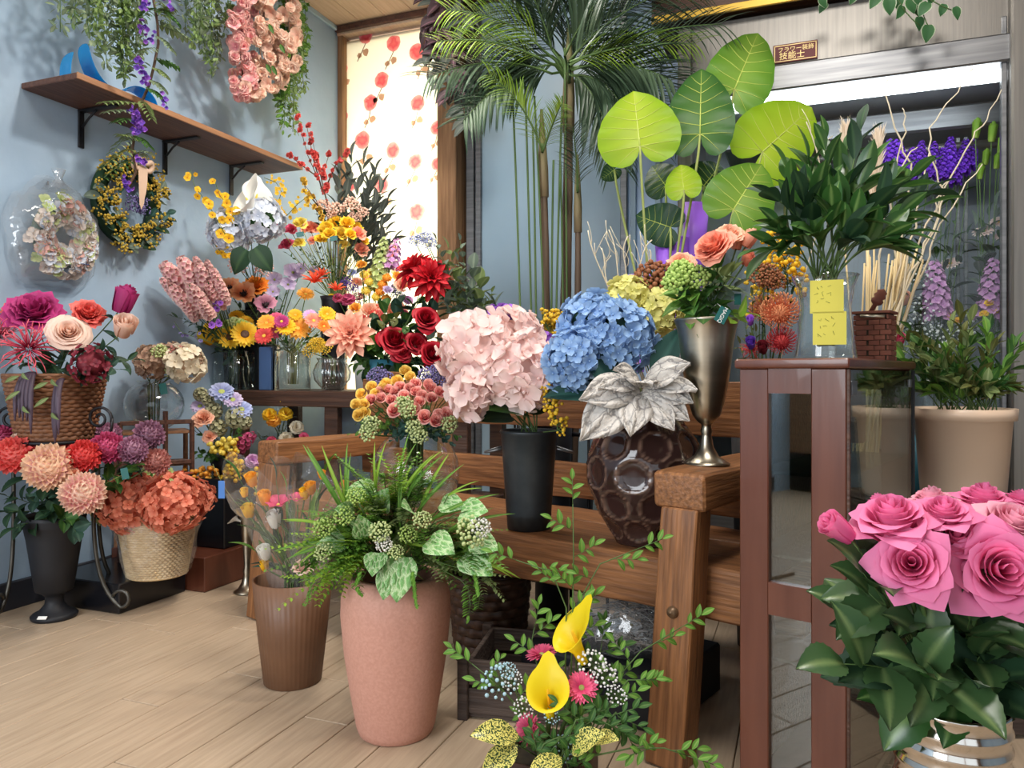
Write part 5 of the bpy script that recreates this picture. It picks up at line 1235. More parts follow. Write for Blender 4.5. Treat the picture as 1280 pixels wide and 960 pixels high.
twig(k, 'plum_branch', [[(420, 290), (405, 240), (385, 195), (370, 140)], [(402, 235), (392, 200), (383, 155)], [(398, 222), (375, 205), (360, 192)]], 'tall red plum blossom branch reaching highest before the wall', ['plum_red'], 3.66, 9, 9, 'peony', kw=PK)
twig(k, 'plum_branch', [[(418, 290), (408, 250), (396, 200), (391, 178)], [(405, 240), (420, 205), (438, 185)], [(408, 250), (402, 225), (412, 190)]], 'red plum blossom branch leaning right towards the blind', ['plum_red'], 3.70, 10, 11, 'peony', kw=PK)
twig(k, 'plum_branch', [[(412, 290), (395, 250), (380, 230)], [(400, 260), (383, 240), (378, 222)], [(410, 280), (395, 262), (384, 250)]], 'cream budded low branch left of the plum blossom', ['disc_yellow'], 3.62, 8, 8, 'peony', kw=PK)
# ---- pompons, white spike and small blooms before the blind
k = 'pom'
for i, (u, v, c) in enumerate(((455, 343, 'lemon'), (461, 352, 'lemon'), (457, 363, 'lemon'), (470, 371, 'lemon'), (478, 355, 'amber'), (475, 364, 'amber'), (483, 373, 'amber'), (484, 347, 'amber'))):
    fl('ball', [c], u, v, 13, {'lemon': 'pale yellow', 'amber': 'soft orange'}[c]+' little pompon before the blind', k, 0, name='pompon', group={'lemon': 'pale yellow', 'amber': 'soft orange'}[c]+' pompons before the blind', n=50)
fl('spike', ['lime_white', 'white_petal', 'stem_green'], 476, 330, 66, 'creamy white delphinium spike before the blind', k, .05, name='delphinium', n=60, w=.13, fs=.2)
fl('spike', ['stock_pink', 'stock_pink', 'stem_green'], 492, 318, 40, 'pale pink stock spike left of the red dahlia', k, .06, name='stock', n=40, w=.2, fs=.26)
for u, v, c in ((432, 352, 'purple_deep'), (440, 360, 'purple_deep'), (494, 362, 'lavender'), (500, 372, 'lavender'), (448, 372, 'berry')): fl('cluster', [c, c, 'stem_green'], u, v, 18, {'purple_deep': 'deep purple', 'lavender': 'slate lavender', 'berry': 'berry red'}[c]+' filler cluster among the pompons', k, .02, group='filler clusters among the pompons')
for u, v, c, lab in ((505, 355, 'peach', 'pale peach anemone left of the red dahlia'), (461, 387, 'peach', 'pale peach bloom above the peach dahlia'), (490, 388, 'peach', 'pale peach bloom right of the peach dahlia'), (470, 395, 'coral', 'coral red small bloom between the pale peach ones')):
    fl('peony', [c], u, v, 28, lab, k, -.08, name='hollyhock', n=12, ruf=.03)
# ---- red dahlias, red roses and the peach dahlia in the teal vase
k = 'teal'
fl('dahlia', ['peach_dahlia'], 438, 418, 66, 'big peach dahlia with pointed petals facing front', k, -.16, fwd=1.4, leaves=2, leaf=('rose', 'leaf_mid', .1), layers=((12, .5, .19, .12), (11, .43, .18, .35), (10, .34, .16, .6), (8, .24, .13, .9), (6, .14, .09, 1.2)), q=.6, droop=-.15)
fl('dahlia', ['red_dahlia'], 519, 338, 60, 'scarlet dahlia, upper left one of the tall pair', k, .0, layers=((12, .5, .16, -.2), (12, .47, .16, .2), (10, .4, .15, .6), (8, .3, .13, .95), (6, .18, .1, 1.25)), q=.9, face=(-.3, -.6, .7))
fl('dahlia', ['red_dahlia'], 539, 348, 60, 'scarlet dahlia, lower right one of the tall pair', k, -.05, layers=((12, .5, .16, -.3), (12, .47, .16, .1), (10, .4, .15, .5), (8, .3, .13, .9), (6, .18, .1, 1.2)), q=.9, face=(.5, -.6, .2))
for u, v, s_, lab in ((533, 397, 36, 'red rose highest of the four, below the scarlet dahlias'), (494, 424, 42, 'large red rose left of the others beside the peach dahlia'), (521, 428, 30, 'dark red rose half hidden at the centre'), (541, 442, 38, 'red rose low beside the pale pink hydrangea'), (503, 440, 28, 'red rose below the large left one')):
    fl('rose', ['red_rose'], u, v, s_, lab, k, -.1, group='red roses in the teal vase', leaves=2, leaf=('rose', 'leaf_mid', .06), fwd=.8)
for i, (u, v, c) in enumerate(((445, 455, 'leaf_mid'), (455, 462, 'leaf_mid'), (470, 440, 'leaf_mid'), (480, 462, 'leaf_dark'), (500, 455, 'leaf_mid'), (520, 452, 'leaf_dark'), (480, 402, 'leaf_autumn'), (495, 398, 'leaf_autumn'), (512, 410, 'leaf_mid'), (465, 425, 'leaf_bright'), (530, 458, 'leaf_dark'), (488, 470, 'leaf_dark'))):
    br(k, 'rose_leaf_sprig', u, v, {'leaf_mid': 'green', 'leaf_dark': 'dark green', 'leaf_autumn': 'olive', 'leaf_bright': 'bright green'}[c]+' leaf sprig among the red roses', -.1, n=5, leaf=('rose', c, .075), group='leaf sprigs among the red roses', start=.6)
for u, v in ((480, 475), (535, 470), (545, 478), (550, 465), (472, 470)): fl('cluster', ['lavender', 'purple_deep', 'stem_dark'], u, v, 30, 'slate lavender statice below the red roses', 'ball', -.0, name='statice', d=2.45, group='statice below the red roses', n=90, r=.04)
# ---- eucalyptus before the timber post
k = 'euc'
for i, (u, v, c) in enumerate(((545, 300, 'leaf_grey'), (575, 300, 'leaf_grey'), (572, 325, 'leaf_grey'), (590, 360, 'leaf_grey'), (560, 340, 'leaf_autumn'), (605, 380, 'leaf_grey'), (580, 400, 'leaf_charcoal'), (560, 385, 'leaf_grey'), (615, 365, 'leaf_sage'), (548, 315, 'leaf_grey'))):
    br(k, 'eucalyptus_branch', u, v, 'grey green eucalyptus branch in front of the timber post', -.05, n=9, leaf=('round', c, .065), group='eucalyptus branches by the post', start=.35, spread=.9)
for u, v in ((530, 298), (520, 302), (536, 305)): fl('cluster', ['periwinkle', 'lavender', 'stem_pale'], u, v, 22, 'pale blue thistle like sprig above the scarlet dahlias', k, 0, group='pale blue sprigs above the scarlet dahlias')

# ---- fillers that close the ranks of the corner bouquets
for i, (u, v, c) in enumerate(((468, 405, 'leaf_dark'), (482, 385, 'leaf_mid'), (500, 380, 'leaf_blue'), (515, 388, 'leaf_dark'), (528, 372, 'leaf_mid'), (545, 385, 'leaf_blue'), (455, 440, 'leaf_dark'), (540, 412, 'leaf_dark'), (515, 462, 'leaf_mid'), (478, 425, 'leaf_dark'), (552, 420, 'leaf_grey'), (508, 405, 'leaf_dark'), (525, 415, 'leaf_blue'), (552, 455, 'leaf_dark'), (462, 470, 'leaf_dark'), (545, 400, 'leaf_mid'))):
    br('teal', 'rose_leaf_sprig', u, v, 'broad leaf sprig standing behind the red roses', .06+.04*(i % 3), n=7, leaf=('rose', c, .085), group='broad leaf sprigs behind the red roses', start=.35, spread=.9, taper=.1)
for i, (u, v, c) in enumerate(((548, 335, 'leaf_grey'), (560, 310, 'leaf_sage'), (592, 335, 'leaf_grey'), (600, 355, 'leaf_sage'), (575, 365, 'leaf_grey'), (610, 395, 'leaf_grey'), (590, 385, 'leaf_charcoal'), (565, 410, 'leaf_grey'), (555, 365, 'leaf_sage'), (620, 380, 'leaf_grey'), (540, 355, 'leaf_grey'))):
    br('euc', 'eucalyptus_branch', u, v, 'dusty round leaved eucalyptus branch right of the scarlet dahlias', .02, n=10, leaf=('round', c, .08), group='dusty eucalyptus branches right of the dahlias', start=.4, spread=.9, taper=.1)
for i, (u, v, s_, c) in enumerate(((446, 352, 18, 'peach'), (465, 340, 16, 'lemon'), (452, 330, 16, 'amber'), (470, 385, 20, 'salmon'), (500, 385, 24, 'peach'), (485, 362, 16, 'lilac'), (510, 375, 18, 'stock_pink'), (444, 385, 20, 'amber'), (452, 398, 18, 'coral'), (478, 402, 22, 'peach'), (497, 345, 18, 'amber'), (468, 358, 14, 'lemon'), (440, 340, 14, 'periwinkle'), (505, 392, 16, 'hot_pink'), (425, 378, 18, 'orange'), (414, 372, 16, 'yellow'))):
    w_ = {'peach': 'peach', 'lemon': 'pale yellow', 'amber': 'amber', 'salmon': 'salmon', 'lilac': 'lilac', 'stock_pink': 'mauve pink', 'coral': 'coral', 'periwinkle': 'pale blue', 'hot_pink': 'hot pink', 'orange': 'orange', 'yellow': 'yellow'}[c]
    fl('peony', [c], u, v, s_, w_+' small bloom in the crowd before the blind', 'pom', rng.uniform(-.08, .06), name='small_bloom', n=14, ruf=.04, group=w_+' small blooms before the blind')
for i, (u, v) in enumerate(((445, 370), (462, 378), (480, 340), (500, 365), (436, 390), (490, 395), (455, 355), (470, 350), (505, 340))):
    br('pom', 'filler_leaf_sprig', u, v, 'small grey green leaf sprig in the crowd before the blind', 0, n=8, leaf=('oval', ['leaf_grey', 'leaf_mid', 'leaf_dark'][i % 3], .05), group='leaf sprigs before the blind', start=.4)
for i, (u, v, c) in enumerate(((300, 398, 'leaf_dark'), (318, 392, 'leaf_mid'), (330, 372, 'leaf_dark'), (345, 378, 'leaf_dark'), (280, 388, 'leaf_dark'), (296, 380, 'leaf_blue'), (356, 372, 'leaf_mid'), (312, 378, 'leaf_dark'), (270, 400, 'leaf_dark'), (338, 392, 'leaf_blue'))):
    br('poppy', 'poppy_leaf_sprig', u, v, 'dark leaf sprig between the poppies and the sunflowers', -.02, n=7, leaf=('oval', c, .055), group='leaf sprigs below the orange poppies', start=.35)
for i, (u, v, c) in enumerate(((350, 420, 'leaf_mid'), (365, 425, 'leaf_grey'), (385, 420, 'leaf_mid'), (335, 430, 'leaf_dark'), (400, 418, 'leaf_mid'), (375, 432, 'leaf_sage'), (355, 432, 'leaf_grey'))):
    br('ger', 'gerbera_leaf_sprig', u, v, 'leaf sprig under the gerberas in the glass cylinder', -.06, n=6, leaf=('oval', c, .05), group='leaf sprigs in the glass cylinder', start=.5)
for i, (u, v) in enumerate(((372, 310), (385, 318), (398, 308), (410, 315), (425, 312), (440, 318), (360, 318), (445, 302), (395, 325), (415, 328))):
    br('ran', 'ranunculus_leaf_sprig', u, v, 'small green leaf sprig under the ranunculus', rng.uniform(-.1, .05), n=8, leaf=('oval', ['leaf_mid', 'leaf_grey', 'leaf_dark'][i % 3], .045), group='leaf sprigs under the ranunculus', start=.5)
for i, (u, v) in enumerate(((215, 395), (232, 402), (250, 408), (262, 398), (240, 415))):
    br('spike', 'larkspur_leaf_sprig', u, v, 'dark narrow leaf sprig below the larkspur', d=3.3, n=8, leaf=('lance', 'leaf_dark', .05), group='leaf sprigs below the larkspur', start=.5)
for i, (u, v) in enumerate(((180, 462), (200, 440), (222, 440), (245, 448), (215, 465))): fl('cluster', [['antique', 'lime_white', 'dusky_rose'][i % 3], 'antique', 'stem_pale'], u, v, 22, 'small dried filler cluster among the antique hydrangeas', 'bowl', -.05, group='dried fillers over the fish bowl', n=40, r=.07)
# ---- spray roses in the glass ball
k = 'ball'; dB = 2.18
SP = [(476, 498, 'p'), (493, 513, 'p'), (516, 511, 'p'), (531, 521, 'p'), (545, 526, 'p'), (557, 518, 'p'), (567, 508, 'p'), (562, 495, 'p'), (550, 490, 'p'), (538, 485, 'p'), (528, 495, 'p'), (520, 490, 'p'), (505, 495, 'p'), (494, 490, 'p'), (485, 488, 'p'), (475, 490, 'p'), (464, 500, 'p'), (512, 486, 'p'), (500, 484, 'p'),
      (540, 498, 'p'), (524, 503, 'p'), (549, 520, 'p'), (519, 480, 'p'), (536, 481, 'p'), (562, 488, 'p'), (489, 500, 'p'), (455, 506, 'y'), (446, 506, 'y'), (452, 493, 'y'), (465, 484, 'y'), (470, 493, 'y'), (482, 480, 'y'), (448, 519, 'y'), (506, 464, 'y'), (513, 472, 'y'), (496, 476, 'y'), (479, 486, 'y'), (456, 516, 'y')]
for u, v, c in SP:
    big = v > 506 and c == 'p'
    lab = {'p': 'pink spray rose in the glass ball bouquet', 'y': 'yellow spray rose in the glass ball bouquet'}[c]
    fl('rose', ['spray_pink' if c == 'p' else 'spray_yellow'], u, v, 21 if big else 17, lab, k, name='spray_rose', d=dB-.10*(v-470)/50-.02, joined=2, n=14, H=.85, flare=.9, pt=.02, group={'p': 'pink', 'y': 'yellow'}[c]+' spray roses in the glass ball', fwd=.9, sr=.0014)
for i, (u, v, c) in enumerate(((448, 530, 'leaf_mid'), (440, 542, 'leaf_bright'), (455, 545, 'leaf_teal'), (470, 530, 'leaf_bright'), (480, 540, 'leaf_teal'), (500, 535, 'leaf_teal'), (515, 545, 'leaf_teal'), (530, 540, 'leaf_mid'), (545, 545, 'leaf_teal'), (560, 540, 'leaf_teal'), (572, 545, 'leaf_mid'), (490, 550, 'leaf_teal'), (534, 512, 'leaf_mid'), (565, 555, 'leaf_teal'), (505, 500, 'leaf_mid'), (465, 512, 'leaf_mid'))):
    br(k, 'small_leaf_sprig', u, v, 'small round leaved sprig under the spray roses', d=dB-.1, n=10, leaf=('round', c, .028), group='small leaf sprigs under the spray roses', start=.45, joined=True, sr=.0012)
for u, v in ((460, 541, ), (464, 530), (518, 535), (524, 545), (510, 512), (562, 530), (505, 505)): fl('cluster', ['lime_white', 'lime_white', 'stem_green'], u, v, 24, 'greenish white tiny flower cluster under the spray roses', k, name='filler_cluster', d=dB-.13, n=44, r=.07, group='white clusters under the spray roses')
# ---- pale pink hydrangeas in the zinc bucket
k = 'zinc'
PH = ['pale_pink', 'pale_pink']
fl('hydrangea', PH, 598, 437, 92, 'pale pink hydrangea head at the upper left of the zinc bucket', k, -.05, n=40, fs=.48, group='pale pink hydrangeas in the zinc bucket')
fl('hydrangea', PH, 652, 462, 92, 'pale pink hydrangea head at the lower right of the zinc bucket', k, -.12, n=40, fs=.48, group='pale pink hydrangeas in the zinc bucket', var=1)
fl('hydrangea', PH, 640, 420, 70, 'pale pink hydrangea head at the top back of the zinc bucket', k, .02, n=32, fs=.5, group='pale pink hydrangeas in the zinc bucket', var=2)
fl('hydrangea', PH, 588, 490, 58, 'pale pink hydrangea head drooping lowest beside the spray roses', k, -.12, n=24, fs=.6, group='pale pink hydrangeas in the zinc bucket', face=(-.4, -.8, -.3))
fl('hydrangea', ['violet', 'violet'], 627, 399, 40, 'bright violet hydrangea above the pale pink heads', k, .08, n=40, fs=.34)
fl('hydrangea', ['violet', 'violet'], 679, 432, 36, 'bright violet hydrangea between the pink and blue heads', k, .06, n=36, fs=.34)
for u, v, s_, lab in ((626, 508, .16, 'large ribbed green leaf at the rim of the zinc bucket'), (662, 510, .15, 'dark green leaf on the right rim of the zinc bucket'), (585, 520, .12, 'dark leaf in shadow left of the zinc bucket'), (672, 500, .12, 'dark green leaf behind the drooping yellow spray')):
    m_, b = mouth(k); e = P(u, v, D(m_)-.14); o = thing('hydrangea_leaf', b, lab, 'leaf'); t0 = m_.lerp(e, .3)+zz*.03
    ob('stem', one(tube([b, m_, t0], .002, 5), 'stem_green'), o); ob('leaf', leafmesh('round', 'leaf_mid' if u == 626 else 'leaf_dark'), o, leafM(t0, (e-t0), s_, zz-FW*.8))
def goldenrod(key, pts, label, d, n=40, ball_=5, w_=10, mats='golden', group=None, name='goldenrod'):
    m_, b = mouth(key); ps = [P(u, v, d) for u, v in pts]; root = thing(name, b, label, 'flower', group)
    ob('stem', one(tube([b, m_]+ps[::-1], .0016, 5), 'stem_green'), root)
    a = MB(); g = ball(1, 7, 5); tw = MB()
    for i in range(n):
        f = rng.uniform(0, len(ps)-1.01); j = int(f); p = ps[j].lerp(ps[j+1], f-j); q = p+rv(S(w_, d)); a.add(g, T(q) @ Sc(S(ball_/2, d)*rng.uniform(.6, 1.2)), 0, rng.random()); tw.add(tube([p, q], .0007, 3, False))
    ob('blossoms', a.mesh('blossoms', mats), root); ob('twigs', tw.mesh('twigs', 'stem_green'), root); return root
goldenrod(k, [(686, 480), (690, 500), (694, 520), (698, 538)], 'yellow goldenrod spray drooping right of the zinc bucket', 1.9, 90, 5, 11)
goldenrod('gold', [(678, 395), (682, 405), (690, 420)], 'yellow goldenrod spray standing behind the violet hydrangea', 2.55, 70, 5, 12); goldenrod('gold', [(690, 393), (694, 402), (692, 415)], 'yellow goldenrod spray beside the wire stand', 2.58, 60, 5, 11); goldenrod('gold', [(652, 398), (656, 405)], 'little yellow goldenrod tip above the pink heads', 2.5, 26, 5, 8)
# ---- blue hydrangeas and silver leaves in the dimpled vase
k = 'dimple'; BH = ['blue_petal', 'leaf_dark']
fl('hydrangea', BH, 716, 450, 84, 'blue hydrangea head at the lower left over the dimpled vase', k, -.06, n=84, fs=.29, group='blue hydrangeas over the dimpled vase', face=(-.8, -.5, .2))
fl('hydrangea', BH, 742, 405, 88, 'blue hydrangea head at the top over the dimpled vase', k, -.0, n=84, fs=.29, group='blue hydrangeas over the dimpled vase')
fl('hydrangea', BH, 776, 420, 88, 'blue hydrangea head at the right over the dimpled vase', k, -.06, n=84, fs=.29, group='blue hydrangeas over the dimpled vase', face=(.3, -.9, .1), var=1)
SL = [((798, 482), (716, 495), .15), ((790, 490), (722, 548), .17), ((800, 490), (790, 530), .13), ((805, 485), (860, 520), .13), ((800, 478), (772, 452), .10), ((805, 478), (845, 455), .13), ((810, 482), (868, 478), .12), ((795, 480), (740, 475), .11), ((806, 492), (838, 528), .12), ((800, 485), (815, 470), .09), ((808, 476), (868, 500), .12)]
sl = thing('silver_leaf_rosette', VM[k][1], 'crinkled silver white leaf rosette over the mouth of the dimpled vase', 'foliage')
ob('stem', one(tube([VM[k][1], VM[k][0], P(800, 486, 1.80)], .005, 6), 'stem_pale'), sl)
for (a, b, ln) in SL:
    p0 = P(a[0], a[1], 1.80); p1 = P(b[0], b[1], 1.71); ob('leaf', leafmesh('silver', 'leaf_silver'), sl, leafM(p0, p1-p0, ln*1.1, zz*.7-FW, rng.uniform(-.3, .3)))
for pts, lab in ((((790, 520), (770, 470), (730, 438)), 'thick dark green curled leaf crossing the blue hydrangeas'), (((815, 490), (820, 450), (848, 420)), 'long dark green strap leaf right of the blue hydrangeas'), (((790, 500), (730, 485), (700, 492)), 'dark green leaf under the lower left blue head')):
    m_, b = mouth(k); e = [P(u, v, 1.84) for u, v in pts]; o = thing('strap_leaf', b, lab, 'leaf')
    ob('stem', one(tube([b, m_, e[0]], .003, 5), 'stem_green'), o); ob('leaf', leafmesh('oval', 'leaf_teal'), o, leafM(e[0].lerp(e[1], .3), e[2]-e[0], (e[2]-e[0]).length*1.05, zz-FW))
# ---- yellow green hydrangeas behind
k = 'yg'; YG = ['yellow_green', 'yellow_green']
fl('hydrangea', YG, 786, 372, 56, 'yellow green hydrangea head left of the pewter vase', k, -.12, n=50, fs=.36); fl('hydrangea', YG, 826, 392, 56, 'yellow green hydrangea head low beside the pewter rim', k, -.2, n=40, fs=.4)
for u, v, s_ in ((820, 352, 64), (808, 365, 48), (836, 350, 44), (955, 345, 40), (965, 352, 36)): fl('cluster', ['rust', 'rust', 'stem_green'], u, v, s_, 'rusty brown seed head near the pewter vase', k if u < 900 else 'prot', -.1, name='seed_head', n=110, r=.045, group='rusty seed heads around the pewter vase')
fl('peony', ['peach'], 852, 328, 40, 'pale peach bloom behind the green snowball flower', k, -.1, name='peony')
# ---- pewter vase: peach ranunculus, snowball, leaves, tag
k = 'pewter'
fl('peony', ['salmon'], 891, 309, 58, 'large open salmon pink ranunculus over the pewter vase', k, -.08, name='ranunculus', n=40, ruf=.02, H=.62, face=(-.35, -.75, .55)); fl('peony', ['peach'], 912, 292, 40, 'peach ranunculus tucked behind the large salmon one', k, .0, name='ranunculus', n=30)
fl('bud', ['salmon'], 934, 322, 24, 'salmon pink ranunculus bud lowest on the right', k, -.04, name='ranunculus_bud', joined=True); fl('bud', ['peach'], 938, 297, 28, 'half open greenish peach bud at the top right', k, 0, name='ranunculus_bud', joined=True, face=(.5, 0, .9)); fl('bud', ['peach'], 922, 300, 26, 'peach bud standing between the ranunculus', k, .01, name='ranunculus_bud', joined=True, face=(.1, 0, .9))
for u, v in ((852, 340), (870, 347), (845, 350)): fl('cluster', ['green_ball', 'green_ball', 'stem_green'], u, v, 36, 'lime green snowball cluster left of the salmon ranunculus', k, -.06, name='snowball_flower', n=60, r=.075, group='snowball clusters over the pewter vase')
for i, (u, v, c) in enumerate(((842, 372, 'leaf_bright'), (850, 355, 'leaf_bright'), (866, 362, 'leaf_bright'), (876, 372, 'leaf_mid'), (862, 388, 'leaf_bright'), (885, 352, 'leaf_mid'), (905, 345, 'leaf_sage'), (920, 358, 'leaf_grey'), (930, 392, 'leaf_lime'), (900, 382, 'leaf_mid'), (893, 335, 'leaf_mid'), (915, 340, 'leaf_sage'), (880, 398, 'leaf_mid'), (854, 376, 'leaf_mid'))):
    br(k, 'green_leaf_sprig', u, v, {'leaf_bright': 'bright green', 'leaf_mid': 'green', 'leaf_sage': 'sage green', 'leaf_grey': 'grey green', 'leaf_lime': 'yellowish'}[c]+' leaf sprig rising from the pewter vase', -.05, n=4, leaf=('heart', c, .075), group='leaf sprigs in the pewter vase', start=.6)
c = P(903, 394, 1.70); Mt = frame(c, RT*.88-zz*.47, zz*.88+RT*.47)
tg = tag(ob('price_tag', one(box(.026, .001, .036, .001), 'green_tag'), None, Mt), 'teal tag with white letters hanging at the pewter rim', 'tag')
text('lettering', 'MAGIQ', .012, Mt @ T((0, -.0011, 0)) @ Rx(pi/2) @ Rz(pi/2+pi), 'white_paper', tg); ob('string', one(tube([c+zz*.016, c+zz*.03+FW*.04, VM['pewter'][0]+zz*.02], .0006, 4), 'white_paper'), tg)
c = P(922, 374, 1.76); tag(ob('price_tag', one(box(.016, .001, .026, .001), 'green_tag'), None, frame(c, RT, zz+RT*.1)), 'small rolled teal tag right of the lettered one', 'tag')
for (u, v, d_, lab, key) in ((156, 592, 2.45, 'dark green tag among the dahlia leaves', 'urn'), (204, 486, 2.93, 'green tag hanging at the fish bowl rim', 'bowl'), (375, 293, 3.42, 'green tag below the pale yellow ranunculus', 'ran'), (417, 298, 3.42, 'dark tag below the bright yellow ranunculus', 'ran')):
    c = P(u, v, d_); t_ = tag(ob('price_tag', one(box(S(9, d_), .001, S(6 if v < 300 else 14, d_), 0), 'green_tag'), None, frame(c, RT+zz*.2, zz-RT*.1)), lab, 'tag'); ob('string', one(tube(bez(c, c.lerp(VM[key][0], .5)+zz*.02, VM[key][0]-zz*.02, 6), .0007, 4), 'stem_pale'), t_)
c = P(277, 612, 2.36); tag(ob('price_tag', one(box(S(8, 2.36), .001, S(22, 2.36), 0), 'blue_tag'), None, frame(c, RT, zz)), 'blue tag hanging before the black box', 'tag')
# ---- pincushions behind the cabinet
k = 'prot'
fl('pincushion', ['pincushion'], 975, 392, 52, 'orange pincushion flower behind the clear glass vase', k, -.12, n=160); fl('pincushion', ['pincushion'], 955, 388, 40, 'orange pincushion flower left of its neighbour', k, -.02, n=130)
fl('pincushion', ['pincushion_red'], 977, 428, 40, 'red pincushion flower just above the cabinet top', k, -.15, n=130); fl('wiry', ['pincushion_red'], 940, 438, 28, 'red spidery bloom low beside the pewter vase', k, -.1); fl('bud', ['burgundy'], 953, 434, 22, 'dark wine red petals beside the red pincushion', k, -.15, name='orchid_bloom'); fl('bud', ['purple_deep'], 938, 428, 20, 'dark purple petals beside the pewter vase', k, -.15, name='orchid_bloom'); fl('bud', ['violet'], 938, 400, 16, 'small violet bloom right of the pewter rim', k, -.1, name='violet_bloom')
goldenrod(k, [(975, 300), (980, 330), (985, 360)], 'tall yellow mimosa spray behind the pincushions', 2.3, 150, 6, 24, 'yellow', name='mimosa_spray'); goldenrod(k, [(945, 340), (955, 365), (950, 380)], 'short yellow mimosa spray left of the tall one', 2.35, 60, 5, 16, 'golden', name='mimosa_spray')
for u, v in ((930, 395), (945, 415), (925, 430), (990, 370), (940, 370), (960, 365)): br(k, 'dark_leaf_sprig', u, v, 'dark leaf sprig among the pincushion flowers', -.1, n=7, leaf=('lance', 'leaf_autumn' if u < 950 else 'leaf_dark', .06), group='leaf sprigs among the pincushions', start=.6)
# ---- purple paper cones
for u, v0, v1, w_, lab in ((868, 255, 355, 26, 'bright purple paper cone behind the elephant ear stems'), (838, 298, 400, 34, 'wide purple paper cone lower behind the stems'), (800, 345, 420, 34, 'purple paper cone nearest the blue hydrangeas')):
    a = P(u, v0, 2.75); h_ = S(v1-v0, 2.75)*1.6
    o = tag(ob('paper_cone', one(lathe([(.012, -h_), (S(w_, 2.75)*.5, -h_*.3), (S(w_, 2.75)*.62, 0), (S(w_, 2.75)*.6, -.004), (.008, -h_+.01)], 18, lambda th, z: 1+.12*np.cos(3*th)), 'purple_paper'), None, T(a)), lab, 'wrapping paper')
# ---- elephant ear leaves
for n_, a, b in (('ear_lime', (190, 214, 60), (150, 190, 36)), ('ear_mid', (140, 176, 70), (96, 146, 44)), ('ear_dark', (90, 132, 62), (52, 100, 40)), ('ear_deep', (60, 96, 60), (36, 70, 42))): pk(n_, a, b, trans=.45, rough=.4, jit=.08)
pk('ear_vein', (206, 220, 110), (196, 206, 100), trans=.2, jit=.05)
def eargeo(bend=.35):
    O = [(.0, .0), (.035, -.14), (.12, -.27), (.24, -.30), (.36, -.24), (.45, -.1), (.495, .1), (.48, .3), (.42, .5), (.32, .7), (.19, .87), (.07, .97), (0, 1.03)]
    O = np.array(O); t = np.linspace(0, len(O)-1, 34); ox = np.interp(t, range(len(O)), O[:, 0]); oy = np.interp(t, range(len(O)), O[:, 1])
    V = []; Tt = []; nv = 6
    def zf(x, y): return .16*abs(x)-.28*x*x-bend*max(y, 0)**2*.55-.10*max(0, -y)+.012*math.sin(22*y+5*abs(x))*min(1, abs(x)*4)
    for sg in (1, -1):
        for i in range(34):
            my = max(0, oy[i])*.97 if oy[i] > 0 else 0
            if oy[i] > 0 and t[i] > 5: my = max(0, min(1, (oy[i]-.0)*1.0-.12*(1-oy[i])))
            for j in range(nv+1):
                f = j/nv; x = ox[i]*f*sg; y = my*(1-f)+oy[i]*f; V.append((x, y, zf(x, y))); Tt.append(f)
    F = []
    for q in range(2):
        b = q*34*(nv+1)
        for i in range(33):
            for j in range(nv):
                f = (b+i*(nv+1)+j, b+i*(nv+1)+j+1, b+(i+1)*(nv+1)+j+1, b+(i+1)*(nv+1)+j); F.append(f if q == 0 else tuple(reversed(f)))
    vn = MB(); vn.add(tube([(0, y, zf(0, y)+.002) for y in np.linspace(0, .98, 9)], [.011-.009*i/8 for i in range(9)], 5))
    for sg in (1, -1):
        for (y0, x1, y1) in ((0, .3, -.26), (0, .46, -.02), (.12, .46, .22), (.28, .43, .42), (.44, .34, .6), (.6, .25, .76), (.74, .15, .88)):
            vn.add(tube([(sg*x1*f, y0+(y1-y0)*f**1.3, zf(sg*x1*f, y0+(y1-y0)*f**1.3)+.002) for f in np.linspace(0, .96, 7)], [.006-.0045*i/6 for i in range(7)], 4))
    return (np.array(V), F, np.array(Tt)), (np.concatenate(vn.V), vn.F, np.concatenate(vn.T))
EG, EV = eargeo(); earm = {}
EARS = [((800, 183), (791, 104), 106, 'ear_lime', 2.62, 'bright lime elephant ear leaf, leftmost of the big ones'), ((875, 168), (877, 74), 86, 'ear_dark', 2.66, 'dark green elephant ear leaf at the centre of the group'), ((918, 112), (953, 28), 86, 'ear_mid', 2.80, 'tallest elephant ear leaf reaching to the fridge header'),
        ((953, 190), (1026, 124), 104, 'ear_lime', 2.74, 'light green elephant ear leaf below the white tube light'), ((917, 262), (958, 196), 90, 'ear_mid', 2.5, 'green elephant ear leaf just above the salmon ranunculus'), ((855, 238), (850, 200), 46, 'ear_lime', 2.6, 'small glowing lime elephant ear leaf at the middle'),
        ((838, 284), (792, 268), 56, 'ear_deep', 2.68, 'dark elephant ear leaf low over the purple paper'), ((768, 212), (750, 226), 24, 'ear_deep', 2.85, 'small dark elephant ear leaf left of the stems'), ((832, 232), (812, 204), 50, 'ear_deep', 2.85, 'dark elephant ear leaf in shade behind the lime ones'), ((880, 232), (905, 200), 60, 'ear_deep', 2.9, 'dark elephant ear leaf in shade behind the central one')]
for (a, b, w_, mt, d, lab) in EARS:
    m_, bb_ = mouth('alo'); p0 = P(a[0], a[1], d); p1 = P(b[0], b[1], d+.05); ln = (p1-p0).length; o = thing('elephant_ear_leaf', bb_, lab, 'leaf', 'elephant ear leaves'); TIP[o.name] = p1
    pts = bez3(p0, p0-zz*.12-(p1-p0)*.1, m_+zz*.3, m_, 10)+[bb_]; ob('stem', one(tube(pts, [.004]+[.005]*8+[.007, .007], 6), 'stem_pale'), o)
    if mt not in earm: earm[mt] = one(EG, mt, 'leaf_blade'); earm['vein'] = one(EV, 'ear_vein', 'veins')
    M = leafM(p0, p1-p0, 1, (EYE-p0)) @ Sc((S(w_, d), ln/1.03, ln)); lb = ob('leaf_blade', earm[mt], o, M); ob('veins', earm['vein'], lb, M)
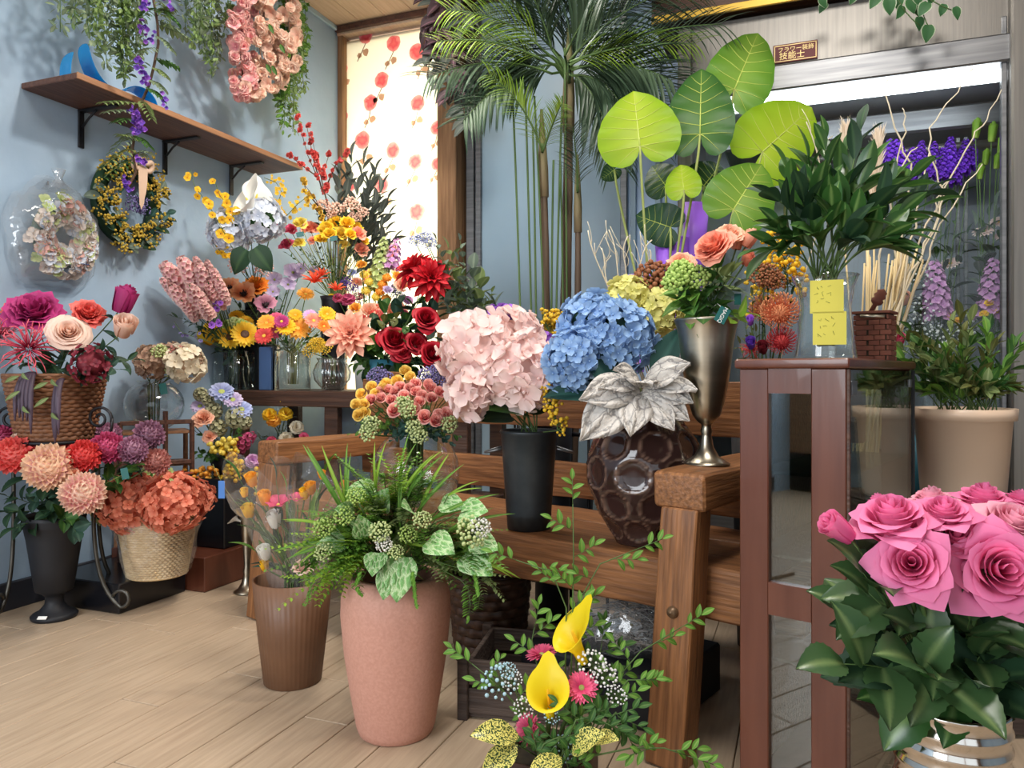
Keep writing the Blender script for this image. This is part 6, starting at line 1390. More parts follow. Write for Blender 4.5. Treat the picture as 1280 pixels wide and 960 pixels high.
# ---- palm
pm_ = thing('palm_tree', VM['palm'][1], 'tall palm with three brown canes and feathery dark fronds', 'palm'); pmo = VM['palm'][0]
ob('soil', one(lathe([(.001, 0), (.15, 0)], 20), 'soil'), pm_, T(pmo-zz*.03))
pk('cane', (84, 66, 54), (112, 92, 74), trans=0); pk('sheath_tan', (140, 120, 92), (110, 110, 70), trans=0)
for (u0, u1, v1, r) in ((682, 678, 178, .022), (699, 711, 82, .027), (716, 722, 230, .018)):
    b_ = gp(u0, 3.45+.03*(u0 % 3), .3); t_ = P(u1, v1, 3.42); pts = bez(b_, b_.lerp(t_, .5)+RT*.02, t_, 14)
    c_ = ob('cane', one(tube(pts, [r*(1.05-.35*i/13)*(1.06 if i % 3 == 0 else 1) for i in range(14)], 9), 'cane'), pm_)
    ob('sheath', one(tube([pts[-3]+(pts[-1]-pts[-3])*q for q in (0, .5, 1, 1.6)], [r*1.05, r*1.1, r*.8, r*.3], 8), 'sheath_tan'), c_)
for u0, u1, v1 in ((672, 666, 160), (688, 692, 200), (692, 703, 120), (706, 700, 190), (685, 668, 120), (710, 706, 60), (668, 655, 60), (655, 640, 100)):
    ob('petiole', one(tube(bez(gp(u0, 3.4, .5), P((u0+u1)/2, 260, 3.4), P(u1, v1, 3.38), 8), .005, 5), 'stem_green'), pm_)
FR = [((678, 62), (640, 18), (560, 12), 3.3, 'palm_light', 56), ((678, 75), (620, 42), (548, 52), 3.25, 'palm_light', 40), ((690, 92), (620, 62), (538, 96), 3.3, 'palm_dark', 62), ((690, 62), (676, 10), (640, -60), 3.35, 'palm_dark', 74), ((708, 82), (716, 10), (740, -70), 3.4, 'palm_dark', 76),
      ((712, 76), (766, 8), (860, -20), 3.02, 'palm_dark', 84), ((712, 82), (790, 34), (900, 30), 2.98, 'palm_dark', 66), ((714, 88), (772, 66), (838, 100), 3.0, 'palm_dark', 84), ((714, 95), (762, 86), (800, 172), 3.1, 'palm_dark', 80), ((714, 92), (750, 110), (768, 200), 3.3, 'palm_dark', 70), ((712, 85), (790, 70), (850, 150), 3.0, 'palm_dark', 80), ((700, 80), (640, 80), (580, 150), 3.35, 'palm_dark', 66), ((706, 70), (740, -10), (800, -40), 3.2, 'palm_dark', 84), ((678, 188), (655, 122), (612, 94), 3.2, 'palm_light', 36), ((678, 190), (692, 150), (702, 130), 3.2, 'palm_light', 30),
      ((722, 240), (722, 198), (716, 160), 3.2, 'palm_dark', 34), ((712, 80), (738, 40), (768, -12), 3.4, 'palm_dark', 70), ((690, 70), (640, 62), (584, 118), 3.4, 'palm_dark', 60), ((700, 70), (660, 30), (620, -10), 3.4, 'palm_dark', 70), ((712, 78), (780, 50), (868, 55), 2.98, 'palm_light', 50), ((705, 60), (700, 0), (690, -60), 3.45, 'palm_dark', 70), ((716, 100), (745, 120), (800, 118), 3.42, 'palm_dark', 60)]
lg = GEO('palmleaf', lambda: petal(1, .075, .5, .3, .9, .1, -.45, 0, 0, 3, 6, 2, .5))
for (a, m_, b, d, mt, ll) in FR:
    pts = bez(P(a[0], a[1], d+.05), P(m_[0], m_[1], d), P(b[0], b[1], d-.12), 14); mb = MB(); cr_ = P(711, 105, 3.42) if a[1] < 150 else (P(678, 190, 3.42) if a[0] < 700 else P(722, 240, 3.42)); mb.add(tube([cr_, cr_.lerp(pts[0], .5)+zz*.03, pts[0]], [.008, .007, .006], 6, False), None, 1); mb.add(tube(pts, [.006-.0045*i/13 for i in range(14)], 5), None, 1)
    n_ = 30
    for i in range(n_):
        t = .08+.92*i/(n_-1); f = t*13; j = min(int(f), 12); p = pts[j].lerp(pts[j+1], f-j); tg_ = (pts[j+1]-pts[j]).normalized(); sd = tg_.cross(FW).normalized()
        for sg in (1, -1): mb.add(lg, leafM(p, sd*sg*.75+tg_*.95-zz*.1+rv(.1)-FW*rng.uniform(-.1, .3), S(ll, d)*(1-.55*abs(t-.35)**1.2)*rng.uniform(.9, 1.1), zz-FW*.5), 0, rng.random())
    ob('frond', mb.mesh('frond', [mt, 'stem_green']), pm_)
# ---- green foliage vase on the cabinet
k = 'tall'
for i, (u, v) in enumerate(((1010, 205), (1030, 178), (1058, 190), (1076, 162), (1092, 205), (1120, 222), (1148, 216), (1162, 238), (1145, 262), (1130, 292), (985, 222), (968, 248), (972, 285), (990, 300), (962, 312), (1005, 250), (1030, 232), (1055, 235), (1080, 240), (1105, 250), (1040, 270), (1070, 275), (1020, 295), (1060, 300), (1095, 290), (1110, 310))):
    dd = -.07 if v > 240 else .04
    m_, b = mouth(k); e = P(u, v, D(m_)+dd+rng.uniform(-.03, .03)); c = m_.lerp(e, .55)+zz*.05
    sprig('camellia_branch', [b]+bez(m_, c, e, 7), 'glossy dark green leafy branch in the clear vase on the cabinet', n=7, leaf=('camellia', ['leaf_gloss', 'leaf_gloss', 'leaf_mid', 'leaf_dark'][i % 4], .092), group='glossy branches in the clear vase', start=.5, spread=.8, lift=.75, sr=.0025, taper=.15)
# ---- beige bucket greenery
k = 'beige'
for i in range(38):
    u = 1104+i*4.8+rng.uniform(-6, 6); v = 395+rng.uniform(0, 85)+abs(u-1200)*.25; u2 = u
    m_, b = mouth(k); m_ = m_+Vector((rng.uniform(-.06, .06), rng.uniform(-.05, .05), 0)); e = P(u2, v, 1.9+rng.uniform(-.12, .06))
    sprig('laurel_branch', [b]+bez(m_, m_.lerp(e, .5)+zz*.04, e, 7), 'leafy green branch crowded into the beige plastic bucket', n=9, leaf=('camellia', ['leaf_mid', 'leaf_bright', 'leaf_gloss', 'leaf_sage', 'leaf_autumn'][i % 5], .07), group='leafy branches in the beige bucket', start=.35, spread=.8, lift=.7, sr=.002)
# ---- pink roses in the tin bucket
k = 'roses'
RS = [(1046, 659, 50, 'bud', 'pink rose bud leaning far left of the bunch', (-.6, -.4, .5)), (1115, 645, 88, 'rose', 'wide open pink rose at the upper left, seen from the side', (-.1, -.35, .9)), (1140, 704, 86, 'rose', 'open pink rose facing front at the centre left', (-.15, -1, .35)), (1195, 672, 78, 'rose', 'open pink rose facing front just above the middle', (0, -.8, .6)),
      (1252, 712, 104, 'rose', 'largest open pink rose at the lower right', (.15, -1, .3)), (1180, 640, 66, 'rose', 'pink rose behind the centre of the bunch', (0, -.4, .9)), (1230, 622, 62, 'rose', 'pink rose highest at the top right', (.1, -.2, 1)), (1165, 625, 56, 'rose', 'paler pink rose at the back left of the top one', (-.1, -.1, 1)), (1266, 652, 72, 'rose', 'pale pink rose at the right edge above the largest', (.3, -.5, .8)), (1275, 625, 44, 'rose', 'pink rose at the far right corner of the bunch', (.3, 0, 1)), (1274, 680, 56, 'rose', 'pink rose at the right edge beside the largest', (.4, -.6, .6)), (1205, 632, 46, 'rose', 'pale pink rose half hidden at the back', (0, 0, 1)), (1100, 630, 44, 'rose', 'pink rose at the back left behind the wide one', (-.3, .1, .9))]
for i, (u, v, s_, kd, lab, fc) in enumerate(RS):
    dd = -.06+(.22 if v < 640 else 0)+(-.04 if v > 690 else 0)+(.06 if s_ < 50 else 0)
    if kd == 'rose': fl('rose', ['pink_rose' if 'pale' not in lab else 'pink_rose_pale'], u, v, s_*1.04, lab, k, dd, joined=False, face=fc, group='pink roses in the tin bucket', n=30, H=.62, flare=1.0, pt=.35, ruf=.006, sr=.0035, var=i % 3)
    else: fl('bud', ['pink_rose'], u, v, s_, lab, k, dd, name='rose_bud', joined=False, face=fc, H=.95, sr=.0035)
LV = [(1078, 715, 'leaf_rose'), (1102, 738, 'leaf_rose'), (1060, 765, 'leaf_rose'), (1055, 830, 'leaf_rose'), (1090, 800, 'leaf_dark'), (1130, 775, 'leaf_mid'), (1150, 800, 'leaf_rose'), (1105, 845, 'leaf_dark'), (1135, 870, 'leaf_mid'), (1175, 850, 'leaf_dark'), (1200, 800, 'leaf_rose'), (1190, 875, 'leaf_mid'), (1225, 820, 'leaf_mid'), (1240, 850, 'leaf_dark'), (1268, 840, 'leaf_mid'), (1255, 790, 'leaf_mid'), (1165, 740, 'leaf_dark'), (1120, 760, 'leaf_dark'), (1215, 760, 'leaf_dark'), (1270, 800, 'leaf_dark'), (1180, 775, 'leaf_dark'), (1145, 830, 'leaf_dark'), (1210, 860, 'leaf_dark'), (1275, 870, 'leaf_dark'), (1085, 740, 'leaf_dark'), (1230, 790, 'leaf_dark')]
for i, (u, v, c) in enumerate(LV):
    br(k, 'rose_leaf_sprig', u, v, 'pink rose leaf sprig spreading over the tin bucket', d=1.04-.06+(i % 3)*.03-(.04 if v > 820 else 0), n=3, leaf=('rose', 'leaf_rose' if i % 3 == 0 else ('leaf_gloss' if c == 'leaf_mid' else c), .088), group='rose leaf sprigs over the tin bucket', start=.75, spread=.9, lift=.3, sr=.0018, taper=.1, up=zz-FW*.7)
# ---- mixed greenery in the clay pot
k = 'clay'; mC, bC = VM[k]
def cp(u, v, d=None): return P(u, v, d or 1.72)
for i, (a, b) in enumerate((((430, 640), (375, 566)), ((435, 640), (395, 565)), ((436, 640), (428, 562)), ((470, 610), (465, 560)), ((500, 600), (508, 548)), ((505, 615), (548, 572)), ((510, 620), (552, 576)), ((525, 640), (557, 578)), ((520, 645), (577, 590)), ((560, 620), (598, 617)), ((500, 660), (500, 610)), ((450, 665), (365, 710)), ((440, 680), (340, 705)), ((455, 700), (405, 738)), ((560, 665), (640, 655)), ((570, 690), (642, 735)), ((480, 690), (520, 730)), ((420, 660), (352, 660)), ((540, 650), (620, 630)), ((500, 680), (560, 700)))):
    m_, b_ = mouth(k); p0 = cp(*a); p1 = cp(b[0], b[1], 1.68); o = thing('grass_tuft', b_, 'bright green grass tuft arching out of the clay pot', 'foliage', 'grass tufts in the clay pot'); TIP[o.name] = p1
    ob('stem', one(tube([b_, m_, p0], .0015, 4), 'stem_green'), o)
    for q in range(2):
        e = p1+rv(.03)*(q > 0); dr = e-p0; ob('blade', leafmesh('blade', ['leaf_bright', 'leaf_lime'][i % 2]), o, leafM(p0, dr+zz*.25*dr.length, dr.length*1.1*(1-.15*q), zz*.6-FW) @ Sc((.85, 1, 1)))
CAL = [(460, 625, 34), (478, 640, 30), (438, 655, 34), (455, 675, 30), (515, 650, 36), (545, 690, 38), (590, 712, 40), (500, 725, 44), (585, 650, 36), (485, 735, 30), (560, 640, 30), (420, 690, 28), (600, 690, 34), (530, 615, 28), (470, 710, 30)]
for i, (u, v, s_) in enumerate(CAL):
    m_, b_ = mouth(k); e = cp(u, v, 1.66 if v > 640 else 1.72); o = thing('caladium_leaf', b_, 'pale veined heart shaped caladium leaf in the clay pot', 'leaf', 'caladium leaves in the clay pot'); TIP[o.name] = e
    st_ = e+Vector((0, 0, .02)); ob('stem', one(tube(bez(m_, m_.lerp(st_, .6)+zz*.06, st_, 6)+[], .0015, 4), 'stem_green'), o)
    dr = (e-mC)*.6+rv(.05)-zz*.06; ob('leaf', leafmesh('heart', 'leaf_caladium'), o, leafM(st_-dr.normalized()*S(s_, 1.7)*.4, dr, S(s_*1.25, 1.7), zz*.7-FW))
for i in range(64):
    a = rng.uniform(-1, 1); u = 498+a*122; v = 590+abs(a)*65+rng.uniform(0, 95)-(20 if abs(a) < .5 else 0); v = min(v, 728)
    m_, b_ = mouth(k); e = cp(u, v, 1.66+rng.uniform(0, .16)); o = thing('fern_spray', b_, 'feathery light green fern spray in the clay pot', 'foliage', 'fern sprays in the clay pot')
    pts = bez(m_, m_.lerp(e, .5)+zz*.09, e, 9); ob('stem', one(tube([b_]+pts, .0012, 4), 'stem_green'), o); mb = MB(); pinnate(mb, pts[4:], 9, .026, 'mini', 0, .6, 0, True, .5)
    for q in range(9):
        s0 = pts[4].lerp(e, q/9); dr = (e-pts[5]).normalized()+rv(.75)-FW*.2; pinnate(mb, bez(s0, s0+dr*.025, s0+dr*.05+zz*-.006, 5), 7, .017, 'mini', 0, .6)
    ob('leaflets', mb.mesh('leaflets', ['leaf_bright', 'leaf_lime', 'leaf_sage', 'leaf_bright'][i % 4]), o); TIP[o.name] = e
for i, (u, v, s_, c) in enumerate(((475, 665, 30, 'lime_white'), (510, 668, 26, 'green_ball'), (528, 650, 26, 'lime_white'), (430, 645, 28, 'green_ball'), (445, 620, 26, 'green_ball'), (480, 680, 24, 'white_petal'), (590, 665, 44, 'lime_white'), (405, 690, 26, 'lime_white'), (600, 660, 30, 'white_petal'), (405, 660, 30, 'green_ball'), (495, 690, 22, 'lime_white'))):
    fl('cluster', [c, c, 'stem_green'], u, v, s_, 'pale green umbel flower in the clay pot bouquet', k, d=1.63, name='umbel_flower', n=60, r=.055, group='umbel flowers in the clay pot')
for i, (pts, lab) in enumerate(((((515, 720), (518, 735), (521, 756)), 'small leaved tendril hanging down the front of the clay pot'), (((455, 720), (440, 735), (452, 742)), 'small leaved tendril hanging at the left of the clay pot'), (((585, 735), (588, 755), (585, 775)), 'small leaved tendril hanging before the dark basket'), (((420, 570), (440, 590), (460, 615)), 'upright little fern frond above the caladium leaves'), (((590, 720), (600, 740), (598, 760)), 'second tendril hanging before the dark basket'))):
    m_, b_ = mouth(k); q = [cp(u, v, 1.64) for u, v in pts]
    if i == 3: q = q[::-1]
    o = thing('leafy_tendril', b_, lab, 'foliage'); pts_ = [b_, m_]+bez(m_+zz*.06, q[0]+zz*.02, q[0], 4)+q; ob('stem', one(tube(pts_, .001, 4), 'stem_green'), o); mb = MB(); pinnate(mb, bez(q[0]+zz*.02, q[1], q[2], 8), 14, .02, 'mini', 0, .4); ob('leaflets', mb.mesh('leaflets', 'leaf_bright'), o)
# ---- wrapped bouquets in the fluted planter
k = 'fluted'
for ci, (top, wd, lab) in enumerate((((300, 345, 590), 60, 'left cellophane cone of tulips in the fluted planter'), ((380, 455, 580), 60, 'right cellophane cone of tulips in the fluted planter'))):
    a = VM[k][0]+RT*(-.03 if ci == 0 else .035); b_ = VM[k][1]+RT*(-.01+.02*ci)
    ua = 328 if ci == 0 else 400; c = P(ua, 640, 2.05); o = thing('wrapped_bouquet', b_, lab, 'bouquet'); V = []; ng = 30
    for i in range(13):
        t = i/12; cc_ = b_.lerp(a, t/.35) if t < .35 else a.lerp(P(ua-(8 if ci == 0 else -2), 590, 2.03), (t-.35)/.65)
        for j in range(ng):
            an = 2*pi*j/ng; r = (.018+.095*max(0, t-.1)**1.0)*(1+.10*math.sin(3*an+ci)+.05*math.sin(7*an+2*t)); V.append((cc_.x+r*math.cos(an), cc_.y+r*.72*math.sin(an), cc_.z+(.05*math.cos(2*an+.6) if t > .9 else .03*(t > .8)*math.cos(2*an+.6))))
    ob('cellophane', one((np.array(V), gridF(13, ng, True), np.zeros(len(V))), 'film'), o)
for u, v, s_, kd, c, lab in ((314, 597, 24, 'bud', 'amber', 'orange yellow tulip highest in the left cellophane cone'), (305, 614, 16, 'bud', 'yellow', 'small yellow tulip at the edge of the left cone'), (330, 620, 26, 'bud', 'amber', 'amber tulip seen through the left cellophane'), (348, 632, 34, 'cosmos', 'hot_pink', 'pink lily with white throat in the left cone'), (343, 646, 30, 'bud', 'white_petal', 'white tulip below the pink lily'), (310, 636, 24, 'bud', 'yellow', 'pale yellow tulip low in the left cone'), (330, 688, 26, 'bud', 'white_petal', 'white bud lowest in the left cone'), (330, 705, 18, 'bud', 'yellow', 'small yellow bloom near the planter rim'),
                            (388, 608, 22, 'bud', 'amber', 'amber tulip in the right cellophane cone'), (380, 615, 20, 'bud', 'yellow', 'yellow tulip left in the right cone'), (402, 592, 16, 'bud', 'amber', 'amber tulip near the top of the right cone'), (431, 605, 16, 'bud', 'orange', 'orange tulip right of the right cone'), (371, 625, 24, 'cosmos', 'hot_pink', 'pink lily at the edge of the right cone'), (378, 708, 30, 'peony', 'blush', 'cream bloom low at the planter rim')):
    fl(kd, [c, 'lemon'], u, v, s_, lab, k, -.03, name={'bud': 'tulip', 'cosmos': 'lily', 'peony': 'carnation'}[kd], face=(.1, -.4, .9), **({'H': .8} if kd == 'bud' else ({'n': 6, 'q': .9, 'lift': .6} if kd == 'cosmos' else {})))
for i, (u, v) in enumerate(((322, 650), (345, 600), (358, 615), (300, 600), (340, 660), (352, 690), (330, 670), (395, 640), (405, 600), (365, 650), (345, 710), (320, 690), (415, 620), (360, 670))):
    br(k, 'tulip_leaf', u, v, 'long green tulip leaf inside the wrapped bouquets', -.01, n=2, leaf=('lance', ['leaf_mid', 'leaf_blue', 'leaf_bright'][i % 3], .13), group='tulip leaves in the wrapped bouquets', start=.6, spread=.5, lift=.8)
# ---- small bouquets below the corner shelf
k = 'crn'
for u, v, c, lab in ((357, 499, 'yellow', 'yellow orange carnation highest below the shelf'), (337, 518, 'yellow', 'yellow orange carnation at the left of the four'), (342, 525, 'amber', 'yellow orange carnation lowest of the four'), (357, 517, 'yellow', 'yellow orange carnation at the right of the four'), (371, 534, 'ivory', 'cream white carnation at the right below the shelf'), (358, 548, 'ivory', 'cream white carnation just above the bench arm'), (339, 551, 'hot_pink', 'pink carnation just above the bench arm'), (376, 555, 'hot_pink', 'pink small bloom right of the cream carnations'), (380, 546, 'hot_pink', 'pink tiny bloom above its neighbour')):
    fl('carnation', [c], u, v, 22 if v < 540 or c == 'ivory' else 15, lab, k, -.12, n=26)
for u, v in ((318, 545), (325, 550), (352, 540), (366, 520)): br(k, 'carnation_leaf_sprig', u, v, 'thin grey green carnation sprig below the shelf', -.1, n=8, leaf=('lance', 'leaf_grey', .04), group='carnation sprigs below the shelf', joined=True)
k = 'scab'
for u, v, s_, lab in ((251, 493, 18, 'brown seed pod ball at the top left of the small bouquet'), (260, 500, 16, 'brown seed pod ball below the top left one'), (267, 514, 22, 'brown seed pod ball beside the peach ranunculus'), (296, 522, 28, 'large seed pod ball at the right of the small bouquet'), (273, 535, 22, 'brown seed pod ball at the centre of the small bouquet'), (306, 528, 18, 'seed pod ball at the far right edge of the small bouquet')):
    fl('pod', ['pod_tan', 'pod_core'], u, v, s_, lab, k, -.05, joined=True)
fl('peony', ['peach'], 254, 522, 28, 'peach ranunculus in the small bouquet by the wall', k, -.1, name='ranunculus'); fl('peony', ['peach'], 262, 545, 20, 'smaller peach ranunculus below the other', k, -.08, name='ranunculus')
for u, v, c, s_, lab in ((277, 490, 'periwinkle', 32, 'pale blue scabious on top of the small bouquet'), (291, 500, 'lilac', 26, 'lilac scabious right of the top one'), (250, 508, 'lilac', 24, 'lilac scabious at the left of the small bouquet'), (302, 512, 'periwinkle', 28, 'pale blue scabious above the large pod'), (240, 528, 'periwinkle', 12, 'small blue scabious at the far left')): fl('daisy', [c, 'disc_green'], u, v, s_, lab, k, -.05, name='scabious', n=14, wd=.2, disc=.14)
for pts, c, lab in ((((288, 560), (294, 580), (290, 600)), 'yellow', 'yellow broom spray in the middle of the small bouquet'), (((275, 600), (290, 590), (296, 585)), 'golden', 'golden spray low in the small bouquet'), (((240, 590), (262, 594), (285, 600)), 'amber', 'amber statice spray lying flat on the left'), (((330, 585), (335, 600), (330, 610)), 'golden', 'golden spray behind the left cellophane cone'), (((270, 560), (282, 555), (292, 562)), 'lemon', 'pale yellow spray above the yellow broom')): goldenrod(k, pts, lab, D(VM[k][0])-.1, 70, 6, 9, c)
fl('spike', ['berry', 'berry', 'stem_green'], 306, 552, 40, 'berry pink snapdragon right of the small bouquet', k, -.05, name='snapdragon', n=40, w=.2, fs=.25); fl('carnation', ['stock_pink'], 316, 576, 22, 'mauve pink bloom left of the bench arm', k, -.1); fl('carnation', ['berry'], 310, 545, 14, 'tiny berry bloom beside the snapdragon', k, -.05)
for u, v in ((244, 565), (250, 572), (245, 540), (262, 575), (300, 540)): br(k, 'parsley_sprig', u, v, 'green leafy sprig in the small bouquet by the wall', -.1, n=7, leaf=('round', 'leaf_mid', .04), group='leaf sprigs in the small bouquet', start=.5)
# bud vase: one white lily like bloom
fl('calla', ['white_petal', 'lemon'], 291, 648, 11, 'small white trumpet bloom in the pewter bud vase', 'bud', -.02, joined=True, face=(-.8, -.3, .3)); m_, b_ = VM['bud']; sprig('bare_stem', [b_, m_]+bez(m_, P(288, 630, 2.85), P(266, 580, 2.85), 6), 'long bare pale stem leaning left out of the bud vase', n=0, stem='stem_pale')
# ---- calla arrangement on the floor
L0 = gp(685, 1.52, 0)
pot('arr', 'square_planter', L0, openbox(.16, .16, .095, .006), 'dark_wood', 'low dark wooden planter holding the yellow callas on the floor', 'planter', .095, extra=[('foam', box(.145, .145, .07, .002), 'soil', T((0, 0, .04)))])
k = 'arr'; arb = VM[k][0]
fl('calla', ['calla_yellow', 'yellow'], 708, 780, 58, 'tall yellow calla lily above the pink gerberas', k, d=1.48, name='calla_lily', face=(-.3, -.3, .9), sr=.004, roll=0, joined=False); fl('calla', ['calla_yellow', 'yellow'], 684, 856, 54, 'lower yellow calla lily facing front', k, d=1.43, name='calla_lily', face=(.06, -.4, .9), sr=.004, roll=.1, joined=False)
for u, v, fc, s_, lab in ((677, 819, (-.1, -.2, 1), 42, 'pink gerbera behind the tall calla, seen from the side'), (727, 860, (.2, -.7, .6), 44, 'pink gerbera right of the lower calla'), (662, 911, (-.35, -.8, .35), 42, 'pink gerbera lowest, left under the lower calla')): fl('daisy', ['hot_pink', 'disc_green'], u, v, s_, lab, k, d=1.55 if v < 830 else 1.46, face=fc, n=24, wd=.085, double=3, sr=.0025, joined=True, droop=-.15)
def nandina(line, label, d, leaflets=5, size=.026, mat='leaf_bright', dens=5):
    pts = [P(u, v, d) for u, v in line]; b_ = VM[k][1]+rv(.02); root = thing('nandina_sprig', b_, label, 'foliage', None); al = [b_]+pts
    ob('stem', one(tube(al, [.0022-.0012*i/(len(al)-1) for i in range(len(al))], 5), 'stem_green'), root); lm = leafmesh('oval', mat)
    n = len(pts)
    for j in range(dens):
        f = .25+(n-1.001-.25)*j/(dens-1); a = int(f); p = pts[a].lerp(pts[a+1], f-a); tg_ = (pts[a+1]-pts[a]).normalized(); sd = RT*(1 if j % 2 else -1)
        dr = (sd*.8+tg_*.6+rv(.3)).normalized() if j < dens-1 else tg_; br_ = [p, p+dr*.025, p+dr*.05]
        ob('twig', one(tube(br_, .0008, 4), 'stem_green'), root)
        for q in range(leaflets):
            t = (q+1)/leaflets; pp = p.lerp(br_[2], t); s2 = dr.cross(FW).normalized()*(1 if q % 2 else -1)
            ob('leaf', lm, root, leafM(pp, (s2*.8+dr*.7+rv(.25)) if q < leaflets-1 else dr, size*rng.uniform(.8, 1.2), zz*.6-FW*.6))
nandina([(712, 930), (716, 760), (717, 690), (716, 630)], 'tall nandina sprig standing highest before the bench beam', 1.52, dens=6)
nandina([(705, 920), (708, 760), (690, 715), (645, 700)], 'nandina sprig bending left before the bench beam', 1.52); nandina([(718, 920), (722, 755), (750, 705), (800, 685)], 'nandina sprig bending right before the dimpled vase', 1.53)
nandina([(690, 940), (640, 875), (615, 850), (590, 830)], 'nandina sprig spreading left over the crate', 1.48); nandina([(670, 930), (675, 850), (665, 800), (668, 785)], 'nandina sprig behind the pink gerbera', 1.56); nandina([(730, 930), (770, 850), (800, 815), (850, 785)], 'nandina sprig reaching right across the bench post', 1.5)
nandina([(730, 935), (770, 870), (785, 850), (795, 850)], 'nandina sprig right of the pink gerbera', 1.47); nandina([(740, 945), (790, 935), (830, 935), (860, 945)], 'nandina sprig low in front of the bench post', 1.42); nandina([(735, 950), (760, 900), (770, 890), (775, 900)], 'leafy nandina clump right of the centre', 1.44, dens=7, mat='leaf_mid'); nandina([(700, 950), (720, 900), (740, 895), (760, 905)], 'leafy nandina clump under the right gerbera', 1.43, dens=7, mat='leaf_mid')
nandina([(690, 950), (700, 880), (715, 870), (745, 870)], 'short nandina tuft between the callas and gerbera', 1.55, dens=7, mat='leaf_mid'); nandina([(670, 950), (680, 930), (700, 920), (705, 940)], 'short nandina tuft at the front of the planter', 1.42, dens=7, mat='leaf_mid'); nandina([(730, 930), (745, 850), (750, 820), (752, 805)], 'nandina sprig upright beside the tall calla', 1.55, mat='leaf_mid')
# speckled aucuba leaves
m, nt, b = newmat('aucuba'); MATS['aucuba'] = m; tc = N(nt, 'ShaderNodeTexCoord'); no = N(nt, 'ShaderNodeTexNoise'); no.inputs['Scale'].default_value = 34; no.inputs['Detail'].default_value = 5
cr = N(nt, 'ShaderNodeValToRGB'); cr.color_ramp.interpolation = 'CONSTANT'; cr.color_ramp.elements[0].color = C(46, 70, 36); cr.color_ramp.elements[1].position = .5; cr.color_ramp.elements[1].color = C(226, 216, 120)
L(nt, tc.outputs['Object'], no.inputs['Vector']); L(nt, no.outputs['Fac'], cr.inputs[0]); L(nt, cr.outputs[0], b.inputs['Base Color']); b.inputs['Roughness'].default_value = .35
aug = one(GEO('auc', lambda: petal(1, .5, .15, .45, .9, .1, -.5, 0, .01, 2, 9, 6, .25)), 'aucuba', 'leaf')
for a, e, ln, lab in (((648, 920), (590, 912), .105, 'yellow speckled aucuba leaf pointing left over the floor'), ((645, 930), (612, 962), .10, 'yellow speckled aucuba leaf hanging low at the left'), ((700, 945), (672, 968), .10, 'yellow speckled aucuba leaf at the bottom centre'), ((715, 940), (748, 912), .10, 'yellow speckled aucuba leaf upright under the right gerbera'), ((740, 925), (775, 918), .07, 'small speckled aucuba leaf at the right')):
    p0 = P(a[0], a[1], 1.42); p1 = P(e[0], e[1], 1.36); o = thing('aucuba_leaf', arb, lab, 'leaf'); ob('stem', one(tube([arb-zz*.02, p0], .0015, 4), 'stem_green'), o); ob('leaf', aug, o, leafM(p0, p1-p0, ln, zz-FW*.8))
for u, v, s_, c in ((625, 853, 50, 'gyp_blue'), (640, 850, 30, 'gyp_white'), (740, 830, 40, 'gyp_white'), (755, 845, 36, 'gyp_white'), (655, 885, 30, 'gyp_white'), (705, 935, 36, 'gyp_blue'), (770, 870, 30, 'gyp_white'), (635, 838, 24, 'gyp_blue'), (690, 895, 24, 'gyp_blue')):
    fl('cluster', [c, c, 'stem_green'], u, v, s_, {'gyp_blue': 'pale blue', 'gyp_white': 'white'}[c]+' tiny dotted filler spray around the yellow callas', k, d=1.46, name='gypsophila', n=34, r=.045, fill=.2, group={'gyp_blue': 'pale blue', 'gyp_white': 'white'}[c]+' filler sprays around the callas', sr=.0008)
# ================================================================ wall and hanging things
def wallp(u, v, dx=.0): return onx(u, v, XL+dx)
# blue acrylic ornaments on the wall shelf
def ribbon(pts, w_, th=.004):
    V = []; F = []; n = len(pts)
    for i, p in enumerate(pts):
        for dy in (-w_/2, w_/2): V.append((p[0], dy, p[1]))
    F = [(2*i, 2*i+1, 2*i+3, 2*i+2) for i in range(n-1)]
    return np.array(V), F, np.zeros(len(V))
def shelfy(u): return onx(u, 150, -2.52).y
zsh = zs+.022
arc = lambda a0, a1, r, n=14: [(r*math.cos(a), r*math.sin(a)) for a in np.linspace(a0, a1, n)]
for u, geo, lab in ((86, [(-.02, 0), (-.024, .035), (-.02, .07), (-.008, .105)], 'upright blue acrylic curved strip on the wall shelf'), (128, [(-.09, .17), (-.085, .12), (-.06, .06), (-.02, .02), (.05, .0)], 'blue acrylic strip curving down like a slide on the wall shelf'), (164, [(x, z+.0) for x, z in arc(0, pi, .075)], 'arched blue acrylic strip lying on the wall shelf')):
    o = ob('acrylic_ornament', one(ribbon(geo, .10), 'blue_acrylic'), None, frame((-2.50, shelfy(u), zsh+.002), Vector((.25, 1, 0)), zz)); sm = o.modifiers.new('solid', 'SOLIDIFY'); sm.thickness = .006; sb = o.modifiers.new('sub', 'SUBSURF'); sb.levels = sb.render_levels = 2
    tag(o, lab, 'ornament')
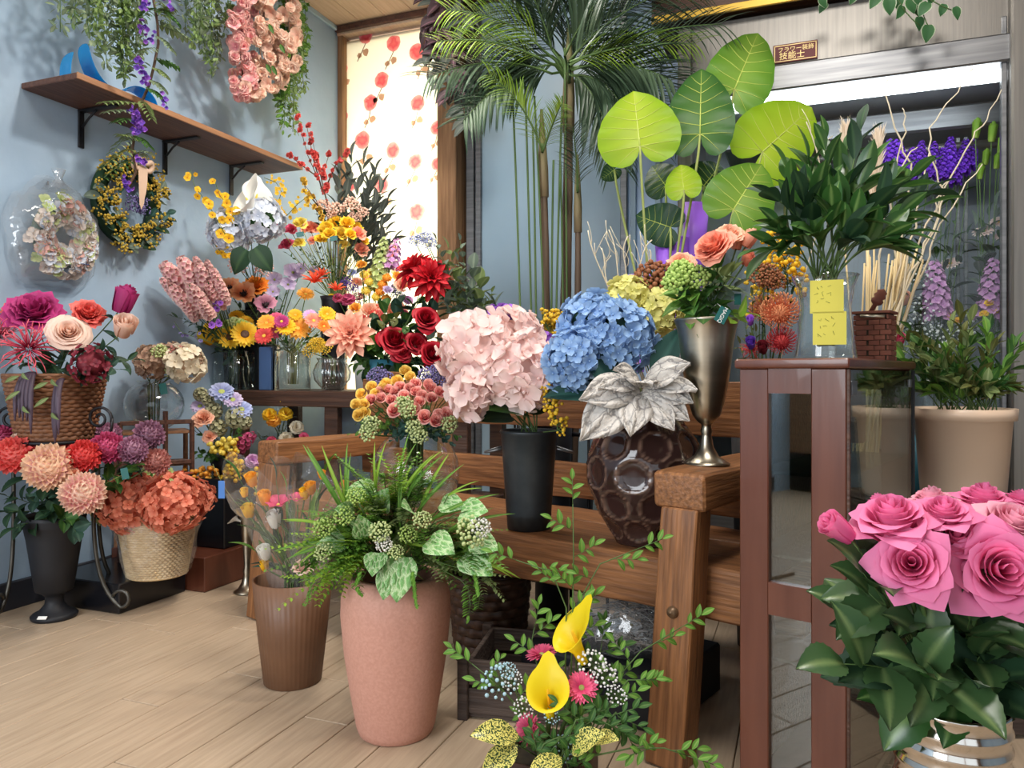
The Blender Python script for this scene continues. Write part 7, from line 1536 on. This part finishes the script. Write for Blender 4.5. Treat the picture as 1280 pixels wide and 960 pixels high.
# cellophane wrapped wreath
c = wallp(77, 296, .06); rw = S(33, D(c)); o = thing('wrapped_wreath', wallp(77, 300, .0), 'pale hydrangea wreath in a clear cellophane bag on the wall', 'wreath')
Wm = Matrix(((0, 0, 1, c.x), (1, 0, 0, c.y), (0, 1, 0, c.z), (0, 0, 0, 1)))     # local xy on the wall, z out of it
ob('ring', one(tube([(rw*.92*math.cos(a), rw*math.sin(a), -.01) for a in np.linspace(0, 2*pi, 29)], .022, 6), 'leaf_grey'), o, Wm)
hang = wallp(60, 232, .01)
ob('hook', one(tube([wallp(60, 226, -.02), wallp(60, 228, .015), hang], .003, 5), 'steel_grey'), o)
fg = floretgeo(.26, .5, 4, .3); fms = [one(fg, m_, 'floret') for m_ in ('pale_floret', 'white_blue', 'dusky_floret', 'lime_white')] if pk('dusky_floret', (206, 150, 140), (222, 176, 164)) is None else 0
for i in range(190):
    a = i*GA*1.0; t = rng.uniform(-1, 1); r = rw+t*.052; z = .03*math.sqrt(max(0, 1-t*t))+.004; p = Wm @ Vector((r*.92*math.cos(a), r*math.sin(a), z)); nrm = Vector((1, t*math.cos(a)*.9, t*math.sin(a)*.9))+rv(.35)
    ob('floret', fms[[0, 0, 1, 2, 0, 3, 1][i % 7]], o, aim(p, nrm, rng.uniform(0, 6), .045*rng.uniform(.8, 1.25)))
V = []; ng = 36
for i in range(9):
    t = i/8; a_ = t*pi*.5
    for j in range(ng):
        an = 2*pi*j/ng; k_ = (rw+.095)*math.cos(a_*.98)*(1+.05*math.sin(5*an)+.03*math.sin(11*an+i)); sq = (abs(math.cos(an))**4+abs(math.sin(an))**4)**-.12
        V.append((k_*sq*math.cos(an)*.96, k_*sq*math.sin(an)+(.03*(math.sin(an) > .8)*(1-t)), -.05+.095*math.sin(a_)))
ob('cellophane', one((np.array(V), gridF(9, ng, True), np.zeros(len(V))), 'film_strong'), o, Wm)
ob('bag_neck', one(lathe([(.05, -.03), (.018, .0), (.01, .015), (.022, .05)], 14, lambda th, z: 1+.2*np.cos(6*th)), 'film_strong'), o, T(Wm @ Vector((-.02, rw+.10, .01))))
ob('blue_tag', one(box(.03, .001, .008, 0), 'blue_tag'), o, Wm @ T((.06, -rw*.98, .05)))
# mimosa wreath with ribbon
c = wallp(163, 253, .05); rw = S(42, D(c)); o = thing('mimosa_wreath', wallp(163, 255), 'dark leafy wreath with yellow mimosa balls hanging on the wall', 'wreath')
Wm = Matrix(((0, 0, 1, c.x), (1, 0, 0, c.y), (0, 1, 0, c.z), (0, 0, 0, 1)))
ob('ring', one(tube([(rw*math.cos(a)*.98, rw*1.12*math.sin(a), -.02) for a in np.linspace(0, 2*pi, 31)], .03, 7), 'leaf_dark'), o, Wm)
def wring(t, a, z): return Wm @ Vector(((rw+t)*math.cos(a)*.98, (rw+t)*1.12*math.sin(a), z))
lm = leafmesh('round', 'leaf_teal')
for i in range(110):
    a = rng.uniform(0, 6.28); t = rng.uniform(-.045, .05); p = wring(t, a, .012); tg_ = (wring(t, a+.1, .012)-p).normalized(); ob('leaf', leafmesh('round', ['leaf_teal', 'leaf_dark', 'leaf_grey'][i % 3]), o, leafM(p, tg_*.6+rv(.7)+Vector((.35, 0, 0)), rng.uniform(.035, .06), Vector((1, 0, .4))))
mb = MB(); g = ball(1, 6, 4)
for i in range(120):
    a = rng.uniform(0, 6.28); t = rng.uniform(-.05, .06); p = wring(t, a, rng.uniform(.02, .05))
    for q in range(7): mb.add(g, T(p+rv(.014)) @ Sc(rng.uniform(.0035, .006)), 0, rng.random())
ob('mimosa_balls', mb.mesh('mimosa', 'mimosa'), o)
mb = MB()
for i in range(220):
    a = pi+rng.uniform(0, pi); p = Wm @ Vector((rng.uniform(-.03, .06), rng.uniform(-.04, .03), rng.uniform(0, .05))); mb.add(g, T(p) @ Sc(.0035), 0, rng.random())
ob('lavender', mb.mesh('lavender', 'lavender'), o)
for dx, ln, rot in ((-.012, .18, .06), (.012, .15, -.1)): ob('ribbon_tail', one(petal(ln, .03, .8, .5, .3, 0, -.2, 0, .01, 2, 8, 2), 'ribbon_beige'), o, leafM(Wm @ Vector((dx+.01, rw*1.05, .06)), Vector((0, rot, -1)), 1, (1, 0, .1)))
for sg in (1, -1): ob('bow_loop', one(tube([Wm @ Vector((.01+sg*.045*math.sin(q), rw*1.08+.03*math.sin(2*q)*.6, .06+.012*math.cos(q))) for q in np.linspace(0, pi, 10)], [.004]+[.012]*8+[.004], 6), 'ribbon_beige'), o)
# drapes of fine green foliage, fixed high on the wall
def drape(name, strands, label, mats, x, leaf='mini', ln=.022, dens=260, spread=.7):
    root = thing(name, onx(strands[0][0][0], 2, x), label, 'hanging plant')
    for i, (a, b) in enumerate(strands):
        p0 = onx(a[0], a[1], x+rng.uniform(-.05, .05)); p1 = onx(b[0], b[1], x+rng.uniform(-.06, .06)); p0 = p0+zz*(.35 if a[1] <= 0 else 0); tp = Vector((XL+.01, p0.y, p0.z+.06))
        ln_ = (p1-p0).length; pts = bez3(p0, p0.lerp(p1, .3)+rv(.03), p0.lerp(p1, .7)+rv(.03), p1, 12); mb = MB(); mb.add(tube(([tp] if a[1] <= 0 else [])+pts, .0014, 4), None, 1); g = leafgeo(leaf); n = int(ln_*dens)
        for q in range(n):
            f = rng.random()*10.99; j = int(f); p = pts[j].lerp(pts[j+1], f-j); off = rv(.022); mb.add(g, leafM(p+off*.6, off*40*spread+Vector((0, 0, rng.uniform(-.8, .3))), ln*rng.uniform(.7, 1.3), rv(1)+zz), 0, rng.random())
        ob('strand', mb.mesh('strand', [mats[i % len(mats)], 'stem_green']), root)
    return root
drape('hanging_fern', [((u, 0), (u+rng.uniform(-8, 8), v)) for u, v in ((70, 40), (82, 30), (95, 22), (108, 30), (118, 50), (128, 62), (138, 80), (146, 96), (152, 105), (160, 98), (166, 85), (172, 72), (135, 60), (155, 70), (144, 50), (125, 35), (168, 50), (160, 40))], 'airy sage green foliage hanging over the shelf, left one', ['hang_sage', 'hang_green'], -2.45, ln=.026)
drape('hanging_fern', [((u, 0), (u+rng.uniform(-4, 4), v)) for u, v in ((232, 40), (242, 58), (250, 62), (258, 75), (264, 92), (268, 98), (272, 70), (278, 40), (262, 50), (246, 35), (255, 30))], 'airy sage green foliage hanging between wisteria and cherry blossom', ['hang_sage', 'hang_green'], -2.45, ln=.026)
drape('hanging_fern', [((u, 0), (v_, v)) for u, v_, v in ((372, 380, 110), (376, 383, 60), (370, 372, 120), (374, 376, 90), (366, 362, 150), (362, 355, 160), (368, 366, 165), (364, 350, 130), (360, 352, 140), (356, 350, 120), (372, 378, 80))], 'light green asparagus fern hanging behind the cherry blossom', ['hang_green', 'leaf_bright'], -2.5, ln=.03)
# cherry blossom
cb0 = onx(335, -60, -2.40); ch_ = thing('cherry_blossom_branch', Vector((XL+.01, cb0.y, cb0.z+.2)), 'hanging mass of pale pink artificial cherry blossom', 'hanging plant')
for i, ln in enumerate((((335, -60), (330, 20), (335, 90), (310, 118)), ((320, -60), (305, 20), (300, 60), (305, 110)), ((350, -60), (360, 20), (365, 70), (360, 85)), ((330, 20), (315, 45), (298, 62)), ((340, 40), (352, 60), (345, 100)), ((335, 30), (325, 60), (330, 110)))):
    pts = [onx(u, v, -2.40) for u, v in ln]; pts = ([Vector((XL+.008, cb0.y, cb0.z+.2))] if i < 3 else [])+pts; ob('branch', one(tube(pts, .004, 5), 'twig_brown'), ch_)
cg = [one(floretgeo(.28, .5, 5, .55), m_, 'blossom') for m_ in ('blossom_pink', 'blossom_pale', 'coral')]; b2 = [proto('carnation', [m_], 0, 2, n=22)[0][1] for m_ in ('blossom_pale', 'blossom_pink')]
for i in range(240):
    v = rng.uniform(-20, 122); t = (v+20)/142; lo_, hi_ = (287+6*max(0, t-.5)*2, 372-30*max(0, t-.7)/.3 if t < .95 else 330); u = rng.uniform(lo_, max(hi_, lo_+10)); p = onx(u, v, -2.40+rng.uniform(-.08, .08))
    left = (u-287)/90 < .35; nr = (EYE-p).normalized()+rv(.8); s_ = S(17, D(p))*rng.uniform(.75, 1.2)
    ob('blossom', (b2[1 if left else 0] if i % 4 else cg[0 if left and i % 3 else 1]), ch_, aim(p, nr, rng.uniform(0, 6), s_))
for u, v in ((333, 80), (340, 82), (336, 30), (350, 55)): ob('leaf', leafmesh('oval', 'leaf_mid'), ch_, leafM(onx(u, v, -2.32), RT*.5-zz, .05, -FW))
# wisteria garland
wl = [(188, -60), (192, 0), (197, 30), (198, 55), (193, 80), (187, 105), (176, 130), (170, 150), (168, 170), (165, 190), (170, 215), (160, 235)]
wpts = [onx(u, v, -2.33) for u, v in wl]; wg = thing('wisteria_garland', Vector((XL+.01, wpts[0].y, wpts[0].z+.25)), 'hanging wisteria garland with violet flowers trailing past the shelf', 'hanging plant')
ob('vine', one(tube([Vector((XL+.008, wpts[0].y, wpts[0].z+.25))]+wpts, .005, 6), 'twig_brown'), wg)
WL = [((197, 20), (215, 10)), ((197, 25), (230, 45)), ((195, 10), (178, 22)), ((195, 30), (240, 52)), ((194, 60), (172, 68)), ((193, 75), (220, 82)), ((190, 85), (208, 95)), ((187, 100), (205, 112)), ((183, 110), (202, 122)), ((172, 130), (128, 128)), ((170, 140), (132, 140)), ((168, 150), (145, 152)), ((176, 125), (190, 148)), ((168, 165), (140, 190)), ((168, 170), (186, 182)), ((166, 185), (128, 210)), ((168, 195), (186, 190)), ((165, 200), (130, 222)), ((168, 178), (150, 168)), ((196, 45), (215, 62)), ((200, 10), (222, 28)), ((198, 0), (210, 30))]
for i, (a, b) in enumerate(WL):
    p0 = onx(a[0], a[1], -2.33); p1 = onx(b[0], b[1], -2.27); mb = MB(); pts = bez(p0, p0.lerp(p1, .5)+zz*.015, p1, 6); mb.add(tube(pts, .0012, 4), None, 1); pinnate(mb, pts, 7, .042, 'oval', 0, .5, -.25); ob('compound_leaf', mb.mesh('compound_leaf', [['leaf_sage', 'hang_sage', 'leaf_mid'][i % 3], 'stem_green']), wg)
sp_ = proto('cosmos', ['violet', 'purple_deep'], 0, 2, n=4, lift=.8)[0][1]; sq_ = proto('cosmos', ['purple_deep', 'violet'], 0, 2, n=4, lift=.9)[0][1]
for (a, b, n) in (((180, 2), (178, 14), 8), ((178, 25), (176, 38), 7), ((188, 40), (185, 55), 8), ((172, 75), (176, 92), 8), ((181, 92), (180, 105), 9), ((166, 134), (178, 166), 26), ((172, 140), (170, 168), 20), ((205, 120), (208, 140), 6), ((170, 195), (184, 205), 12), ((152, 222), (162, 236), 10), ((206, 2), (212, 8), 6)):
    cl_ = MB(); fg_ = floretgeo(.24, .5, 4, .8)
    for q in range(n): p = onx(a[0]+(b[0]-a[0])*q/n, a[1]+(b[1]-a[1])*q/n, -2.27)+rv(.012); cl_.add(fg_, aim(p, rv(1)+(EYE-p).normalized()-zz*.5, 0, .022*rng.uniform(.7, 1.2)), q % 2, rng.random())
    ob('flower_cluster', cl_.mesh('flower_cluster', ['violet', 'purple_deep']), wg)
# purple leaved trailing plant on the timber post
tv = thing('trailing_purple_plant', P(565, -40, 4.05), 'dark purple trailing plant hanging at the top of the timber post', 'hanging plant')
for i, (a, b) in enumerate((((548, -60), (534, 95)), ((556, -60), (545, 80)), ((566, -60), (556, 125)), ((544, -60), (530, 55)), ((572, -60), (575, 40)), ((560, -20), (563, 125)), ((566, 100), (583, 158)), ((545, -60), (548, 30)))):
    pts = bez(P(a[0], a[1], 4.05), P((a[0]+b[0])/2+6, (a[1]+b[1])/2, 3.95), P(b[0], b[1], 3.9), 8); mb = MB(); mb.add(tube(pts, .003, 4), None, 1)
    for q in range(26):
        f = q/26*6.9; j = int(f); p = pts[j].lerp(pts[j+1], f-j); mb.add(leafgeo('oval'), leafM(p, RT*rng.uniform(-1, 1)-zz*.5+rv(.5), rng.uniform(.09, .13), -FW+zz*.5), 0, rng.random())
    ob('strand', mb.mesh('strand', ['leaf_purple' if i % 2 else 'leaf_charcoal', 'twig_brown']), tv)
# variegated ivy over the fridge
iv = thing('variegated_ivy', ony(1110, -40, 3.05), 'white edged green ivy hanging over the fridge header', 'hanging plant')
for u, v, w_ in ((1025, 4, 14), (1032, 10, 14), (1098, 0, 18), (1110, 4, 20), (1122, 0, 18), (1135, 6, 18), (1140, 10, 18), (1148, 28, 16), (1160, 38, 20), (1160, 10, 18), (1180, 12, 14), (1193, 16, 15), (1128, 14, 16), (1145, -5, 18), (1115, -8, 18), (1165, -4, 16), (1068, -2, 14)):
    p = ony(u, v, 3.02+rng.uniform(-.05, .05)); ob('leaf', leafmesh('heart', 'leaf_ivy'), iv, leafM(p+zz*.02, RT*rng.uniform(-.8, .8)-zz, S(w_, 3.1)*.95, -FW+rv(.3)))
for a, b in (((1025, -40), (1030, 8)), ((1110, -40), (1150, 32)), ((1130, -40), (1195, 15)), ((1100, -40), (1120, 4)), ((1140, -40), (1162, 36))): ob('stem', one(tube(bez(ony(a[0], a[1], 3.05), ony(a[0]+10, b[1]-20, 3.02), ony(b[0], b[1], 3.03), 7), .002, 4), 'stem_green'), iv)
# ---- straw bundle, pampas and curly willow beside the cabinet
k = 'wheat'
for i in range(34):
    m_, b = mouth(k); m_ = m_+rv(.05)*.6; u = 1095+rng.uniform(-35, 45); e = P(u+15, 318+rng.uniform(-14, 20), 2.4+rng.uniform(-.08, .08)); o = thing('straw_stalk', b, 'pale dry straw stalk in the bundle beside the cabinet', 'dried grass', 'dry straw bundle'); TIP[o.name] = e
    ob('stem', one(tube([b]+bez(m_, m_.lerp(e, .5)+rv(.01), e, 6), .003, 5), 'straw'), o)
def plume(u0, v0, u1, v1, w_, d, label, key):
    m_, b = mouth(key); p0, p1 = P(u0, v0, d), P(u1, v1, d); o = thing('pampas_plume', b, label, 'dried grass'); ob('stem', one(tube([b, m_, p0], .003, 5), 'straw'), o); mb = MB(); g = petal(1, .05, .5, .3, 1, .1, -.5, 0, 0, 3, 4, 1)
    for i in range(420):
        t = rng.random()**.8; p = p0.lerp(p1, t*.85); a = rng.uniform(0, 6.28); dr = (RT*math.cos(a)+FW*math.sin(a))*.45*(1-t*.4)+(p1-p0).normalized(); mb.add(g, leafM(p, dr, S(w_, d)*rng.uniform(.7, 1.1), -FW+rv(.6)), 0, rng.random())
    ob('plume', mb.mesh('plume', 'pampas'), o)
plume(1052, 260, 1058, 150, 26, 2.5, 'cream pampas plume left behind the foliage', k); plume(1092, 260, 1100, 160, 28, 2.45, 'cream pampas plume right of the first', k)
WIL = [[(1110, 420), (1140, 340), (1168, 290), (1180, 240), (1163, 200), (1162, 160), (1185, 130), (1216, 86)], [(1100, 420), (1130, 350), (1160, 280), (1190, 220), (1215, 172), (1232, 150), (1252, 112)], [(1105, 430), (1120, 330), (1112, 240), (1130, 175), (1132, 145), (1128, 135)], [(1108, 420), (1150, 320), (1172, 270), (1170, 250), (1185, 225)], [(1100, 430), (1125, 330), (1137, 205), (1118, 160), (1108, 115), (1110, 100)], [(1115, 430), (1160, 330), (1165, 300), (1200, 240), (1228, 205)], [(1120, 420), (1140, 300), (1150, 250), (1160, 190), (1170, 205)], [(1095, 430), (1100, 320), (1110, 250), (1138, 190), (1147, 184)]]
for i, ln in enumerate(WIL):
    m_, b = mouth(k); pts = [P(u, v, 2.32+.03*(i % 3)) for u, v in ln]; sm_ = []
    for j in range(len(pts)-1):
        for t in (0, .33, .66): a, b1 = pts[j], pts[j+1]; sm_.append(a.lerp(b1, t)+RT*.006*math.sin(j*5+t*9+i))
    o = thing('curly_willow_twig', b, 'pale curly willow twig rising before the fridge glass', 'branch', 'curly willow twigs before the fridge'); TIP[o.name] = pts[-1]; al = [b, m_]+sm_+[pts[-1]]; ob('stem', one(tube(al, [.0042*(1-.6*q/(len(al)-1)) for q in range(len(al))], 5), 'willow'), o)
for ln in ([(765, 370), (748, 330), (738, 312), (735, 288)], [(775, 365), (770, 330), (772, 310), (761, 287)], [(780, 365), (790, 330), (770, 320), (785, 295)], [(770, 375), (750, 350), (760, 330), (752, 310)], [(790, 355), (805, 330), (800, 310), (815, 300)], [(785, 370), (800, 345), (820, 325), (812, 312)], [(1030, 260), (1028, 190), (1012, 165), (1008, 152)]):
    kk = 'yg' if ln[0][0] < 900 else 'prot'; m_, b = mouth(kk); pts = [P(u, v, 2.5) for u, v in ln]; o = thing('curly_willow_twig', b, 'thin pale curly twig behind the blue hydrangeas' if kk == 'yg' else 'single pale curly twig left behind the glossy foliage', 'branch', 'thin curly twigs behind the blue hydrangeas' if kk == 'yg' else None); TIP[o.name] = pts[-1]; ob('stem', one(tube([b, m_]+bez3(*pts, 12), .0022, 5), 'willow'), o)
    for q in range(3): p = bez3(*pts, 12)[4+q*2]; ob('twig', one(tube(bez(p, p+RT*rng.uniform(-.04, .04)+zz*.03, p+RT*rng.uniform(-.05, .05)+zz*.08, 6), .0014, 4), 'willow'), o)
# ---- flowers inside the fridge
for i, (u, key, lab) in enumerate(((1120, 'f1', 'clear glass cylinder of liatris inside the fridge'), (1172, 'f2', 'clear glass cylinder of lilac stock inside the fridge'), (1232, 'f3', 'clear glass cylinder of pink stock inside the fridge'))):
    c = ony(u, 440, YF+.28+.06*(i % 2)); c.z = FSH; pot(key, 'glass_cylinder', c, vessel(.06, .07, .2, .004, None, 24), 'glass', lab, 'vase', .2)
for u, v, h_, kk in ((1122, 205, 60, 'f1'), (1113, 200, 50, 'f1'), (1138, 208, 46, 'f1'), (1165, 200, 44, 'f1'), (1187, 195, 46, 'f2'), (1178, 205, 40, 'f2'), (1205, 196, 44, 'f2'), (1150, 196, 40, 'f1'), (1215, 192, 36, 'f2'), (1195, 210, 40, 'f2')): fl('spike', ['liatris', 'liatris', 'stem_green'], u, v, h_, 'vivid violet liatris spike inside the fridge', kk, .0, name='liatris', n=70, w=.15, fs=.2, group='liatris spikes in the fridge', nf=6)
for u, v, h_, kk, lab in ((1170, 362, 70, 'f2', 'lilac pink stock spike left of the slotted rail'), (1240, 360, 70, 'f3', 'lilac pink stock spike at the fridge edge'), (1252, 372, 60, 'f3', 'lilac pink stock spike behind the edge one')): fl('spike', ['stock_pink', 'stock_pink', 'stem_green'], u, v, h_, lab, kk, -.02, name='stock', n=60, w=.17, fs=.24)
for u, v, lab in ((1230, 290, 'pale pink gerbera in clear wrap, left of the pair in the fridge'), (1250, 278, 'pale pink gerbera at the fridge edge, upper one'), (1256, 296, 'pale pink gerbera at the fridge edge, lower one'), (1188, 330, 'pale pink wrapped bloom left of the slotted rail')): fl('daisy', ['pale_pink', 'disc_yellow'], u, v, 28, lab, 'f3' if u > 1200 else 'f2', .02, n=20, wd=.12, face=(-.2, -.5, .8))
for u, v in ((1236, 378), (1250, 382), (1243, 388), (1230, 392), (1185, 395), (1198, 400), (1256, 390)): fl('carnation', ['yellow'], u, v, 13, 'little yellow freesia inside the fridge', 'f3' if u > 1210 else 'f2', -.05, name='freesia', group='yellow freesias in the fridge', n=16)
for i, (u, v) in enumerate(((1220, 165), (1240, 170), (1252, 185), (1232, 200), (1246, 205), (1225, 218))): fl('bud', ['leaf_lime'], u, v, 16 if i < 3 else 13, 'greenish closed lily bud at the top right in the fridge', 'f3', 0, name='lily_bud', group='closed lily buds in the fridge', face=(.1, -.1, 1), H=1.6)
for i in range(16):
    u = 1120+i*9; v = 225+rng.uniform(0, 90); br('f1' if u < 1160 else ('f2' if u < 1215 else 'f3'), 'fridge_leaf_branch', u, v, 'green leafy branch standing inside the fridge', .0, n=10, leaf=('lance' if u < 1210 else 'oval', ['leaf_mid', 'leaf_dark', 'leaf_grey'][i % 3], .11), group='leafy branches in the fridge', start=.3)
for u, v in ((1140, 345), (1155, 385), (1165, 420), (1190, 420), (1150, 410), (1210, 410), (1180, 440)): fl('cluster', ['gyp_white', 'gyp_white', 'stem_green'], u, v, 50, 'airy white filler spray inside the fridge', 'f1' if u < 1160 else 'f2', 0, name='gypsophila', n=50, r=.03, fill=.3, group='white filler sprays in the fridge')
fl('bud', ['peach'], 1130, 372, 22, 'peach rose low inside the fridge', 'f1', -.03, name='rose_bud', joined=True); fl('bud', ['hot_pink'], 1122, 425, 26, 'pink lotus like bloom low beside the brick ornament', 'wheat', -.1, name='lotus_bloom')
# ---- things that share a label are told apart by their place in the row
ONE = 'first second third fourth fifth sixth seventh eighth ninth tenth eleventh twelfth thirteenth fourteenth fifteenth sixteenth seventeenth eighteenth nineteenth'.split()
TENS = {2: 'twent', 3: 'thirt', 4: 'fort', 5: 'fift', 6: 'sixt', 7: 'sevent', 8: 'eight', 9: 'ninet'}
def nth(i): return ONE[i-1] if i < 20 else (TENS[i//10]+'ieth' if i % 10 == 0 else TENS[i//10]+'y-'+ONE[i % 10-1])
by = {}
for o in scene.objects:
    if o.parent is None and 'label' in o: by.setdefault(o['label'], []).append(o)
for lab, os_ in by.items():
    if len(os_) < 2: continue
    def pu(o):
        p = TIP.get(o.name, WM[o.name].translation)-EYE; return CX+FPX*p.dot(RT)/p.dot(FW)
    os_.sort(key=pu)
    for i, o in enumerate(os_): o['label'] = lab+', '+(nth(i+1)+' from the left' if i else 'leftmost')
